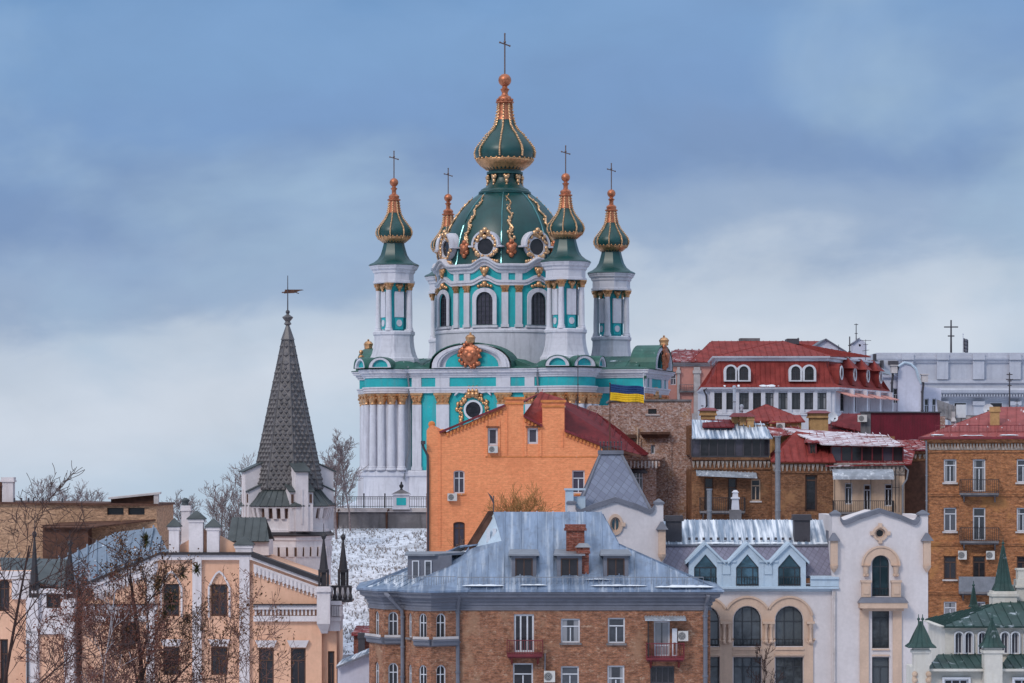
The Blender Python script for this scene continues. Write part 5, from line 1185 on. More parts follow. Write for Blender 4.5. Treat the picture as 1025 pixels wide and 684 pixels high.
def turret(pxc, wpost, ytop, ybase, yapex, wroof, dy, twin=False, post_bottom=None, bands=True):
    xm = X(pxc, dy); hw = wpost / 2 * (165 + dy) / F; zb_, zt_ = Z(ybase, dy), Z(yapex, dy); rw_ = wroof / 2 * (165 + dy) / F
    b = MB(); b.box(xm - hw, xm + hw, dy - hw, dy + hw, 0 if post_bottom is None else Z(post_bottom, dy), zb_ - .003); b.box(xm - hw - .08, xm + hw + .08, dy - hw - .08, dy + hw + .08, zb_ - .3, zb_ - .14); t_ = b.build('turret', 'ivory_wall', D_.o)
    b = MB(); sq = [(-1, -1), (1, -1), (1, 1), (-1, 1)]; H_ = zt_ - zb_
    b.loft(sq, [(rw_, zb_), (rw_, zb_ + .05), (rw_ * .74, zb_ + H_ * .16), (rw_ * .5, zb_ + H_ * .48), (.03, zt_)], (xm, dy))
    for k_ in range(4):
        a, c_ = sq[k_], sq[(k_ + 1) % 4]
        for f_ in (.25, .5, .75):
            u = (a[0] + (c_[0] - a[0]) * f_, a[1] + (c_[1] - a[1]) * f_); b.tube([(xm + u[0] * r0, dy + u[1] * r0, z0) for r0, z0 in ((rw_, zb_ + .06), (rw_ * .745, zb_ + H_ * .165), (rw_ * .505, zb_ + H_ * .485), (.04, zt_))], .022, 4, False)
    b.build('turret_roof', 'turret_green', t_)
    for s in ((-.11, .11) if twin else (0,)):
        b = MB(); b.tube([(xm + s, dy, zt_ - .25), (xm + s, dy, zt_ + .38)], [.05, .02], 6); b.ball((xm + s, dy, zt_ + .12), .09, 8); b.build('finial', 'turret_green', t_, 50)
    return t_, xm, zb_
t_, xm, zb_ = turret(921.5, 15.5, 0, 648, 622, 28, -.5, True)
for z_ in (Z(675, -.9), Z(681, -.9)):                                 # carved corner brackets below the left turret
    for s in (-1, 1):
        b = MB(); b.ball((xm + s * .38, -.95, z_), .17, 8); b.ball((xm + s * .42, -.98, z_ - .22), .13, 6); b.build('corbel', 'cream_flat', t_, 50)
turret(993, 18, 0, 648, 621, 24, -.4)
turret(1004, 24, 0, 591.5, 546, 20, 7.5, False, 606)
turret(974.5, 5, 0, 608, 588, 9, 9, False, 614)
b = MB(); b.box(X(1016, 8), X(1032, 8), 7.5, 8.5, Z(604, 8), Z(580, 8)); b.box(X(1014.5, 8), X(1034, 8), 7.35, 8.65, Z(588, 8), Z(586, 8)); b.box(X(1018, 8), X(1030, 8), 7.6, 8.4, Z(580, 8) + .003, Z(571, 8)); b.box(X(1017, 8), X(1031, 8), 7.55, 8.45, Z(571, 8) + .003, Z(569, 8)); b.build('chimney', 'ivory_wall', D_.o)
b = MB(); b.box(X(985, 8), X(1013, 8), 6.7, 9, Z(612, 8), Z(606, 8)); b.build('turret_plinth', 'ivory_wall', D_.o)

# ------------------------------------------------------------ the orange gabled house
E = Bd('orange_house', 'bright orange brick house with stepped gable and red roof in front of the church', 'house', 515, 245)
X, Z = E.X, E.Z; EB = E.B()
prof_ = [(427, 431), (430, 426.5), (433, 425.5), (436.5, 427), (440, 433.5), (446, 434), (505.5, 406.5), (506, 400), (524, 400), (524, 417), (543, 427), (543, 403), (565, 403), (565, 431.5), (603, 446.5)]
wo = dict(cols=2, tr=.66, fm='white_frame', gm='glass_violet', fw=.1, sill='orange_trim')
wall(E, 'gable_wall', 'orange_wall', [(603, EB), (427, EB)][::-1][0:0] + [(427, EB)] + prof_ + [(603, EB)], [
    dict(at=(493.3, 428.5, 446, 10), cols=1, tr=0, fm='white_frame', gm='glass_violet', fw=.16), dict(at=(533.3, 428.5, 444.5, 10.5), cols=1, tr=0, fm='white_frame', gm='glass_violet', fw=.16),
    dict(at=(459.5, 471, 494, 11), arch=2, **wo), dict(at=(579, 471, 494, 12.5), **wo),
    dict(at=(459.5, 522.5, 548, 11.5), arch=2, cols=2, tr=.75, fm='brown_frame', gm='glass_violet', fw=.1, sill='orange_trim'), dict(at=(579, 522.5, 545, 12.5), **wo)], 0, 14, .25)
for (xa_, ya), (xb_, yb) in (((440, 433.5), (505.5, 406.5)), ((524, 417), (543, 427)), ((565, 431.5), (603.5, 446.7))):
    p0, p1 = E.UZ(xa_, ya), E.UZ(xb_, yb)
    b = MB(); b.hexa([(p0[0], -.3, p0[1] - .05), (p1[0], -.3, p1[1] - .05), (p1[0], .5, p1[1] - .05), (p0[0], .5, p0[1] - .05)], [(p0[0], -.3, p0[1] + .14), (p1[0], -.3, p1[1] + .14), (p1[0], .5, p1[1] + .14), (p0[0], .5, p0[1] + .14)]); b.build('gable_coping', 'red_metal', E.o)
b = MB()
for (xa_, ya), (xb_, yb) in (((447, 434.5), (504, 410.5)), ((525, 420.5), (542, 429.5)), ((566, 435), (602, 449.2))):
    n_ = int(abs(xb_ - xa_) / 3.4)
    for k_ in range(n_): p = E.UZ(xa_ + (xb_ - xa_) * k_ / n_, ya + (yb - ya) * k_ / n_); b.box(p[0], p[0] + .15, -.16, -.003, p[1] - .18, p[1] + .1)
b.build('dentil_band', 'orange_trim', E.o)
for pa, pb, ya in ((505.5, 524.5, 400), (542.5, 565.5, 403)):
    b = MB(); b.box(X(pa) - .1, X(pb) + .1, -.14, 1.0, Z(ya) + .003, Z(ya) + .2); b.box(X(pa) - .04, X(pb) + .04, -.08, -.003, Z(ya + 5), Z(ya + 3)); b.build('pier_cap', 'orange_trim', E.o)
for x_, ya, yb, w_ in ((440.5, 434, 548, 1.4), (507.5, 403, 455, 1.0), (525, 420, 452, 1), (563.5, 432, 448, 1)):
    b = MB(); b.box(X(x_ - w_ / 2), X(x_ + w_ / 2), -.07, -.003, Z(yb), Z(ya)); b.build('pilaster_strip', 'orange_wall', E.o)
for px in (487, 499.5, 526, 541): b = MB(); b.box(X(px) - .09, X(px) + .09, -.08, -.003, Z(457), Z(421 if px < 520 else 424)); b.build('pilaster_strip', 'orange_wall', E.o)
b = MB(); b.box(X(486.5), X(500), -.2, -.003, Z(427.8), Z(427)); b.box(X(526), X(541), -.2, -.003, Z(427.8), Z(426.8)); b.build('lintel', 'rust_timber', E.o)
b = MB(); b.box(X(486), X(600), -.03, -.004, Z(458), Z(457)); b.build('string_course', 'orange_trim', E.o)
b = MB(); b.tube([(X(423), -.5, Z(444)), (X(424), -.4, Z(448)), (X(428), -.2, Z(456)), (X(428.5), -.15, Z(470)), (X(428.5), -.15, 0)], .1, 8); b.box(X(421.5), X(426), -.7, -.3, Z(445), Z(441.5)); b.build('downpipe', 'dark_metal', E.o)
b = MB(); b.ball((X(432), .5, Z(425)), .3, 8); b.ball((X(443), .4, Z(433)), .32, 8); b.build('parapet_ball', 'orange_trim', E.o, 60)
ac_unit(E, 493.5, 446.3, 453.5, 9.5, -.02, 'white air conditioner under a top window of the orange gable')
ac_unit(E, 452.8, 494, 501.5, 9.5, -.02, 'white air conditioner beneath the lower left window of the orange house')
b = MB(); g_ = lambda px, py, dy: (X(px, dy), dy, Z(py, dy))
b.roof([g_(520, 421, .6), g_(566, 433, .6), g_(566, 400, 5), g_(541, 392, 6.5)], .6); b.build('roof', 'red_roof', E.o)
b = MB(); b.roof([g_(562, 434, .5), g_(641, 455.5, .5), g_(596, 413, 8), g_(541, 392, 6.5)], .6); b.roof([g_(641, 455.5, .5), g_(655, 456, 16), g_(596, 413, 8)], .6); b.build('roof', 'red_roof_dark', E.o)
b = MB(); b.roof([g_(446, 433, .6), g_(524, 402, .6), g_(541, 393, 9), g_(470, 428, 9)], .6); b.build('roof', 'red_roof', E.o)
b = MB(); b.hexa([g_(602, 449, -.1), g_(642, 458, -.1), g_(642, 458, 4), g_(602, 449, 4)], [g_(602, 446.5, -.1), g_(642, 455.6, -.1), g_(642, 455.6, 4), g_(602, 446.5, 4)]); b.build('eave_board', 'rust_timber', E.o)
chimney(E, 632, 640, 378, 412, 10, .8, 'brick_party') if False else None
# flags
def flag(label, px, Y, py0, py1, fpx, fy0, fy1, bands, pole_m='zinc', r=.05, lean=0):
    z0 = wz(py1, Y); t = thing('flagpole', label, 'flag', (wx(px, Y), Y, z0)); h = wz(py0, Y) - z0; s = Y / F
    b = MB(); b.tube([(0, 0, 0), (lean * s, 0, h)], [r, r * .7], 8); b.ball((lean * s, 0, h + r), r * 1.5, 8); b.build('pole', pole_m, t, 50)
    n_ = 24; nb = len(bands)
    for q, m_ in enumerate(bands):
        b = MB(); H_ = (fy1 - fy0) * s
        grid = []
        for i in range(n_ + 1):
            u = i / n_; x = fpx * s * u + lean * s * .9; y = .22 * math.sin(u * 8.5) * min(1, u * 3) - .3 * u * u; row = []
            for j in range(5):
                v = (q + j / 4) / nb; row.append((x, y + .04 * math.sin(v * 5 + u * 9), wz(fy0, Y) - z0 - H_ * v - .18 * H_ * u + .07 * math.sin(u * 8.5 + 1) * u))
            grid.append(row)
        for i in range(n_):
            for j in range(4): b.face([grid[i][j], grid[i + 1][j], grid[i + 1][j + 1], grid[i][j + 1]])
        bm_ = b.mesh('flag', m_, 60); o = link('flag_band', bm_, t); md = o.modifiers.new('thickness', 'SOLIDIFY'); md.thickness = .012
    return t
flag('blue and yellow flag on a pole between the orange house and bare brick wall', 610.5, 243, 384.5, 452, 34, 384.5, 401, ['flag_blue', 'flag_yellow'], 'rust_timber')
flag('small dark flag hanging on a leaning white pole atop the bare brick wall', 645, 257, 373, 404, 3, 376, 379, ['flag_green'], 'white_frame', .05, -1)
antenna('rooftop_antenna', 'thin dark mast standing behind the red roof of the orange house', 578.5, 252, 355, 412, [(368, 3, 0), (385, 2, 0)], .045)

# ------------------------------------------------------------ the bare brick wall house
G0 = Bd('bare_brick_house', 'tall weathered brown brick house with a nearly blank wall beside the orange house', 'house', 640, 256)
X, Z = G0.X, G0.Z; GB = G0.B()
wall(G0, 'wall', 'brick_party', [(590, GB), (692, GB), (692, 402), (612, 403), (611, 406), (590, 406)], [dict(at=(653, 409.5, 414.5, 8.5), cols=2, tr=0, fm='dark_frame', gm='glass_dark', fw=.06), dict(at=(653.5, 445.5, 454.5, 4.2), cols=1, tr=0, fm='white_frame', gm='glass_grey', fw=.09)], 0, 9, .3)
b = MB(); b.box(X(610), X(692.5), -.12, 9.1, Z(402) + .003, Z(400)); b.build('coping', 'stone_grey', G0.o)
b = MB(); b.box(X(641), X(670.5), -.85, -.003, Z(435), Z(432.6)); b.hexa([(X(644), -.5, Z(438.5)), (X(668), -.5, Z(438.5)), (X(668), -.003, Z(438.5)), (X(644), -.003, Z(438.5))], [(X(642), -.75, Z(435) - .003), (X(670), -.75, Z(435) - .003), (X(670), -.003, Z(435) - .003), (X(642), -.003, Z(435) - .003)]); b.build('timber_ledge', 'rust_timber', G0.o)
b = MB(); b.box(X(625), X(636.5), -.4, -.003, Z(438.8), Z(435)); b.build('timber_ledge', 'rust_timber', G0.o)
b = MB(); b.box(X(646), X(660.5), -.1, -.003, Z(416), Z(415)); b.build('sill', 'pale_stone', G0.o)
for px in (639.8, 670.3): b = MB(); b.box(X(px) - .16, X(px) + .16, -.12, -.003, 0, Z(438.7)); b.build('pilaster_strip', 'brick_party', G0.o)
b = MB(); b.tube([(X(638), -.2, Z(428)), (X(638), -.2, Z(470))], .07, 6); b.build('downpipe', 'cream_flat', G0.o)
wall(G0, 'side_block', 'brick_party', [(615, GB), (657, GB), (657, 456), (615, 456)], [dict(at=(638.5, 473, 492, 10), cols=3, tr=.7, fm='white_frame', gm='glass_grey', fw=.08)], -2.4, 2.39, .2)
b = MB(); b.sweep([(0, Z(471, -2.4)), (.12, Z(470, -2.4)), (.12, Z(468, -2.4)), (.3, Z(467, -2.4)), (.3, Z(461, -2.4)), (.5, Z(460, -2.4)), (.55, Z(456, -2.4)), (0, Z(455, -2.4))], [(X(615, -2.4), -2.4), (X(657, -2.4), -2.4), (X(657, -2.4), -.01)]); b.build('cornice', 'brick_party', G0.o)
b = MB()
for k_ in range(9): xx = X(627 + k_ * 3.6, -2.4); b.box(xx, xx + .13, -2.84, -2.72, Z(468.5, -2.4), Z(461.5, -2.4))
b.build('corbel_row', 'pale_stone', G0.o)
b = MB(); b.hexa([(X(629, -2.4), -3.2, Z(474, -2.4)), (X(648, -2.4), -3.2, Z(474, -2.4)), (X(648, -2.4), -2.41, Z(472.5, -2.4)), (X(629, -2.4), -2.41, Z(472.5, -2.4))], [(X(632, -2.4), -2.9, Z(470.5, -2.4)), (X(645, -2.4), -2.9, Z(470.5, -2.4)), (X(645, -2.4), -2.41, Z(469, -2.4)), (X(632, -2.4), -2.41, Z(469, -2.4))]); b.build('window_hood', 'dark_metal', G0.o)

# ------------------------------------------------------------ the old brick houses in the middle row
G1 = Bd('loggia_house', 'old brick house with dark glazed loggia and snowy blue roof beside the blank brick wall', 'house', 732, 248)
X, Z = G1.X, G1.Z; GB = G1.B()
bw_ = dict(cols=2, tr=.7, fm='brown_frame', gm='glass_dark', fw=.1)
wall(G1, 'wall', 'brick_house', [(692.5, GB), (772, GB), (772, 470), (692.5, 470)], [dict(at=(709.5, 478.5, 511, 9), **bw_), dict(at=(733, 478.5, 511, 9), **bw_), dict(at=(756.5, 480, 501.5, 9.5), cols=2, tr=.7, fm='cream_flat', gm='glass_dark', fw=.1, sill='pale_stone')], 0, 9, .25)
x0, x1 = X(692.5), X(772)
def lace(bd, xa, xb, y0, y1, dy=0, m='lace_stone', base='brick_house'):
    Zq = bd.Z; b = MB(); b.sweep([(0, Zq(y1, dy)), (.14, Zq(y1 - 1, dy)), (.14, Zq(y1 - 2.2, dy)), (.06, Zq(y1 - 2.6, dy)), (.06, Zq(y0 + 3, dy)), (.34, Zq(y0 + 2, dy)), (.4, Zq(y0, dy)), (0, Zq(y0 - .4, dy))], [(xa, dy), (xb, dy)]); o = b.build('cornice', base, bd.o)
    b = MB(); n_ = int((xb - xa) / .34)
    for k_ in range(n_):
        xx = xa + (xb - xa) * k_ / n_; h0, h1 = Zq(y1 - 2.7, dy), Zq(y0 + 3, dy); b.hexa([(xx, dy - .2, h1), (xx + .26, dy - .2, h1), (xx + .26, dy - .063, h1), (xx, dy - .063, h1)], [(xx + .09, dy - .12, h0), (xx + .17, dy - .12, h0), (xx + .17, dy - .063, h0), (xx + .09, dy - .063, h0)])
    b.build('brick_frieze', m, o)
lace(G1, x0, x1, 458.5, 471)
def loggia(bd, pa, pb, y0, y1, dy, D, n_, fm, gm, base_m):
    xa, xb = bd.X(pa, dy), bd.X(pb, dy); z0, z1 = bd.Z(y1, dy), bd.Z(y0, dy)
    b = MB(); b.box(xa, xb, dy + .2, dy + D, z0, z1); o = b.build('loggia', base_m, bd.o)
    b = MB(); b.box(xa, xb, dy - .02, dy + .18, z0, z0 + .14); b.box(xa, xb, dy - .02, dy + .18, z1 - .14, z1)
    for k_ in range(n_ + 1): xx = xa + (xb - xa) * k_ / n_; b.box(xx - .05, xx + .05, dy, dy + .16, z0 + .143, z1 - .143)
    b.build('loggia_frame', fm, o)
    for k_ in range(n_): 
        b = MB(); q0, q1 = xa + (xb - xa) * k_ / n_ + .05, xa + (xb - xa) * (k_ + 1) / n_ - .05; b.box(q0, q1, dy + .07, dy + .1, z0 + .143, z1 - .143); b.build('pane', gm if (k_ * 7) % 5 else 'glass_violet', o)
loggia(G1, 692.5, 770, 438.5, 458, .2, 3, 9, 'dark_metal', 'glass_dark', 'brown_frame')
b = MB(); b.roof([(x0, -.25, Z(438.5, -.25)), (x1 + .1, -.25, Z(438.5, -.25)), (X(765, 4.2), 4.2, Z(424, 4.2)), (X(692.5, 4.2), 4.2, Z(420, 4.2))], .5); b.build('roof', 'blue_roof_snowy', G1.o)
b = MB(); b.box(x0, X(770, 2), 3.3, 8.9, Z(455), Z(426, 4)); b.build('attic_wall', 'brick_house', G1.o)
b = MB(); b.hexa([(X(696.5), -1.1, Z(476.5)), (X(757), -1.1, Z(479)), (X(757), 0, Z(474)), (X(696.5), 0, Z(471.5))], [(X(696.5), -1.1, Z(475.6)), (X(757), -1.1, Z(478.1)), (X(757), 0, Z(473.2)), (X(696.5), 0, Z(470.7))])
for k_ in range(16): u = k_ / 16; pp = 696.5 + 60 * u; b.hexa([(X(pp), -1.1, Z(475.6 + 2.5 * u)), (X(pp + 1), -1.1, Z(475.6 + 2.5 * u)), (X(pp + 1), 0, Z(470.7 + 2.5 * u)), (X(pp), 0, Z(470.7 + 2.5 * u))], [(X(pp), -1.1, Z(475 + 2.5 * u)), (X(pp + 1), -1.1, Z(475 + 2.5 * u)), (X(pp + 1), 0, Z(470.1 + 2.5 * u)), (X(pp), 0, Z(470.1 + 2.5 * u))])
b.build('awning', 'awning_metal', G1.o)
balcony(G1, 700, 745, 511.5, 498, 0, 1.0)
chimney(G1, 702, 716, 412, 426, 5.2, .9, 'yellow_brick', 'red_metal')
for k_, (pa, pb) in enumerate(((733, 739.5), (740.5, 747), (748, 754.5))): chimney(G1, pa, pb, 417, 432, 3.6 - .3 * k_, .6, 'yellow_brick')
b = MB(); b.hexa([g_[0] if False else (X(731, 3), 2.8, Z(417.3, 3)), (X(757, 3), 2.8, Z(417.3, 3)), (X(757, 3), 4.8, Z(417.3, 3)), (X(731, 3), 4.8, Z(417.3, 3))], [(X(734, 3), 3.2, Z(413.5, 3)), (X(752, 3), 3.2, Z(413.5, 3)), (X(752, 3), 4.3, Z(413.5, 3)), (X(734, 3), 4.3, Z(413.5, 3))]); b.build('chimney_hood', 'red_metal', G1.o)
b = MB(); b.box(X(706, 2.2), X(728, 2.2), 2.0, 3.4, Z(434, 2.2), Z(427.5, 2.2)); b.build('roof_dormer', 'dark_metal', G1.o)
b = MB(); b.roof([(X(703, 1.8), 1.7, Z(427.3, 2)), (X(735, 1.8), 1.7, Z(427.3, 2)), (X(735, 5), 5, Z(420, 5)), (X(703, 5), 5, Z(420, 5))], .5); b.build('dormer_roof', 'red_roof_dark', G1.o)

G2 = Bd('balcony_house', 'old brick house with cream-painted right half, red roofs and a long glazed attic', 'house', 842, 247)
X, Z = G2.X, G2.Z; GB = G2.B()
wall(G2, 'wall', 'brick_house', [(773, GB), (834, GB), (834, 472), (773, 472)], [dict(at=(812, 469.5 + 6, 512, 12), cols=1, tr=.85, fm='brown_frame', gm='glass_dark', fw=.14)], 0, 9, .4)
cw_ = dict(cols=2, tr=.78, fm='white_frame', gm='glass_dark', fw=.1)
wall(G2, 'cream_wall', 'cream_flat', [(834, GB), (905.5, GB), (905.5, 472), (834, 472)], [dict(at=(849.5, 483.5, 505, 7.5), **cw_), dict(at=(868.3, 485, 511, 7.5), **cw_), dict(at=(889.5, 484.5, 507, 8), **cw_)], .02, 9, .25)
lace(G2, X(773), X(834), 462, 474.5); lace(G2, X(834.2), X(905.5), 464, 476, .02, 'lace_stone', 'lace_stone')
loggia(G2, 832, 904, 446, 463, .9, 3.6, 7, 'red_metal', 'glass_dark', 'brown_frame')
b = MB(); b.roof([(X(826), -.4, Z(466.2)), (X(912), -.4, Z(464.4)), (X(905, .85), .85, Z(462.3, .85)), (X(826, .85), .85, Z(462.5, .85))], .5); b.build('loggia_apron', 'red_roof_snowy', G2.o)
b = MB(); b.roof([(X(823, .2), .2, Z(444.5, .2)), (X(907, .2), .2, Z(446.5, .2)), (X(886, 6), 6, Z(435.5, 6)), (X(783, 6), 6, Z(428.5, 6))], .6); b.build('roof', 'red_roof_snowcover', G2.o)
b = MB(); b.box(X(800, 5), X(895, 5), 4.6, 8.9, Z(465), Z(437, 5)); b.build('attic_wall', 'brick_house', G2.o)
b = MB(); pk = (X(797, 4.2), 4.2, Z(431.5, 4.2)); e0, e1, e2 = (X(771), -.5, Z(462)), (X(836), -.5, Z(462.5)), (X(826, 4.2), 4.2, Z(436, 4.2))
b.roof([e0, e1, e2, pk], .6); b.roof([(X(771, 4.2), 4.2, Z(455, 4.2)), e0, pk], .6); b.build('hip_roof', 'red_roof', G2.o)
dormer(G2, 813.5, 443.5, 458, 8, .9, 2.6, 'red_metal', 'red_roof_snowy', gm='glass_dark')
b = MB(); N = 6
pr_ = [(-1.35 * math.sin(R(90 * k / N)), Z(479.5) + (Z(469.5) - Z(479.5)) * math.cos(R(90 * k / N))) for k in range(N + 1)]
for (ya, za), (yb, zb_) in zip(pr_, pr_[1:]): b.hexa([(X(832), ya, za - .05), (X(893), ya, za - .05), (X(893), yb, zb_ - .05), (X(832), yb, zb_ - .05)], [(X(832), ya, za), (X(893), ya, za), (X(893), yb, zb_), (X(832), yb, zb_)])
b.build('awning', 'awning_metal', G2.o)
for px in (834, 850, 870, 891): b = MB(); b.tube([(X(px), -1.2, Z(513)), (X(px), -1.2, Z(479))], .03, 5); b.build('awning_post', 'iron', G2.o)
balcony(G2, 833, 893, 512.5, 501, .02, 1.3)
pipe(G2, [(905, 467, -.3), (909, 471, -.3), (907.5, 480, -.15), (903.5, 486, -.12), (903.5, 530, -.12)], .07, 'zinc')
b = MB(); b.tube([(X(896), -.3, Z(513)), (X(896), -.3, Z(468))], .03, 5); b.tube([(X(892), -.3, Z(488)), (X(900), -.3, Z(488))], .02, 5); b.tube([(X(899.5), -.3, Z(513)), (X(899.5), -.3, Z(468))], .03, 5); b.build('ladder', 'iron', G2.o)
b = MB(); b.box(X(905.6), X(936), 4, 9, 0, Z(452, 4)); b.build('gap_shade_wall', 'rust_timber', G2.o)  # dark colour stands in for the shade of the narrow gap
lace(G2, X(905.6, 4), X(928, 4), 452, 462, 4)
b = MB(); b.roof([(X(900, 3.2), 3.2, Z(450, 3.2)), (X(934, 3.2), 3.2, Z(448.5, 3.2)), (X(941, 8.5), 8.5, Z(440, 8.5)), (X(880, 8.5), 8.5, Z(441, 8.5))], .6); b.roof([(X(905), 0.0, Z(466)), (X(912), -.1, Z(464.5)), (X(916, 3), 3.1, Z(452, 3)), (X(903, 3), 3.1, Z(448, 3))], 0); b.build('valley_roof', 'red_roof_snowy', G2.o)

G3 = Bd('pyramid_roof_house', 'low yellowish house under a red pyramid roof behind the old brick houses', 'house', 770, 262)
X, Z = G3.X, G3.Z
b = MB(); b.box(X(728), X(800), 0, 9, 0, Z(424)); b.build('wall', 'yellow_brick', G3.o)
pk = (X(767, 4.5), 4.5, Z(405, 4.5)); q0, q1, q2, q3 = (X(722), -.5, Z(425)), (X(802), -.5, Z(419)), (X(805), 9.5, Z(419)), (X(728), 9.5, Z(425))
b = MB(); b.roof([q0, q1, pk], .6); b.roof([q1, q2, pk], .6); b.roof([q2, q3, pk], .6); b.roof([q3, q0, pk], .6); b.build('roof', 'red_roof', G3.o)
b = MB(); b.box(X(772, -2), X(801, -2), -3, -.6, 0, Z(422, -2)); b.build('lower_wall', 'yellow_brick', G3.o)
b = MB(); b.roof([(X(769, -3.2), -3.3, Z(423.5, -3.2)), (X(806, -3.2), -3.3, Z(422, -3.2)), (X(800), -.5, Z(415.5)), (X(775), -.5, Z(417)) ], .6); b.build('lower_roof', 'red_roof', G3.o)
b = MB(); b.roof([(X(772, -4), -6, Z(437, -4)), (X(800, -4), -6, Z(434, -4)), (X(800, -3), -3.02, Z(427, -3)), (X(765, -3), -3.02, Z(427, -3))], .6); b.build('lean_to_roof', 'red_roof_snowy', G3.o)
chimney(G3, 811, 829, 414.5, 440, -3, 1.4, 'yellow_brick', 'red_metal')
ac_unit(G3, 781, 423.5, 432, 8.5, -3.02, 'white air conditioner on the yellowish wall below the red pyramid roof')
dish(833.5, 418, 256, .9, 'large white satellite dish beside the wide yellow chimney', 20)
b = MB(); b.roof([(X(815), -1, Z(438)), (X(864), -1, Z(440)), (X(868, 3), 3, Z(430, 3)), (X(826, 3), 3, Z(424, 3))], .6); b.roof([(X(829, 2), 1.5, Z(425, 2)), (X(862, 2), 1.5, Z(432, 2)), (X(862, 4.5), 4.5, Z(414, 4.5)), (X(843, 4.5), 4.5, Z(414, 4.5))], .6); b.build('side_roof', 'red_roof_dark', G3.o)
for px, ya, yb in ((735, 386, 420), (742.3, 405, 420)):
    t = thing('steel_flue', 'tall shiny steel flue before the mansard windows' if px == 735 else 'short shiny steel flue beside the tall one', 'flue', (wx(px, 268), 268, wz(yb, 268)))
    h_ = wz(ya, 268) - wz(yb, 268); b = MB(); b.lathe([(.13, -1.5), (.13, h_ - .3), (.17, h_ - .28), (.17, h_ - .05), (.06, h_)], 12); b.build('pipe', 'steel_flue', t, 40)
    b = MB(); b.lathe([(.135, h_ * .5), (.16, h_ * .5 + .02), (.16, h_ * .5 + .1), (.135, h_ * .5 + .12)], 12); b.build('joint_band', 'zinc', t)

# maroon wall
Lw = Bd('maroon_firewall', 'dark maroon sheet metal firewall with a grey end strip behind the old houses', 'wall', 905, 259)
X, Z = Lw.X, Lw.Z
b = MB(); b.box(X(871.5), X(941), 0, .6, 0, Z(413.5)); 
for k_ in range(24): xx = X(872) + (X(940.5) - X(872)) * k_ / 24; b.box(xx, xx + .05, -.04, -.001, 0, Z(414))
b.build('sheet', 'maroon_wall', Lw.o)
b = MB(); b.box(X(862), X(871.5) - .01, -.1, .5, 0, Z(412)); b.build('end_strip', 'stone_grey', Lw.o)
b = MB(); b.box(X(861.5), X(942), -.2, .75, Z(413.5) + .003, Z(412.2)); b.build('coping', 'dark_metal', Lw.o)
b = MB(); b.box(X(941) + .01, X(946), -.05, .6, 0, Z(417)); b.build('brick_end', 'brick_party', Lw.o)
ac_unit(Lw, 862.8, 415.5, 422.5, 9, -.12, 'white air conditioner on the grey strip at the left end of the maroon wall')

# ------------------------------------------------------------ the red mansard house
H = Bd('mansard_house', 'white house with red mansard storeys, paired arched dormers and a row of tall windows', 'house', 772, 285)
X, Z = H.X, H.Z; HB = H.B()
P0, P1, P2 = (X(707.5), 0), (X(835.5), 0), (X(886, 16), 16)
mp = [(P0[0] + .5, 15), P0, P1, P2]
z9 = [719, 730.5, 745, 758, 769.5, 784, 796.5, 809.5, 822.5]
wall(H, 'wall', 'white_plaster', [(707.5, HB), (835.5, HB), (835.5, 390), (707.5, 390)], [dict(at=(px, 393.5, 410, 9.6), cols=3, tr=.74, fm='dark_frame', gm='glass_grey', fw=.07) for px in z9], 0, 14, .25)
fb = MB(); Lh = math.hypot(P2[0] - P1[0], P2[1] - P1[1])
facet(H.o, fb, P1, P2, 0, Z(390), [(f_, Z(411), 1.2, 1.7, dict(cols=2, tr=.7, fm='dark_frame', gm='glass_dark', fw=.08)) for f_ in (.14, .38, .62, .86)]); fb.build('side_wall', 'white_plaster', H.o)
for px in (712.8, 724.8, 737.5, 751.5, 763.8, 777, 790.3, 803, 816, 829.5): b = MB(); b.box(X(px) - .2, X(px) + .2, -.14, -.003, Z(414), Z(391.5)); b.build('pilaster', 'white_plaster', H.o)
b = MB(); b.sweep([(0, Z(416)), (.12, Z(415.6)), (.12, Z(413.5)), (0, Z(413))], mp); b.build('string_course', 'white_plaster', H.o)
b = MB(); b.sweep([(0, Z(392)), (.2, Z(391.6)), (.2, Z(390.3)), (.5, Z(389.6)), (.55, Z(388)), (0, Z(387.6))], mp); b.build('cornice', 'white_plaster', H.o)
b = MB(); b.sweep([(.56, Z(387.9)), (.5, Z(387.2)), (-.15, Z(384)), (-.7, Z(374)), (-1.15, Z(361))], mp); mo = b.build('mansard', 'red_roof', H.o)
b = MB()
for k_ in range(26):
    u = k_ / 26; xx = P0[0] + (P1[0] - P0[0]) * u
    if 0.02 < u < .98: b.tube([(xx, -.52, Z(387)), (xx, .12, Z(384)), (xx, .67, Z(374)), (xx, 1.12, Z(361))], .03, 4, False)
b.build('mansard_seam', 'red_roof', mo)
b = MB(); b.sweep([(-1.2, Z(361.5)), (-.95, Z(361)), (-.95, Z(358.6)), (-.6, Z(358)), (-.55, Z(356.4)), (-1.6, Z(356))], mp); b.build('upper_cornice', 'white_plaster', H.o)
for q_, (pa, pb) in enumerate(((723, 728), (754, 784), (737, 741))): snow_strip(H.o, (X(pa), -.3, Z(387.4)), (X(pb), -.3, Z(387.4)), .5, .2, 50 + q_)
e = .7; a0, a1, a2 = (X(720, .6) - .2, .6, Z(356.5, .6)), (X(826, .6) + .6, .6, Z(356.5, .6)), (X(872, 14), 14, Z(357, 14))
pk, pk2 = (X(784.5, 6), 6, Z(341.5, 6)), (X(800, 9), 9, Z(345, 9))
b = MB(); b.roof([a0, a1, pk], .6); b.roof([a1, a2, pk2, pk], .6); b.roof([(a0[0] + .4, 14, a0[2]), a0, pk], .6); b.build('roof', 'red_roof', H.o)
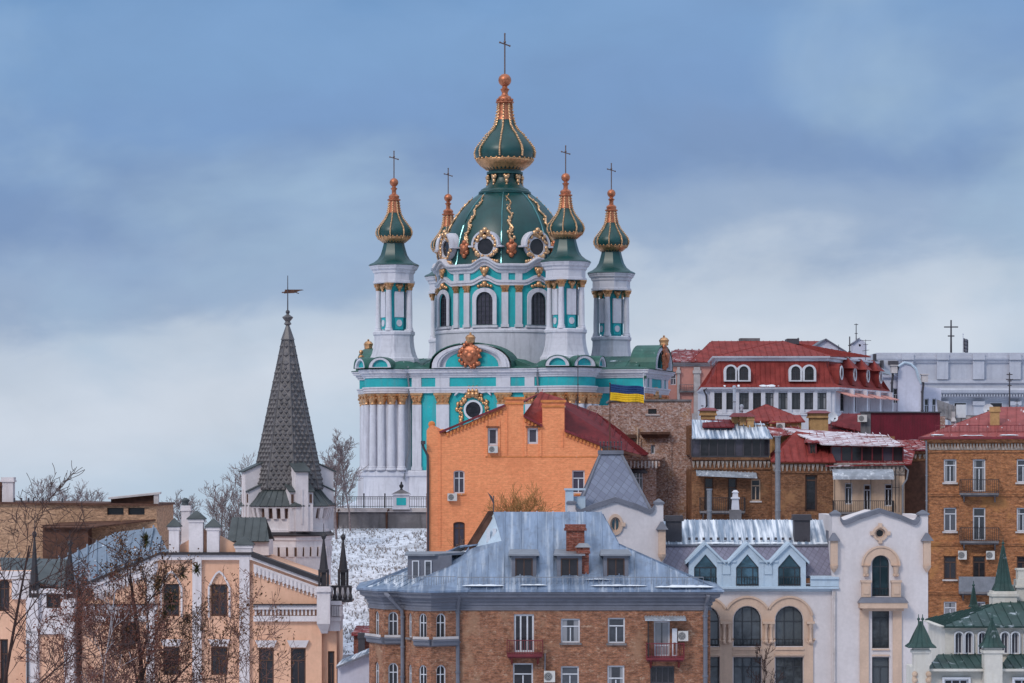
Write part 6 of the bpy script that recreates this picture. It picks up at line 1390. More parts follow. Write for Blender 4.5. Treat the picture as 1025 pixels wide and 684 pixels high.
for px in (731.5, 744.5, 796.5, 810.0):
    xx = X(px); b = MB(); b.M = T3(xx, .02, Z(382))
    b.poly(shape(1.32, Z(365) - Z(382), 1), [[(u, v + .12) for u, v in shape(.86, Z(367.5) - Z(381.5), 1)]], -.1, 1.3); o = b.build('dormer', 'white_frame', H.o)
    f = MB(); f.M = T3(xx, .06, Z(382) + .12); hh_ = round(Z(367.5) - Z(381.5), 2); f.poly(shape(.86, hh_, 1), [inset(.86, hh_, 1, .06)], 0, .08); f.box(-.03, .03, .01, .07, .06, hh_ - .08); f.box(-.37, .37, .012, .068, hh_ * .5, hh_ * .5 + .05); f.build('frame', 'dark_frame', o)
    f = MB(); f.M = T3(xx, .06, Z(382) + .12); f.poly(inset(.86, hh_, 1, .04), [], .04, .06); f.build('pane', 'glass_dark', o)
# receding side: little white dormers with oval windows and striped awnings below
dirv = Vector((P2[0] - P1[0], P2[1] - P1[1], 0)).normalized(); ang = math.atan2(dirv.y, dirv.x)
for i, f_ in enumerate((.10, .36, .62, .88)):
    base = Vector((P1[0], P1[1], 0)) + dirv * (Lh * f_); M = T3(base.x, base.y, 0) @ RZ(ang)
    b = MB(); b.M = M; b.poly([(x, z + Z(384)) for x, z in shape(1.25, 1.95, 1)], [[(x, z + Z(384) + .5) for x, z in shape(.7, 1.1, 4)]], -.1, 1.1); o = b.build('dormer', 'red_roof', H.o)
    b = MB(); b.M = M; b.poly([(x, z + Z(384) + .38) for x, z in shape(.96, 1.36, 4)], [[(x, z + Z(384) + .5) for x, z in shape(.7, 1.1, 4)]], -.2, -.103); b.build('rim', 'white_frame', o)
    b = MB(); b.M = M; b.poly([(x, z + Z(384) + .48) for x, z in shape(.72, 1.12, 4)], [], .02, .06); b.build('pane', 'glass_dark', o)
    if i: b = MB(); b.M = M; b.loft([(-1, -1), (1, -1), (1, 1), (-1, 1)], [(1.0, Z(367)), (.75, Z(364)), (.1, Z(355.5))], (0, .7)); b.build('dormer_roof', 'red_roof', o)
    b = MB(); b.M = M; b.hexa([(-1.5, -1.6, Z(397.5)), (1.5, -1.6, Z(397.5)), (1.5, -.01, Z(392)), (-1.5, -.01, Z(392))], [(-1.5, -1.6, Z(396.5)), (1.5, -1.6, Z(396.5)), (1.5, -.01, Z(391)), (-1.5, -.01, Z(391))]); b.build('awning', 'pink_wall', H.o)
    b = MB(); b.M = M; b.box(1.2, 1.55, -1.0, -.02, Z(414), Z(389)); b.build('side_pier', 'white_plaster', H.o)
pipe(H, [(707.5, 389, -.5), (704.5, 391, -.4), (707, 396, -.2), (707.5, 406, -.2), (703, 414, -.2)], .09, 'dark_metal')
b = MB(); b.box(X(787, 7), X(799, 7), 6, 8.5, Z(345, 7), Z(339.5, 7)); b.build('roof_hatch', 'dark_metal', H.o)

# pink house behind
I_ = Bd('pink_house', 'pale pink house with white pilaster and red metal roof behind the mansard house', 'house', 715, 322)
X, Z = I_.X, I_.Z; IB = I_.B()
wall(I_, 'wall', 'pink_wall', [(655, IB), (835, IB), (835, 363), (655, 363)], [dict(at=(674, 374.5, 385.5, 6), cols=2, tr=.6, fm='white_frame', gm='glass_violet', fw=.1)], 0, 12, .25)
b = MB(); b.sweep([(0, Z(367)), (.15, Z(366.5)), (.15, Z(365.5)), (.4, Z(364.5)), (.6, Z(362.6)), (0, Z(362))], [(X(655), 10), (X(655), 0), (X(835), 0)]); b.build('cornice', 'pale_stone', I_.o)
for px, w_ in ((697.5, 6.5), (679, 2.6)):
    b = MB(); b.box(X(px - w_ / 2), X(px + w_ / 2), -.3, -.003, 0, Z(367.5)); b.box(X(px - w_ / 2) - .1, X(px + w_ / 2) + .1, -.4, -.003, Z(374), Z(371)) ; b.box(X(px - w_ / 2) - .2, X(px + w_ / 2) + .2, -.45, -.003, 0, Z(414)); b.build('pilaster', 'pale_stone', I_.o)
b = MB(); railing_mb(b, X(680), X(694), -.35, Z(391), Z(385), .2); b.box(X(679.5), X(694.5), -.4, -.003, Z(393), Z(391) - .002); b.build('balcony', 'stone_grey', I_.o)
b = MB(); b.roof([(X(654), -.6, Z(362.3)), (X(698), -.6, Z(362.3)), (X(706, 6), 6, Z(350.5, 6)), (X(676, 6), 6, Z(350, 6))], .75, .1, .12); b.build('roof', 'red_roof_snowy', I_.o)
b = MB(); b.roof([(X(691), -.7, Z(362.5)), (X(840), -.7, Z(362.5)), (X(822, 7), 7, Z(341.5, 7)), (X(712, 7), 7, Z(341.5, 7))], .7); b.roof([(X(698), 13, Z(362.5)), (X(691), -.7, Z(362.5)), (X(712, 7), 7, Z(341.5, 7))], .7); b.build('roof', 'red_roof', I_.o)
b = MB(); b.box(X(740, 8), X(760, 8), 7, 9, Z(345, 8), Z(339, 8)); b.build('roof_hatch', 'stone_grey', I_.o)

# pale lilac houses behind on the right
J = Bd('lilac_house', 'pale lilac house with baroque gable and dark downpipes behind the maroon wall', 'house', 890, 305)
X, Z = J.X, J.Z; JB = J.B()
lw_ = dict(cols=2, tr=.6, fm='white_frame', gm='glass_dark', fw=.08)
wall(J, 'wall', 'lilac_wall', [(846, JB), (918, JB), (918, 376), (886, 376), (846, 360)], [dict(at=(896.5, 389, 404, 4.8), **lw_), dict(at=(906, 390, 404, 4.2), **lw_)], 0, 10, .3)
b = MB(); b.sweep([(0, Z(379)), (.3, Z(378)), (.35, Z(376)), (0, Z(375.5))], [(X(872), 0), (X(918), 0)]); b.build('cornice', 'lilac_wall', J.o)
b = MB(); b.poly([J.UZ(853, 425), J.UZ(867, 425), J.UZ(867, 345), J.UZ(863.5, 341), J.UZ(859.5, 339.6), J.UZ(855.5, 341), J.UZ(853, 345)], [[J.UZ(860 + 1.3 * math.cos(R(30 * k)), 346 + 1.3 * math.sin(R(30 * k))) for k in range(12)]], -.5, 1.4); b.build('gable_turret', 'lilac_wall', J.o)
b = MB(); b.hexa([(X(852.5), -.7, Z(345)), (X(860), -.7, Z(339.2)), (X(860), 1.5, Z(339.2)), (X(852.5), 1.5, Z(345))], [(X(852.5), -.7, Z(344)), (X(860), -.7, Z(338.3)), (X(860), 1.5, Z(338.3)), (X(852.5), 1.5, Z(344))]); b.build('turret_cap', 'slate_trim', J.o)
b = MB(); pts = [(898, 425), (921, 425), (921, 385), (918, 378), (916, 370), (911, 365.5), (905.5, 364), (900, 366), (898, 372)]; b.poly([J.UZ(*p) for p in pts], [], -.8, 2); b.build('baroque_gable', 'lilac_wall', J.o)
b = MB(); cv = [(897, 374), (899, 367), (905.5, 363), (911.5, 364.5), (916.8, 369.5), (919, 378), (922, 384)]
b.tube([(X(px, -.8), -.9, Z(py, -.8)) for px, py in cv], .14, 6); b.build('gable_moulding', 'pale_blue', J.o, 50)
b = MB(); q = [(X(px, 0), 0, Z(py)) for px, py in cv]
for (a, c) in zip(q, q[1:]): b.hexa([(a[0], -.75, a[2] - .02), (c[0], -.75, c[2] - .02), (c[0], 1.9, c[2] - .02), (a[0], 1.9, a[2] - .02)], [(a[0], -.75, a[2] + .07), (c[0], -.75, c[2] + .07), (c[0], 1.9, c[2] + .07), (a[0], 1.9, a[2] + .07)])
b.build('gable_roof', 'blue_roof_snowy', J.o)
wall(J, 'low_wing', 'lilac_wall', [(918, JB), (942, JB), (942, 389), (918, 386)], [dict(at=(927.5, 399, 416, 4.6), **lw_), dict(at=(935, 399, 416, 4.2), **lw_)], 1.0, 9, .3)
for px, yt in ((893.5, 373), (924, 382)): pipe(J, [(px, yt, -1.0), (px + .3, yt + 4, -.95), (px - .6, yt + 10, -.9), (px - .8, 420, -.9)], .12, 'dark_metal'); b = MB(); b.box(X(px - 3), X(px + 3), -1.5, -.6, Z(yt + 1), Z(yt - 6)); b.box(X(px - 3.8), X(px + 3.8), -1.6, -.5, Z(yt - 6) + .003, Z(yt - 7.2)); b.build('chimney', 'pale_stone', J.o)
b = MB(); b.roof([(X(846), -.2, Z(360)), (X(892), -.2, Z(376)), (X(892, 8), 8, Z(372, 8)), (X(850, 8), 8, Z(357, 8))], 0); b.build('roof', 'zinc', J.o)
J2 = Bd('gabled_lilac_house', 'plain pale lilac gabled house on the skyline behind the mansard roof', 'house', 828, 318)
b = MB(); b.poly([J2.UZ(811, 430), J2.UZ(846, 430), J2.UZ(846, 351), J2.UZ(826.5, 339.5), J2.UZ(811, 350)], [], 0, 8); b.build('wall', 'lilac_wall', J2.o)
b = MB(); X, Z = J2.X, J2.Z
b.roof([(X(847.5), -.3, Z(352)), (X(847.5), 8.2, Z(352)), (X(826.5), 8.2, Z(339)), (X(826.5), -.3, Z(339))], 0); b.roof([(X(809.5), 8.2, Z(350.5)), (X(809.5), -.3, Z(350.5)), (X(826.5), -.3, Z(339)), (X(826.5), 8.2, Z(339))], 0); b.build('roof', 'slate_trim', J2.o)
b = MB(); b.roof([(X(800, -8), -9, Z(357, -8)), (X(848, -8), -9, Z(363, -8)), (X(846), -.5, Z(356)), (X(818), -.5, Z(347))], .7); b.build('lean_roof', 'red_roof_dark', J2.o)

K = Bd('government_building', 'huge pale grey classical building with pilasters along the right skyline', 'public building', 985, 370)
X, Z = K.X, K.Z; KB = K.B()
b = MB(); b.box(X(880), X(1085), 0, 25, 0, Z(361)); b.build('wall', 'grey_wall', K.o)
kp = [(X(880), 20), (X(880), 0), (X(1085), 0)]
b = MB(); b.sweep([(0, Z(364)), (.25, Z(363)), (.25, Z(361.5)), (.55, Z(360)), (.6, Z(358)), (.4, Z(357.5)), (.4, Z(353.5)), (-.6, Z(353))], kp); b.build('parapet', 'grey_wall', K.o)
b = MB(); b.sweep([(0, Z(384.5)), (.3, Z(383.5)), (.3, Z(380.5)), (0, Z(380))], kp); b.build('attic_moulding', 'grey_wall', K.o)
b = MB(); b.sweep([(0, Z(400)), (.5, Z(398)), (.6, Z(396)), (1.4, Z(393.5)), (1.5, Z(391)), (1.2, Z(389)), (0, Z(388))], kp); b.build('main_cornice', 'grey_wall', K.o)
for px in (908, 943, 979, 1015.5, 1052): b = MB(); b.box(X(px - 5.6), X(px + 5.6), -.5, -.003, Z(380), Z(361)); b.box(X(px - 6), X(px + 6), -.75, -.003, Z(361) + .06, Z(354.5)); b.build('attic_pilaster', 'grey_wall', K.o); b = MB(); b.box(X(px - 5.2), X(px + 5.2), -.6, -.003, 0, Z(406)); b.box(X(px - 6), X(px + 6), -.8, -.003, Z(406) + .003, Z(402)); b.build('pilaster', 'grey_wall', K.o)
b = MB()
for k_ in range(70): xx = X(884) + (X(1080) - X(884)) * k_ / 70; b.box(xx, xx + .16, -1.2, -.62, Z(397.3), Z(395))
b.build('bracket_row', 'grey_wall', K.o)
for px in (961, 997, 1034): window(K.o, T3(X(px), -.1, Z(424)), 1.6, 2.6, 0, 2, .7, 'white_frame', 'glass_dark')
b = MB(); b.box(X(862, -20), X(896, -20), -22, -14, 0, Z(361, -20)); b.build('low_wing', 'grey_wall', K.o)
b = MB(); b.box(X(889, -22), X(899, -22), -22.4, -22.003, Z(365.5, -22), Z(361.5, -22)); b.box(X(874, -22), X(877, -22), -22.3, -21.5, Z(361, -22), Z(354.5, -22)); b.build('roof_plant', 'dark_metal', K.o)
b = MB()
for k_ in range(5): b.box(X(868 + 3.4 * k_, -23), X(870.4 + 3.4 * k_, -23), -23.6, -22.2, Z(372 - (k_ % 3), -23), Z(361 + (k_ % 2) * 3, -23))
b.build('roof_ducts', 'dark_metal', K.o)
antenna('rooftop_antenna', 'tall cross-shaped mast on top of the grey classical building', 952, 372, 320.5, 356, [(327.5, 14, 0), (336.5, 6.5, 0)], .14)
flag('small dark drooping flag on top of the grey classical building', 964, 372, 335, 356, 5, 338, 352, ['slate_trim'], 'white_frame', .07)
antenna('rooftop_antenna', 'tall aerial with a bent top on the lilac gable turret', 857, 306, 324, 342, [(325, 4, 0), (334, 3, 0)], .06)
antenna('rooftop_antenna', 'comb-like television aerial just right of the lilac gable turret', 866.5, 304, 340, 372, [(341, 11, 0), (345, 5, 0), (351, 7, .5)], .04)
antenna('rooftop_antenna', 'dark knobbly lightning mast left of the lilac gable turret', 850.5, 298, 337, 372, [(346, 3, 0), (352, 2.5, 0), (355, 2.5, 0)], .09)
antenna('rooftop_antenna', 'very thin aerial on the red roof behind the mansard house', 799, 310, 338, 352, [(339, 2, 0)], .05)
antenna('rooftop_antenna', 'short thin aerial in front of the gabled lilac house', 839.5, 296, 345, 362, [(349, 2, 0)], .04)
# small clutter block between the lilac houses and the right brick house
Q = Bd('rooftop_shed', 'cluttered low red-edged rooftop shed between maroon wall and pinkish red roof', 'shed', 958, 262)
X, Z = Q.X, Q.Z
b = MB(); b.box(X(945.5), X(986), 0, 4, 0, Z(428)); b.build('wall', 'brick_party', Q.o)
b = MB(); b.box(X(944), X(988), -.4, 4.2, Z(428) + .003, Z(425.5)); b.build('roof', 'red_metal', Q.o)
b = MB(); b.roof([(X(941), 1, Z(417)), (X(957), 1, Z(421)), (X(960, 3), 3, Z(408, 3)), (X(938, 3), 3, Z(400, 3))], .4); b.build('lean_roof', 'stone_grey', Q.o)
b = MB(); b.box(X(954), X(957), .6, 1.2, Z(426), Z(412)); b.hexa([(X(953), .4, Z(422)), (X(958), .4, Z(422)), (X(958), 1.4, Z(422)), (X(953), 1.4, Z(422))], [(X(954.5), .7, Z(416)), (X(956.5), .7, Z(416)), (X(956.5), 1.1, Z(416)), (X(954.5), 1.1, Z(416))]); b.build('chimney', 'pale_stone', Q.o)
b = MB(); b.box(X(962, 6), X(985, 6), 5, 9, 0, Z(416, 6)); b.build('back_wall', 'stone_grey', Q.o)
for k_ in range(5): b = MB(); b.box(X(963 + 4.5 * k_, 3), X(966 + 4.5 * k_, 3), 2.5, 3.2, Z(425, 3), Z(420 - (k_ * 3) % 4, 3)); b.build('roof_box', 'pale_stone', Q.o)
t = thing('panel_antenna', 'square white panel antenna above the red-edged rooftop shed', 'antenna', (wx(962, 263), 263, wz(412, 263)), R(-15))
b = MB(); b.box(-.42, .42, -.06, .06, -.55, .6); b.build('panel', 'dish', t)
b = MB(); b.tube([(0, .08, -1.6), (0, .08, .2)], .04, 6); b.build('mast', 'dark_metal', t)
# ------------------------------------------------------------ the castle-like house on the left
M_ = Bd('castle_house', 'peach and white castle-like house with a tall scaly spire, pinnacles and a snowy roof', 'house', 195, 215)
X, Z = M_.X, M_.Z; MBs = M_.B()
pw_ = dict(cols=2, tr=.7, fm='brown_frame', gm='glass_dark', fw=.1)
wall(M_, 'wall', 'castle_wall', [(82, MBs), (322, MBs), (322, 580.5), (252, 555.5), (160, 555.5), (82, 588)], [
    dict(at=(171.5, 584.5, 617, 16), **pw_), dict(at=(219.5, 585, 617, 16.5), **pw_), dict(at=(129, 622, 650, 15), **pw_),
    dict(at=(171.5, 648, 676, 16), **pw_), dict(at=(219.5, 648, 676, 16.5), **pw_), dict(at=(266.5, 649, 690, 15), **pw_), dict(at=(298.5, 649, 690, 15), **pw_)], 0, 10, .25)
def bar(bd, name, m, pa, ya, pb, yb, th0, th1, y0, y1, dy=0):
    p, q = bd.UZ(pa, ya, dy), bd.UZ(pb, yb, dy); s = (bd.Y + dy) / F; b = MB()
    b.hexa([(p[0], dy + y0, p[1] - th1 * s), (q[0], dy + y0, q[1] - th1 * s), (q[0], dy + y1, q[1] - th1 * s), (p[0], dy + y1, p[1] - th1 * s)], [(p[0], dy + y0, p[1] - th0 * s), (q[0], dy + y0, q[1] - th0 * s), (q[0], dy + y1, q[1] - th0 * s), (p[0], dy + y1, p[1] - th0 * s)])
    return b.build(name, m, bd.o)
# copings: dark edge, white bands, toothed friezes
for pa, ya, pb, yb in ((252, 553, 323, 579), (160, 553, 252, 553), (82, 585.5, 160, 553)):
    bar(M_, 'coping', 'lead_roof', pa, ya, pb, yb, -.2, 4.5 if pb == 323 else 2.4, -.5, 1.2); bar(M_, 'coping_band', 'castle_white', pa, ya, pb, yb, 2.5, 7.5, -.32, -.003)
for pa, ya, pb, yb in ((254, 569, 318, 592), (94, 593, 158, 567)):
    n_ = 16
    b = MB()
    for k_ in range(n_):
        u = (k_ + .2) / n_; p = M_.UZ(pa + (pb - pa) * u, ya + (yb - ya) * u); s = .0717
        b.box(p[0], p[0] + 2.4 * s, -.22, -.003, p[1] - 5 * s, p[1] + .1); b.box(p[0] + .3 * s, p[0] + 1.6 * s, -.16, -.003, p[1] - 7.5 * s, p[1] - 5 * s - .003)
    b.build('toothed_frieze', 'castle_white', M_.o); bar(M_, 'rake_band', 'castle_white', pa, ya - 1.5, pb, yb - 1.5, -3, 5.0, -.14, -.003)
for pa, pb in ((254, 320), (84, 158)):
    bar(M_, 'ledge', 'lead_roof', pa, 604.5, pb, 604.5, 0, 1.4, -.55, -.003); bar(M_, 'band', 'castle_white', pa, 606, pb, 606, 0, 4, -.4, -.003); bar(M_, 'band', 'castle_white', pa, 615, pb, 615, 1.5, 7, -.3, -.003)
    b = MB()
    for k_ in range(17): p = M_.UZ(pa + (pb - pa) * (k_ + .3) / 17, 610); b.box(p[0], p[0] + .13, -.25, -.003, p[1] - .42, p[1])
    b.build('dentil_band', 'castle_white', M_.o)
for px, w_, yt in ((245, 10, 556), (197.5, 9, 556), (151, 8, 560)):
    b = MB(); b.box(X(px - w_ / 2), X(px + w_ / 2), -.34, -.003, 0, Z(yt)); b.build('pilaster', 'castle_white', M_.o)
for px in (171.5, 219.5):                                            # pointed hood moulds
    b = MB(); w0 = 1.62; hh_ = Z(571) - Z(618); o_ = [(x, z) for x, z in shape(w0, hh_, 3)]; i_ = [(x * .84, z * .955 + .0) for x, z in shape(w0, hh_, 3)]
    b.M = T3(X(px), 0, Z(618)); b.poly(o_[1:] + [o_[0]] + [i_[0]] + i_[1:][::-1], [], -.2, -.003); b.build('hood_mould', 'castle_white', M_.o)
for px, y_ in ((266.5, 647), (298.5, 647), (171.5, 646), (219.5, 646)): b = MB(); p, q = X(px - 9.5), X(px + 9.5); b.hexa([(p + .12, -.24, Z(y_ + 1)), (q - .12, -.24, Z(y_ + 1)), (q - .12, -.003, Z(y_ + 1)), (p + .12, -.003, Z(y_ + 1))], [(p - .1, -.3, Z(y_ - 6)), (q + .1, -.3, Z(y_ - 6)), (q + .1, -.003, Z(y_ - 6)), (p - .1, -.003, Z(y_ - 6))]); b.build('lintel', 'castle_white', M_.o)
# parapet posts with little pyramids and the gable between them
for px, w_, yt, yb in ((174.5, 10, 527.5, 556), (196.5, 14, 520, 556), (213.5, 12, 528, 556), (244, 16, 546, 556)):
    b = MB(); xm, hw = X(px), w_ / 2 * .0717; zt_ = Z(yt); b.box(xm - hw, xm + hw, -.3, -.3 + 2 * hw, Z(yb), zt_); b.box(xm - hw - .08, xm + hw + .08, -.38, -.22 + 2 * hw, zt_ - .2, zt_ - .003); o = b.build('parapet_post', 'castle_white', M_.o)
    b = MB(); b.loft([(-1, -1), (1, -1), (1, 1), (-1, 1)], [(hw + .16, zt_), (hw + .16, zt_ + .06), (hw * .45, zt_ + .48), (.04, zt_ + .62)], (xm, -.3 + hw)); b.build('post_cap', 'castle_roof', o)
chimney(M_, 181.5, 190, 507, 553, 3.2, .8, 'castle_white'); b = MB(); b.lathe([(.24, Z(507) + .04), (.24, Z(503)), (.3, Z(503) + .02), (.3, Z(501)), (.1, Z(499))], 10, (X(185.5, 3.6), 3.6)); b.build('chimney_pot', 'castle_roof', M_.o)
b = MB(); b.poly([M_.UZ(198, 557, .4), M_.UZ(244, 557, .4), M_.UZ(236, 545, .4), M_.UZ(214, 533, .4), M_.UZ(198, 529, .4)], [], .4, .8); b.poly([M_.UZ(176, 557, .4), M_.UZ(190, 557, .4), M_.UZ(190, 540, .4), M_.UZ(176, 548, .4)], [], .4, .8); b.build('parapet_gable', 'castle_wall', M_.o)
# roofs behind the front
b = MB(); b.roof([(X(250), .9, Z(557)), (X(322), .9, Z(582)), (X(318, 9), 9, Z(575, 9)), (X(255, 9), 9, Z(551, 9))], .6); b.roof([(X(160), 1.1, Z(556.5)), (X(252), 1.1, Z(556.5)), (X(252, 9), 9, Z(550, 9)), (X(160, 9), 9, Z(550, 9))], .6); b.build('roof', 'castle_roof', M_.o)
b = MB(); b.roof([(X(68, .9), .9, Z(590.5)), (X(137, .9), .9, Z(562.5)), (X(116, 8), 8, Z(533, 8)), (X(60, 8), 8, Z(561, 8))], .75, .16, .1); b.roof([(X(137, .9), .9, Z(562.5)), (X(170, .9), .9, Z(556)), (X(156, 8.5), 8.5, Z(528, 8.5)), (X(116, 8), 8, Z(533, 8))], .75, .16, .1); b.build('snowy_roof', 'castle_metal', M_.o)
b = MB(); b.roof([(X(0), 1, Z(575)), (X(76), 1, Z(592)), (X(70, 7), 7, Z(560, 7)), (X(0, 7), 7, Z(558, 7))], .75); b.build('roof', 'castle_roof', M_.o)
# right end: white corner with two pinnacles and a small balustrade
b = MB(); b.box(X(318), X(331), -1.0, 3, Z(624), Z(587)); b.box(X(317), X(332), -1.15, 3.1, Z(592), Z(588)); b.hexa([(X(322), -.3, Z(634)), (X(328), -.3, Z(634)), (X(328), 2, Z(634)), (X(322), 2, Z(634))], [(X(318), -1, Z(624)), (X(331), -1, Z(624)), (X(331), 3, Z(624)), (X(318), 3, Z(624))]); b.build('corner_pier', 'castle_white', M_.o)
wall(M_, 'end_wall', 'castle_wall', [(322.3, MBs), (337, MBs), (337, 625), (322.3, 625)], [dict(at=(331.5, 652, 694, 6.5), **pw_)], .6, 8, .25)
b = MB(); b.box(X(321.5), X(340), .3, 4.2, Z(632), Z(602)); b.box(X(320.5), X(342), .1, 4.4, Z(606), Z(602) + .01); b.box(X(320.5), X(341), .15, 4.3, Z(622), Z(618)); b.build('oriel', 'castle_white', M_.o)
b = MB()
for k_ in range(6): xx = X(332.3 + 1.7 * k_, .1); b.box(xx, xx + .07, .02, .298, Z(617), Z(607))
b.build('oriel_teeth', 'castle_white', M_.o)
b = MB(); b.box(X(326), X(352), .3, .5, Z(588.5), Z(586.5)); b.box(X(326), X(352), .25, 3.4, Z(603), Z(601)); 
for k_ in range(5): xx = X(330 + 5.2 * k_, .4); b.lathe([(.1, Z(601)), (.16, Z(598)), (.08, Z(594)), (.12, Z(588.6))], 8, (xx, .4))
b.build('balustrade', 'lead_roof', M_.o)
def pinnacle(px, yb, yt, wpx, dy, post):
    xm = X(px, dy); s = (215 + dy) / F; hw = wpx / 2 * s; zb_, zt_ = Z(yb, dy), Z(yt, dy)
    b = MB(); b.loft([(math.cos(R(45 * k + 22.5)), math.sin(R(45 * k + 22.5))) for k in range(8)], [(hw * 1.05, zb_), (hw * 1.05, zb_ + .2), (hw * .85, zb_ + .24), (hw * .18, zt_ - .45), (hw * .3, zt_ - .42), (hw * .52, zt_ - .2), (hw * .3, zt_ - .02), (.03, zt_ + .02), (.02, zt_ + .7)], (xm, dy)); o = b.build('pinnacle', 'lead_roof', M_.o)
    b = MB()
    for s_x in (-1, 1):
        for s_y in (-1, 1): b.box(xm + s_x * hw * .75 - .07, xm + s_x * hw * .75 + .07, dy + s_y * hw * .75 - .07, dy + s_y * hw * .75 + .07, zb_ - 1.0, zb_)
    b.box(xm - hw * .45, xm + hw * .45, dy - hw * .45, dy + hw * .45, zb_ - 1.0, zb_); b.build('lantern', 'lead_roof', o)
    b = MB(); b.box(xm - hw * 1.1, xm + hw * 1.1, dy - hw * 1.1, dy + hw * 1.1, Z(post, dy), zb_ - 1.003); b.build('pinnacle_post', 'castle_white', o)
pinnacle(324, 573, 534, 11, -.4, 590); pinnacle(343.5, 573, 535, 11, 2.2, 603); pinnacle(34.5, 586, 532, 10, -.5, 600); pinnacle(70, 585, 541, 11, -.5, 604)
# left white gabled bay
b = MB()
wall(M_, 'bay_wall', 'castle_white', [(30, MBs), (74, MBs), (74, 590), (30, 590)], [dict(at=(53.5, 581 + 10, 609, 14.5), **pw_)], -.6, 9, .3)
b = MB(); b.box(X(31), X(74.5), -.9, -.603, Z(634), Z(622)); b.build('band', 'castle_white', M_.o); b = MB(); b.box(X(30), X(75), -.8, -.603, Z(594), Z(591)); b.build('band', 'castle_white', M_.o)
b = MB(); b.box(X(28), X(40), -.95, -.603, 0, Z(598)); b.build('corner_strip', 'castle_white', M_.o); b = MB(); b.box(X(66), X(76), -.95, -.603, 0, Z(600)); b.build('corner_strip', 'castle_white', M_.o)
b = MB(); b.box(X(41), X(66), -.64, -.603, 0, Z(635)); b.build('peach_panel', 'castle_wall', M_.o)
b = MB(); b.box(X(29), X(31), -1.1, -.97, 0, Z(640)); b.build('downpipe', 'dark_metal', M_.o)
wall(M_, 'left_wall', 'castle_wall', [(-40, MBs), (30, MBs), (30, 572), (-40, 572)], [dict(at=(4, 568 + 12, 612, 11), arch=1, **pw_), dict(at=(4, 640, 690, 8), **pw_)], .3, 9, .3)
b = MB(); b.box(X(-40), X(30), 0, .297, Z(580), Z(572)); b.build('band', 'castle_white', M_.o); b = MB(); b.box(X(12), X(30), -.1, -.003 + .3, Z(600), Z(581)); b.build('band', 'castle_white', M_.o)
# dormer house on the roof with a dark gable roof
b = MB(); b.box(X(231, 4), X(269, 4), 4, 8, Z(556, 4), Z(541, 4)); b.build('roof_house', 'castle_white', M_.o)
ya, yb = Z(541, 4), Z(518, 6); xl, xr = X(228, 4), X(270, 4)
b = MB(); b.roof([(xl, 3.6, ya - .05), (xr, 3.6, ya - .05), (X(266, 6), 6, yb), (X(232, 6), 6, yb)], .55); b.roof([(xr, 8.4, ya - .05), (xl, 8.4, ya - .05), (X(232, 6), 6, yb), (X(266, 6), 6, yb)], .55); o = b.build('roof_house_roof', 'castle_roof', M_.o)
b = MB(); b.face([(X(230, 4), 4, ya), (X(230, 4), 8, ya), (X(233, 6), 6, yb - .15)]); b.build('roof_house_gable', 'castle_white', M_.o)
# ---- tower with the spire
TY = 13; xm = X(288, TY); sT = (215 + TY) / F
oct_ = [(math.cos(R(45 * k + 22.5 - 8)), math.sin(R(45 * k + 22.5 - 8))) for k in range(8)]
zT = lambda y: Z(y, TY)
b = MB(); b.loft(oct_, [(3.35, zT(640)), (3.35, zT(541)), (3.45, zT(540)), (3.45, zT(537)), (3.6, zT(536))], (xm, TY)); tw = b.build('tower', 'castle_white', M_.o)
b = MB(); b.loft(oct_, [(3.58, zT(536.3)), (3.66, zT(535)), (3.3, zT(531.5))], (xm, TY)); b.build('tower_ledge', 'lead_roof', tw)
b = MB(); b.loft(oct_, [(3.35, zT(532)), (3.35, zT(529.5)), (3.2, zT(529)), (3.2, zT(507))], (xm, TY)); b.build('tower_drum', 'castle_white', tw)
def teeth(name, m, r, y0, y1, n, w, d):
    b = MB()
    for k in range(8):
        p, q = Vector(oct_[k]) * r, Vector(oct_[(k + 1) % 8]) * r; t_ = (q - p).normalized(); nn = Vector((t_.y, -t_.x))
        for j in range(n):
            c_ = p + (q - p) * (j + .5) / n; a, e_ = c_ - t_ * w / 2, c_ + t_ * w / 2; ao, eo = a + nn * d, e_ + nn * d
            b.hexa([(xm + a.x, TY + a.y, y0), (xm + e_.x, TY + e_.y, y0), (xm + (e_.x + eo.x) / 2, TY + (e_.y + eo.y) / 2, y0), (xm + (a.x + ao.x) / 2, TY + (a.y + ao.y) / 2, y0)], [(xm + a.x, TY + a.y, y1), (xm + e_.x, TY + e_.y, y1), (xm + eo.x, TY + eo.y, y1), (xm + ao.x, TY + ao.y, y1)])
    b.build(name, m, tw)
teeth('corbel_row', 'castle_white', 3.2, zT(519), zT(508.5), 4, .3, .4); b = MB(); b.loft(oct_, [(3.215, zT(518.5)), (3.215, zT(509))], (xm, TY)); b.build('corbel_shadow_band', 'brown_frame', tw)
b = MB(); b.loft(oct_, [(3.365, zT(556)), (3.365, zT(547))], (xm, TY)); b.build('slot_shadow_band', 'brown_frame', tw)  # brown ring paints the shade inside the slots between the teeth
teeth('corbel_row', 'castle_white', 3.355, zT(556.5), zT(546.5), 4, .46, .14)
b = MB(); b.loft(oct_, [(3.6, zT(508.4)), (3.65, zT(507)), (3.5, zT(506.8))], (xm, TY)); b.build('eave', 'castle_white', tw)
b = MB(); b.loft(oct_, [(3.72, zT(506.7)), (3.74, zT(506)), (2.5, zT(488))], (xm, TY))
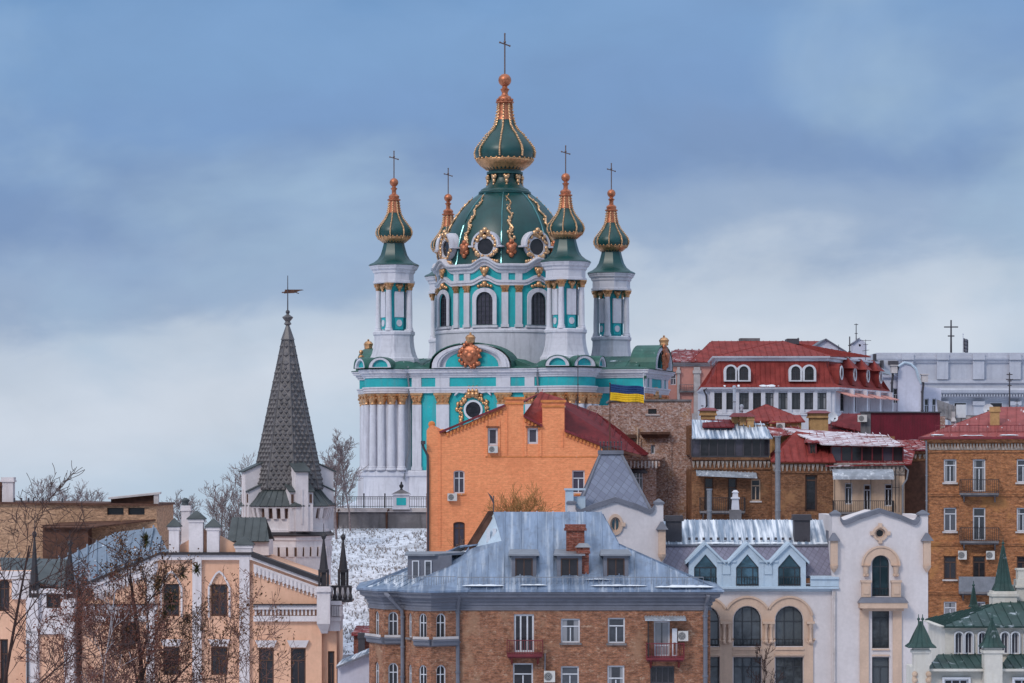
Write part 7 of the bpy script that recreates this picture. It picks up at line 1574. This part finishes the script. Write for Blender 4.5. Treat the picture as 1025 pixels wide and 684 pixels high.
for k in range(8):
    for f_ in (0, .2, .4, .6, .8): u = (oct_[k][0] + (oct_[(k + 1) % 8][0] - oct_[k][0]) * f_, oct_[k][1] + (oct_[(k + 1) % 8][1] - oct_[k][1]) * f_); b.tube([(xm + u[0] * 3.73, TY + u[1] * 3.73, zT(506)), (xm + u[0] * 2.56, TY + u[1] * 2.56, zT(488))], .04, 4, False)
b.build('skirt_roof', 'castle_roof', tw)
z0s, z1s, r0s, r1s = zT(490), zT(340), 2.8, .42
b = MB(); b.loft(oct_, [(r0s, z0s), (r1s, z1s)], (xm, TY))
rows_ = 34
for k in range(8):                                                    # diamond metal tiles in relief
    p, q = Vector(oct_[k]), Vector(oct_[(k + 1) % 8]); t_ = (q - p).normalized(); nn = Vector((t_.y, -t_.x))
    for r_ in range(rows_):
        za, zb_, zc_ = [z0s + (z1s - z0s) * (r_ + f_) / rows_ for f_ in (-.15, .55, 1.25)]
        rad = lambda z: r0s + (r1s - r0s) * (z - z0s) / (z1s - z0s)
        L_ = (q - p).length * rad(zb_); n = max(1, round(L_ / .42)); off = .5 * (r_ % 2)
        for j in range(n + (r_ % 2)):
            fc = (j + .5 - off) / n if n else .5
            if fc < .02 or fc > .98: continue
            hw = .5 / n
            P_ = lambda f, z, o: (lambda c_: (xm + c_.x, TY + c_.y, z))((p + (q - p) * min(1, max(0, f))) * rad(z) + nn * o)
            c0, c1, c2, c3, top = P_(fc, za, .012), P_(fc + hw * .9, zb_, .012), P_(fc, zc_, .012), P_(fc - hw * .9, zb_, .012), P_(fc, zb_ - .05, .15)
            for a_, e_ in ((c0, c1), (c1, c2), (c2, c3), (c3, c0)): b.face([a_, e_, top])
for k in range(8): b.tube([(xm + oct_[k][0] * r0s, TY + oct_[k][1] * r0s, z0s), (xm + oct_[k][0] * r1s, TY + oct_[k][1] * r1s, z1s)], .06, 5)
b.build('spire', 'spire_tile', tw)
b = MB(); b.loft(oct_, [(.55, z1s - .02), (.5, z1s + .05), (.14, zT(326)), (.3, zT(324.5)), (.18, zT(322)), (.4, zT(318.5)), (.42, zT(317.5)), (.12, zT(315)), (.05, zT(313))], (xm, TY)); b.build('spire_cap', 'spire_tile', tw)
b = MB(); b.tube([(xm, TY, zT(314)), (xm, TY, zT(276))], [.055, .03], 6); b.ball((xm, TY, zT(312.5)), .17, 8); b.build('vane_rod', 'dark_metal', tw)
b = MB(); b.tube([(xm - .45, TY, zT(293)), (xm + 1.2, TY, zT(290.5))], [.05, .02], 5); b.tube([(xm, TY, zT(290)), (xm + .85, TY, zT(294))], .035, 5); b.hexa([(xm - .3, TY - .02, zT(294)), (xm + .5, TY - .02, zT(293.5)), (xm + .5, TY + .02, zT(293.5)), (xm - .3, TY + .02, zT(294))], [(xm - .2, TY - .02, zT(290)), (xm + 1.15, TY - .02, zT(290)), (xm + 1.15, TY + .02, zT(290)), (xm - .2, TY + .02, zT(290))]); b.build('weathervane', 'rust_timber', tw)
for k in range(4):                                                    # stepped lucarnes, roofs sloping outwards
    Ml = T3(xm, TY, 0) @ RZ(R(22 + 90 * k)); b = MB(); b.M = Ml
    b.hexa([(-.5, -3.5, zT(531)), (.5, -3.5, zT(531)), (.5, -1.6, zT(531)), (-.5, -1.6, zT(531))], [(-.5, -3.5, zT(472)), (.5, -3.5, zT(472)), (.5, -1.6, zT(461)), (-.5, -1.6, zT(461))])
    b.hexa([(-.92, -3.38, zT(531)), (.92, -3.38, zT(531)), (.92, -1.9, zT(531)), (-.92, -1.9, zT(531))], [(-.92, -3.38, zT(492)), (.92, -3.38, zT(492)), (.92, -1.9, zT(483)), (-.92, -1.9, zT(483))])
    b.box(-.05, .05, -3.56, -3.503, zT(524), zT(490)); lu = b.build('lucarne', 'castle_white', tw)
    b = MB(); b.M = Ml; b.hexa([(-.62, -3.68, zT(472.9)), (.62, -3.68, zT(472.9)), (.62, -1.5, zT(460.3)), (-.62, -1.5, zT(460.3))], [(-.62, -3.68, zT(471.6)), (.62, -3.68, zT(471.6)), (.62, -1.5, zT(459)), (-.62, -1.5, zT(459))]); b.build('lucarne_roof', 'castle_roof', tw)
    for s in (-1, 1):
        b = MB(); b.M = Ml; x0_, x1_ = sorted((s * .503, s * 1.02)); b.hexa([(x0_, -3.5, zT(492.6)), (x1_, -3.5, zT(492.6)), (x1_, -1.8, zT(482.2)), (x0_, -1.8, zT(482.2))], [(x0_, -3.5, zT(491.4)), (x1_, -3.5, zT(491.4)), (x1_, -1.8, zT(481)), (x0_, -1.8, zT(481))]); b.build('shoulder_roof', 'castle_roof', tw)
        b = MB(); b.M = Ml; b.box(s * .72 - .09, s * .72 + .09, -3.44, -3.383, zT(503), zT(494.5)); b.build('lucarne_slot', 'brown_frame', tw)

# ------------------------------------------------------------ beige brick building behind the castle
N_ = Bd('beige_brick_house', 'long flat-roofed beige brick house with a small rooftop block behind the castle', 'house', 80, 245)
X, Z = N_.X, N_.Z; NB = N_.B()
wall(N_, 'wall', 'brick_beige', [(-60, NB), (157, NB), (157, 506), (108, 504.5), (-60, 503.5)], [dict(at=(115.5, 508.5, 515.5, 16.5), cols=1, tr=0, fm='dark_frame', gm='glass_dark', fw=.08), dict(at=(136.5, 508.5, 515.5, 16.5), cols=1, tr=0, fm='dark_frame', gm='glass_dark', fw=.08)], 0, 12, .5)
b = MB(); b.hexa([(X(-60), -.3, Z(504)), (X(158.5), -.3, Z(506.5)), (X(158.5), 12.2, Z(506.5)), (X(-60), 12.2, Z(504))], [(X(-60), -.3, Z(502)), (X(158.5), -.3, Z(504.5)), (X(158.5), 12.2, Z(504.5)), (X(-60), 12.2, Z(502))]); b.build('roof_edge', 'rust_timber', N_.o)
b = MB()
for px in (14, 21, 28, 33, 42, 49, 62): b.box(X(px) - .06, X(px) + .06, .2, .32, Z(503), Z(498.5))
b.build('roof_stub', 'dark_metal', N_.o)['kind'] = 'stuff'
b = MB(); b.hexa([(X(111, 1), 1, Z(504, 1)), (X(157, 1), 1, Z(504, 1)), (X(157, 6), 6, Z(504, 1)), (X(111, 6), 6, Z(504, 1))], [(X(111, 1), 1, Z(499.5, 1)), (X(157, 1), 1, Z(494.5, 1)), (X(157, 6), 6, Z(494.5, 1)), (X(111, 6), 6, Z(499.5, 1))]); o = b.build('roof_block', 'rust_timber', N_.o)
b = MB(); b.hexa([(X(109, 1), .5, Z(500, 1)), (X(161, 1), .5, Z(494.8, 1)), (X(161, 6), 6.4, Z(494.8, 1)), (X(109, 6), 6.4, Z(500, 1))], [(X(109, 1), .5, Z(498.2, 1)), (X(161, 1), .5, Z(492.8, 1)), (X(161, 6), 6.4, Z(492.8, 1)), (X(109, 6), 6.4, Z(498.2, 1))]); b.build('block_roof', 'pale_stone', o)
b = MB(); b.box(X(154.5, 1), X(159, 1), .6, 1.2, Z(505, 1), Z(495, 1)); b.build('block_pier', 'pale_stone', o)
b = MB(); b.box(X(47), X(92), -2.2, -.003, 0, Z(525)); b.build('porch_block', 'rust_timber', N_.o)
b = MB(); b.roof([(X(46), -2.6, Z(527)), (X(96), -2.6, Z(527)), (X(156), -.02, Z(520)), (X(60), -.02, Z(523))], 0); b.build('porch_roof', 'rust_timber', N_.o)
chimney(N_, 2, 13, 478.5, 506, 1.5, 1.0, 'castle_white'); chimney(N_, -8, 1, 483, 506, 1.5, .8, 'rust_timber')

# ------------------------------------------------------------ low buildings in the gap at the bottom
O = Bd('low_white_house', 'low whitish house with a blue-edged metal roof left of the brick apartment house', 'house', 352, 203)
X, Z = O.X, O.Z; OB = O.B()
b = MB(); b.poly([O.UZ(338, OB), O.UZ(376, OB), O.UZ(376, 652), O.UZ(338, 667.5)], [], 0, 6); b.build('wall', 'lilac_wall', O.o)
b = MB(); b.roof([(X(337), -.4, Z(667)), (X(337), 6.4, Z(667)), (X(378), 6.4, Z(650)), (X(378), -.4, Z(650))], .6); b.build('roof', 'blue_roof_snowy', O.o)
bar(O, 'eave_board', 'slate_trim', 337, 667, 378, 650, 0, 2.2, -.48, -.41)
Pq = Bd('brick_shed', 'small red brick shed with snowy roof below the snow slope', 'shed', 362, 214)
X, Z = Pq.X, Pq.Z
b = MB(); b.box(X(354), X(378), 0, 5, 0, Z(634)); b.build('wall', 'brick_chimney', Pq.o)
b = MB(); b.roof([(X(352), -.4, Z(635)), (X(380), -.4, Z(635)), (X(380, 4), 5, Z(627, 4)), (X(356, 4), 5, Z(627, 4))], .6); b.build('roof', 'red_roof_snowy', Pq.o)
chimney(Pq, 358.5, 365, 634.5, 655, -1.0, .5, 'dark_metal')
b = MB(); b.roof([(X(340, -3), -4, Z(668, -3)), (X(362, -3), -4, Z(668, -3)), (X(362), -.5, Z(655)), (X(344), -.5, Z(655))], .5); b.build('lean_roof', 'slate_trim', Pq.o)

# ------------------------------------------------------------ trees
def tree(name, label, px, Y, top, seed, spread=.42, nb=(9, 7, 5, 4), bark='bark_dark', twig=.012, r0=None, leaves=None, nleaf=0, lsize=.1, group=None, first=.25, up=.35, pxb=None, lean=0, blobs=None, category='tree'):
    rg = random.Random(seed); x = wx(px, Y); zb = th(x, Y) - .2; H = wz(top, Y) - zb; r0 = r0 or H * .013
    t = thing(name, label, category, (x, Y, zb), 0, group)
    trunk = MB(); br = MB(); tips = []
    def grow(p, d, L, r, lev, mb):
        n = 4 if lev < 2 else 3; pts = [p]; dd = d.copy(); rs = [r]
        for i in range(n):
            dd = (dd + Vector((rg.uniform(-1, 1), rg.uniform(-1, 1), rg.uniform(-.6, 1) * .5 + up * .22)) * (.13 + .07 * lev)).normalized(); pts.append(pts[-1] + dd * L / n); rs.append(max(twig, r * (1 - .75 * (i + 1) / n)))
        mb.tube(pts, rs, 6 if lev == 0 else (4 if lev == 1 else 3), lev == 0)
        if lev >= len(nb): tips.append((pts[-1], dd)); tips.append((pts[-2], dd)); return
        k = nb[lev]
        for j in range(k):
            f = (first if lev == 0 else .2) + (1 - (first if lev == 0 else .2)) * (j + rg.random() * .8) / k; f = min(.98, f); i = min(n - 1, int(f * n)); q = pts[i].lerp(pts[i + 1], f * n - i)
            ax = (pts[i + 1] - pts[i]).normalized(); a = rg.uniform(0, 6.283) if lev else j * 2.4 + rg.uniform(-.4, .4); u = ax.cross(Vector((.3, .2, 1)) if abs(ax.z) < .9 else Vector((1, 0, 0))).normalized(); v = ax.cross(u)
            sp_ = rg.uniform(.55, 1.05); nd = (ax * math.cos(sp_) + (u * math.cos(a) + v * math.sin(a)) * math.sin(sp_) + Vector((0, 0, up * .5))).normalized()
            rr = max(twig, (r + (rs[-1] - r) * f) * .55); LL = (H * spread * (1.15 - f * .75) if lev == 0 else L * rg.uniform(.42, .68))
            grow(q, nd, LL, rr, lev + 1, br)
    grow(Vector((0, 0, 0)), Vector((lean, 0, 1)).normalized(), H * .93, r0, 0, trunk)
    trunk.build('trunk', bark, t, 60); br.build('branches', bark, t, 60)
    if leaves:
        lf = MB()
        for i in range(nleaf):
            p, d = rg.choice(tips); c = p + Vector((rg.gauss(0, .16), rg.gauss(0, .16), rg.gauss(-.05, .16))); a = rg.uniform(0, 6.28); b2 = rg.uniform(-1, 1); s = lsize * rg.uniform(.5, 1.2); u = Vector((math.cos(a), math.sin(a), b2)) * s; v = Vector((-math.sin(a), math.cos(a), rg.uniform(-1, 1))) * s * .6
            lf.face([c - u, c + v, c + u, c - v])
        o = lf.build('leaves', leaves, t); o['kind'] = 'stuff'
    if blobs:
        for (bx, by, rad) in blobs:                                   # mistletoe balls
            m = MB(); c = Vector((wx(bx, Y) - x, rg.uniform(-.6, .6), wz(by, Y) - zb))
            for i in range(int(420 * rad)):
                d = Vector((rg.gauss(0, 1), rg.gauss(0, 1), rg.gauss(0, 1))).normalized(); q = c + d * rad * rg.uniform(.25, 1); s = .09; w = d.cross(Vector((0, .1, 1))).normalized() * s * .4
                m.face([q - d * s - w, q - d * s + w, q + d * s * 1.4])
                if i % 3 == 0: m.tube([c, q], .008, 3, False)
            m.build('mistletoe', 'mistletoe', t)
    return t
FG = 'bare trees in the left foreground'
tree('bare_tree', 'dark tree with clinging brown leaves and mistletoe before the castle gable', 165, 150, 545, 4, .32, (10, 6, 5, 4), 'bark_dark', .012, .27, 'leaf_brown', 3200, .075, FG, .42, .35, blobs=[(147, 541, .42), (158, 585, .5), (170, 602, .62), (181, 575, .4), (163, 618, .42), (196, 570, .35), (186, 620, .3)])
tree('bare_tree', 'bare tree without leaves at the left edge, its branches crossing the castle bay', -12, 142, 500, 9, .40, (9, 5, 4, 3), 'bark_dark', .015, .17, None, 0, .1, FG, .35, .15, lean=.03)
tree('bare_tree', 'reddish tree full of rusty dead leaves in front of the castle', 118, 146, 612, 21, .42, (12, 8, 5, 4), 'bark_rust', .011, .12, 'leaf_rust', 7000, .075, FG, .3, .3)
tree('bare_tree', 'low tangled tree between the left edge and the rusty tree', 58, 140, 622, 33, .40, (8, 6, 4, 3), 'bark_rust', .012, .1, 'leaf_rust', 300, .07, FG, .3, .3)
tree('bare_tree', 'small leafy brown tree right of the mistletoe tree, below the gable windows', 226, 152, 605, 48, .40, (9, 6, 5, 3), 'bark_rust', .011, .09, 'leaf_brown', 2000, .075, FG, .4, .3)
tree('birch_tree', 'slender pale birch with whitish branches among the dark trees', 100, 144, 562, 14, .20, (7, 3, 2), 'bark_pale', .016, .09, None, 0, .1, None, .45, .5, lean=.02)
BG = 'bare trees on the skyline'
for px, Y, top, sd, sp_, lb in ((337, 279, 438, 51, .30, 'tall bare tree between the castle spire and the church'), (232, 262, 472, 52, .34, 'bare tree directly behind the left side of the castle tower'), (212, 258, 492, 53, .34, 'shorter bare tree left of the castle tower, behind the parapet posts'),
    (172, 268, 502, 54, .34, 'thin bare tree just right of the flat beige brick house'), (70, 285, 494, 55, .34, 'bare tree behind the middle of the beige brick house roof'), (94, 280, 494, 57, .34, 'bare treetop behind the beige roof, left of the rooftop block'), (34, 275, 488, 56, .34, 'bare treetop behind the beige brick house beside its white chimney'),
    (322, 274, 464, 58, .30, 'bare tree half hidden behind the right side of the castle spire'), (351, 283, 446, 59, .22, 'bare tree right beside the church columns')):
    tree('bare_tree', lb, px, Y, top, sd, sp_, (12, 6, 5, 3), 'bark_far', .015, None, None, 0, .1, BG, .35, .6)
tree('bare_bush', 'tawny leafless bush in front of the orange house, above the blue roof', 521, 226, 512, 71, .42, (16, 9, 6, 4), 'twig_yellow', .011, .12, None, 0, .1, None, .5, .45, category='bush')
tree('bare_bush', 'small dark bare bush before the beige arches of the cream house', 769, 196, 648, 73, .30, (9, 5, 4), 'bark_dark', .014, .06, None, 0, .1, None, .4, .6, category='bush')
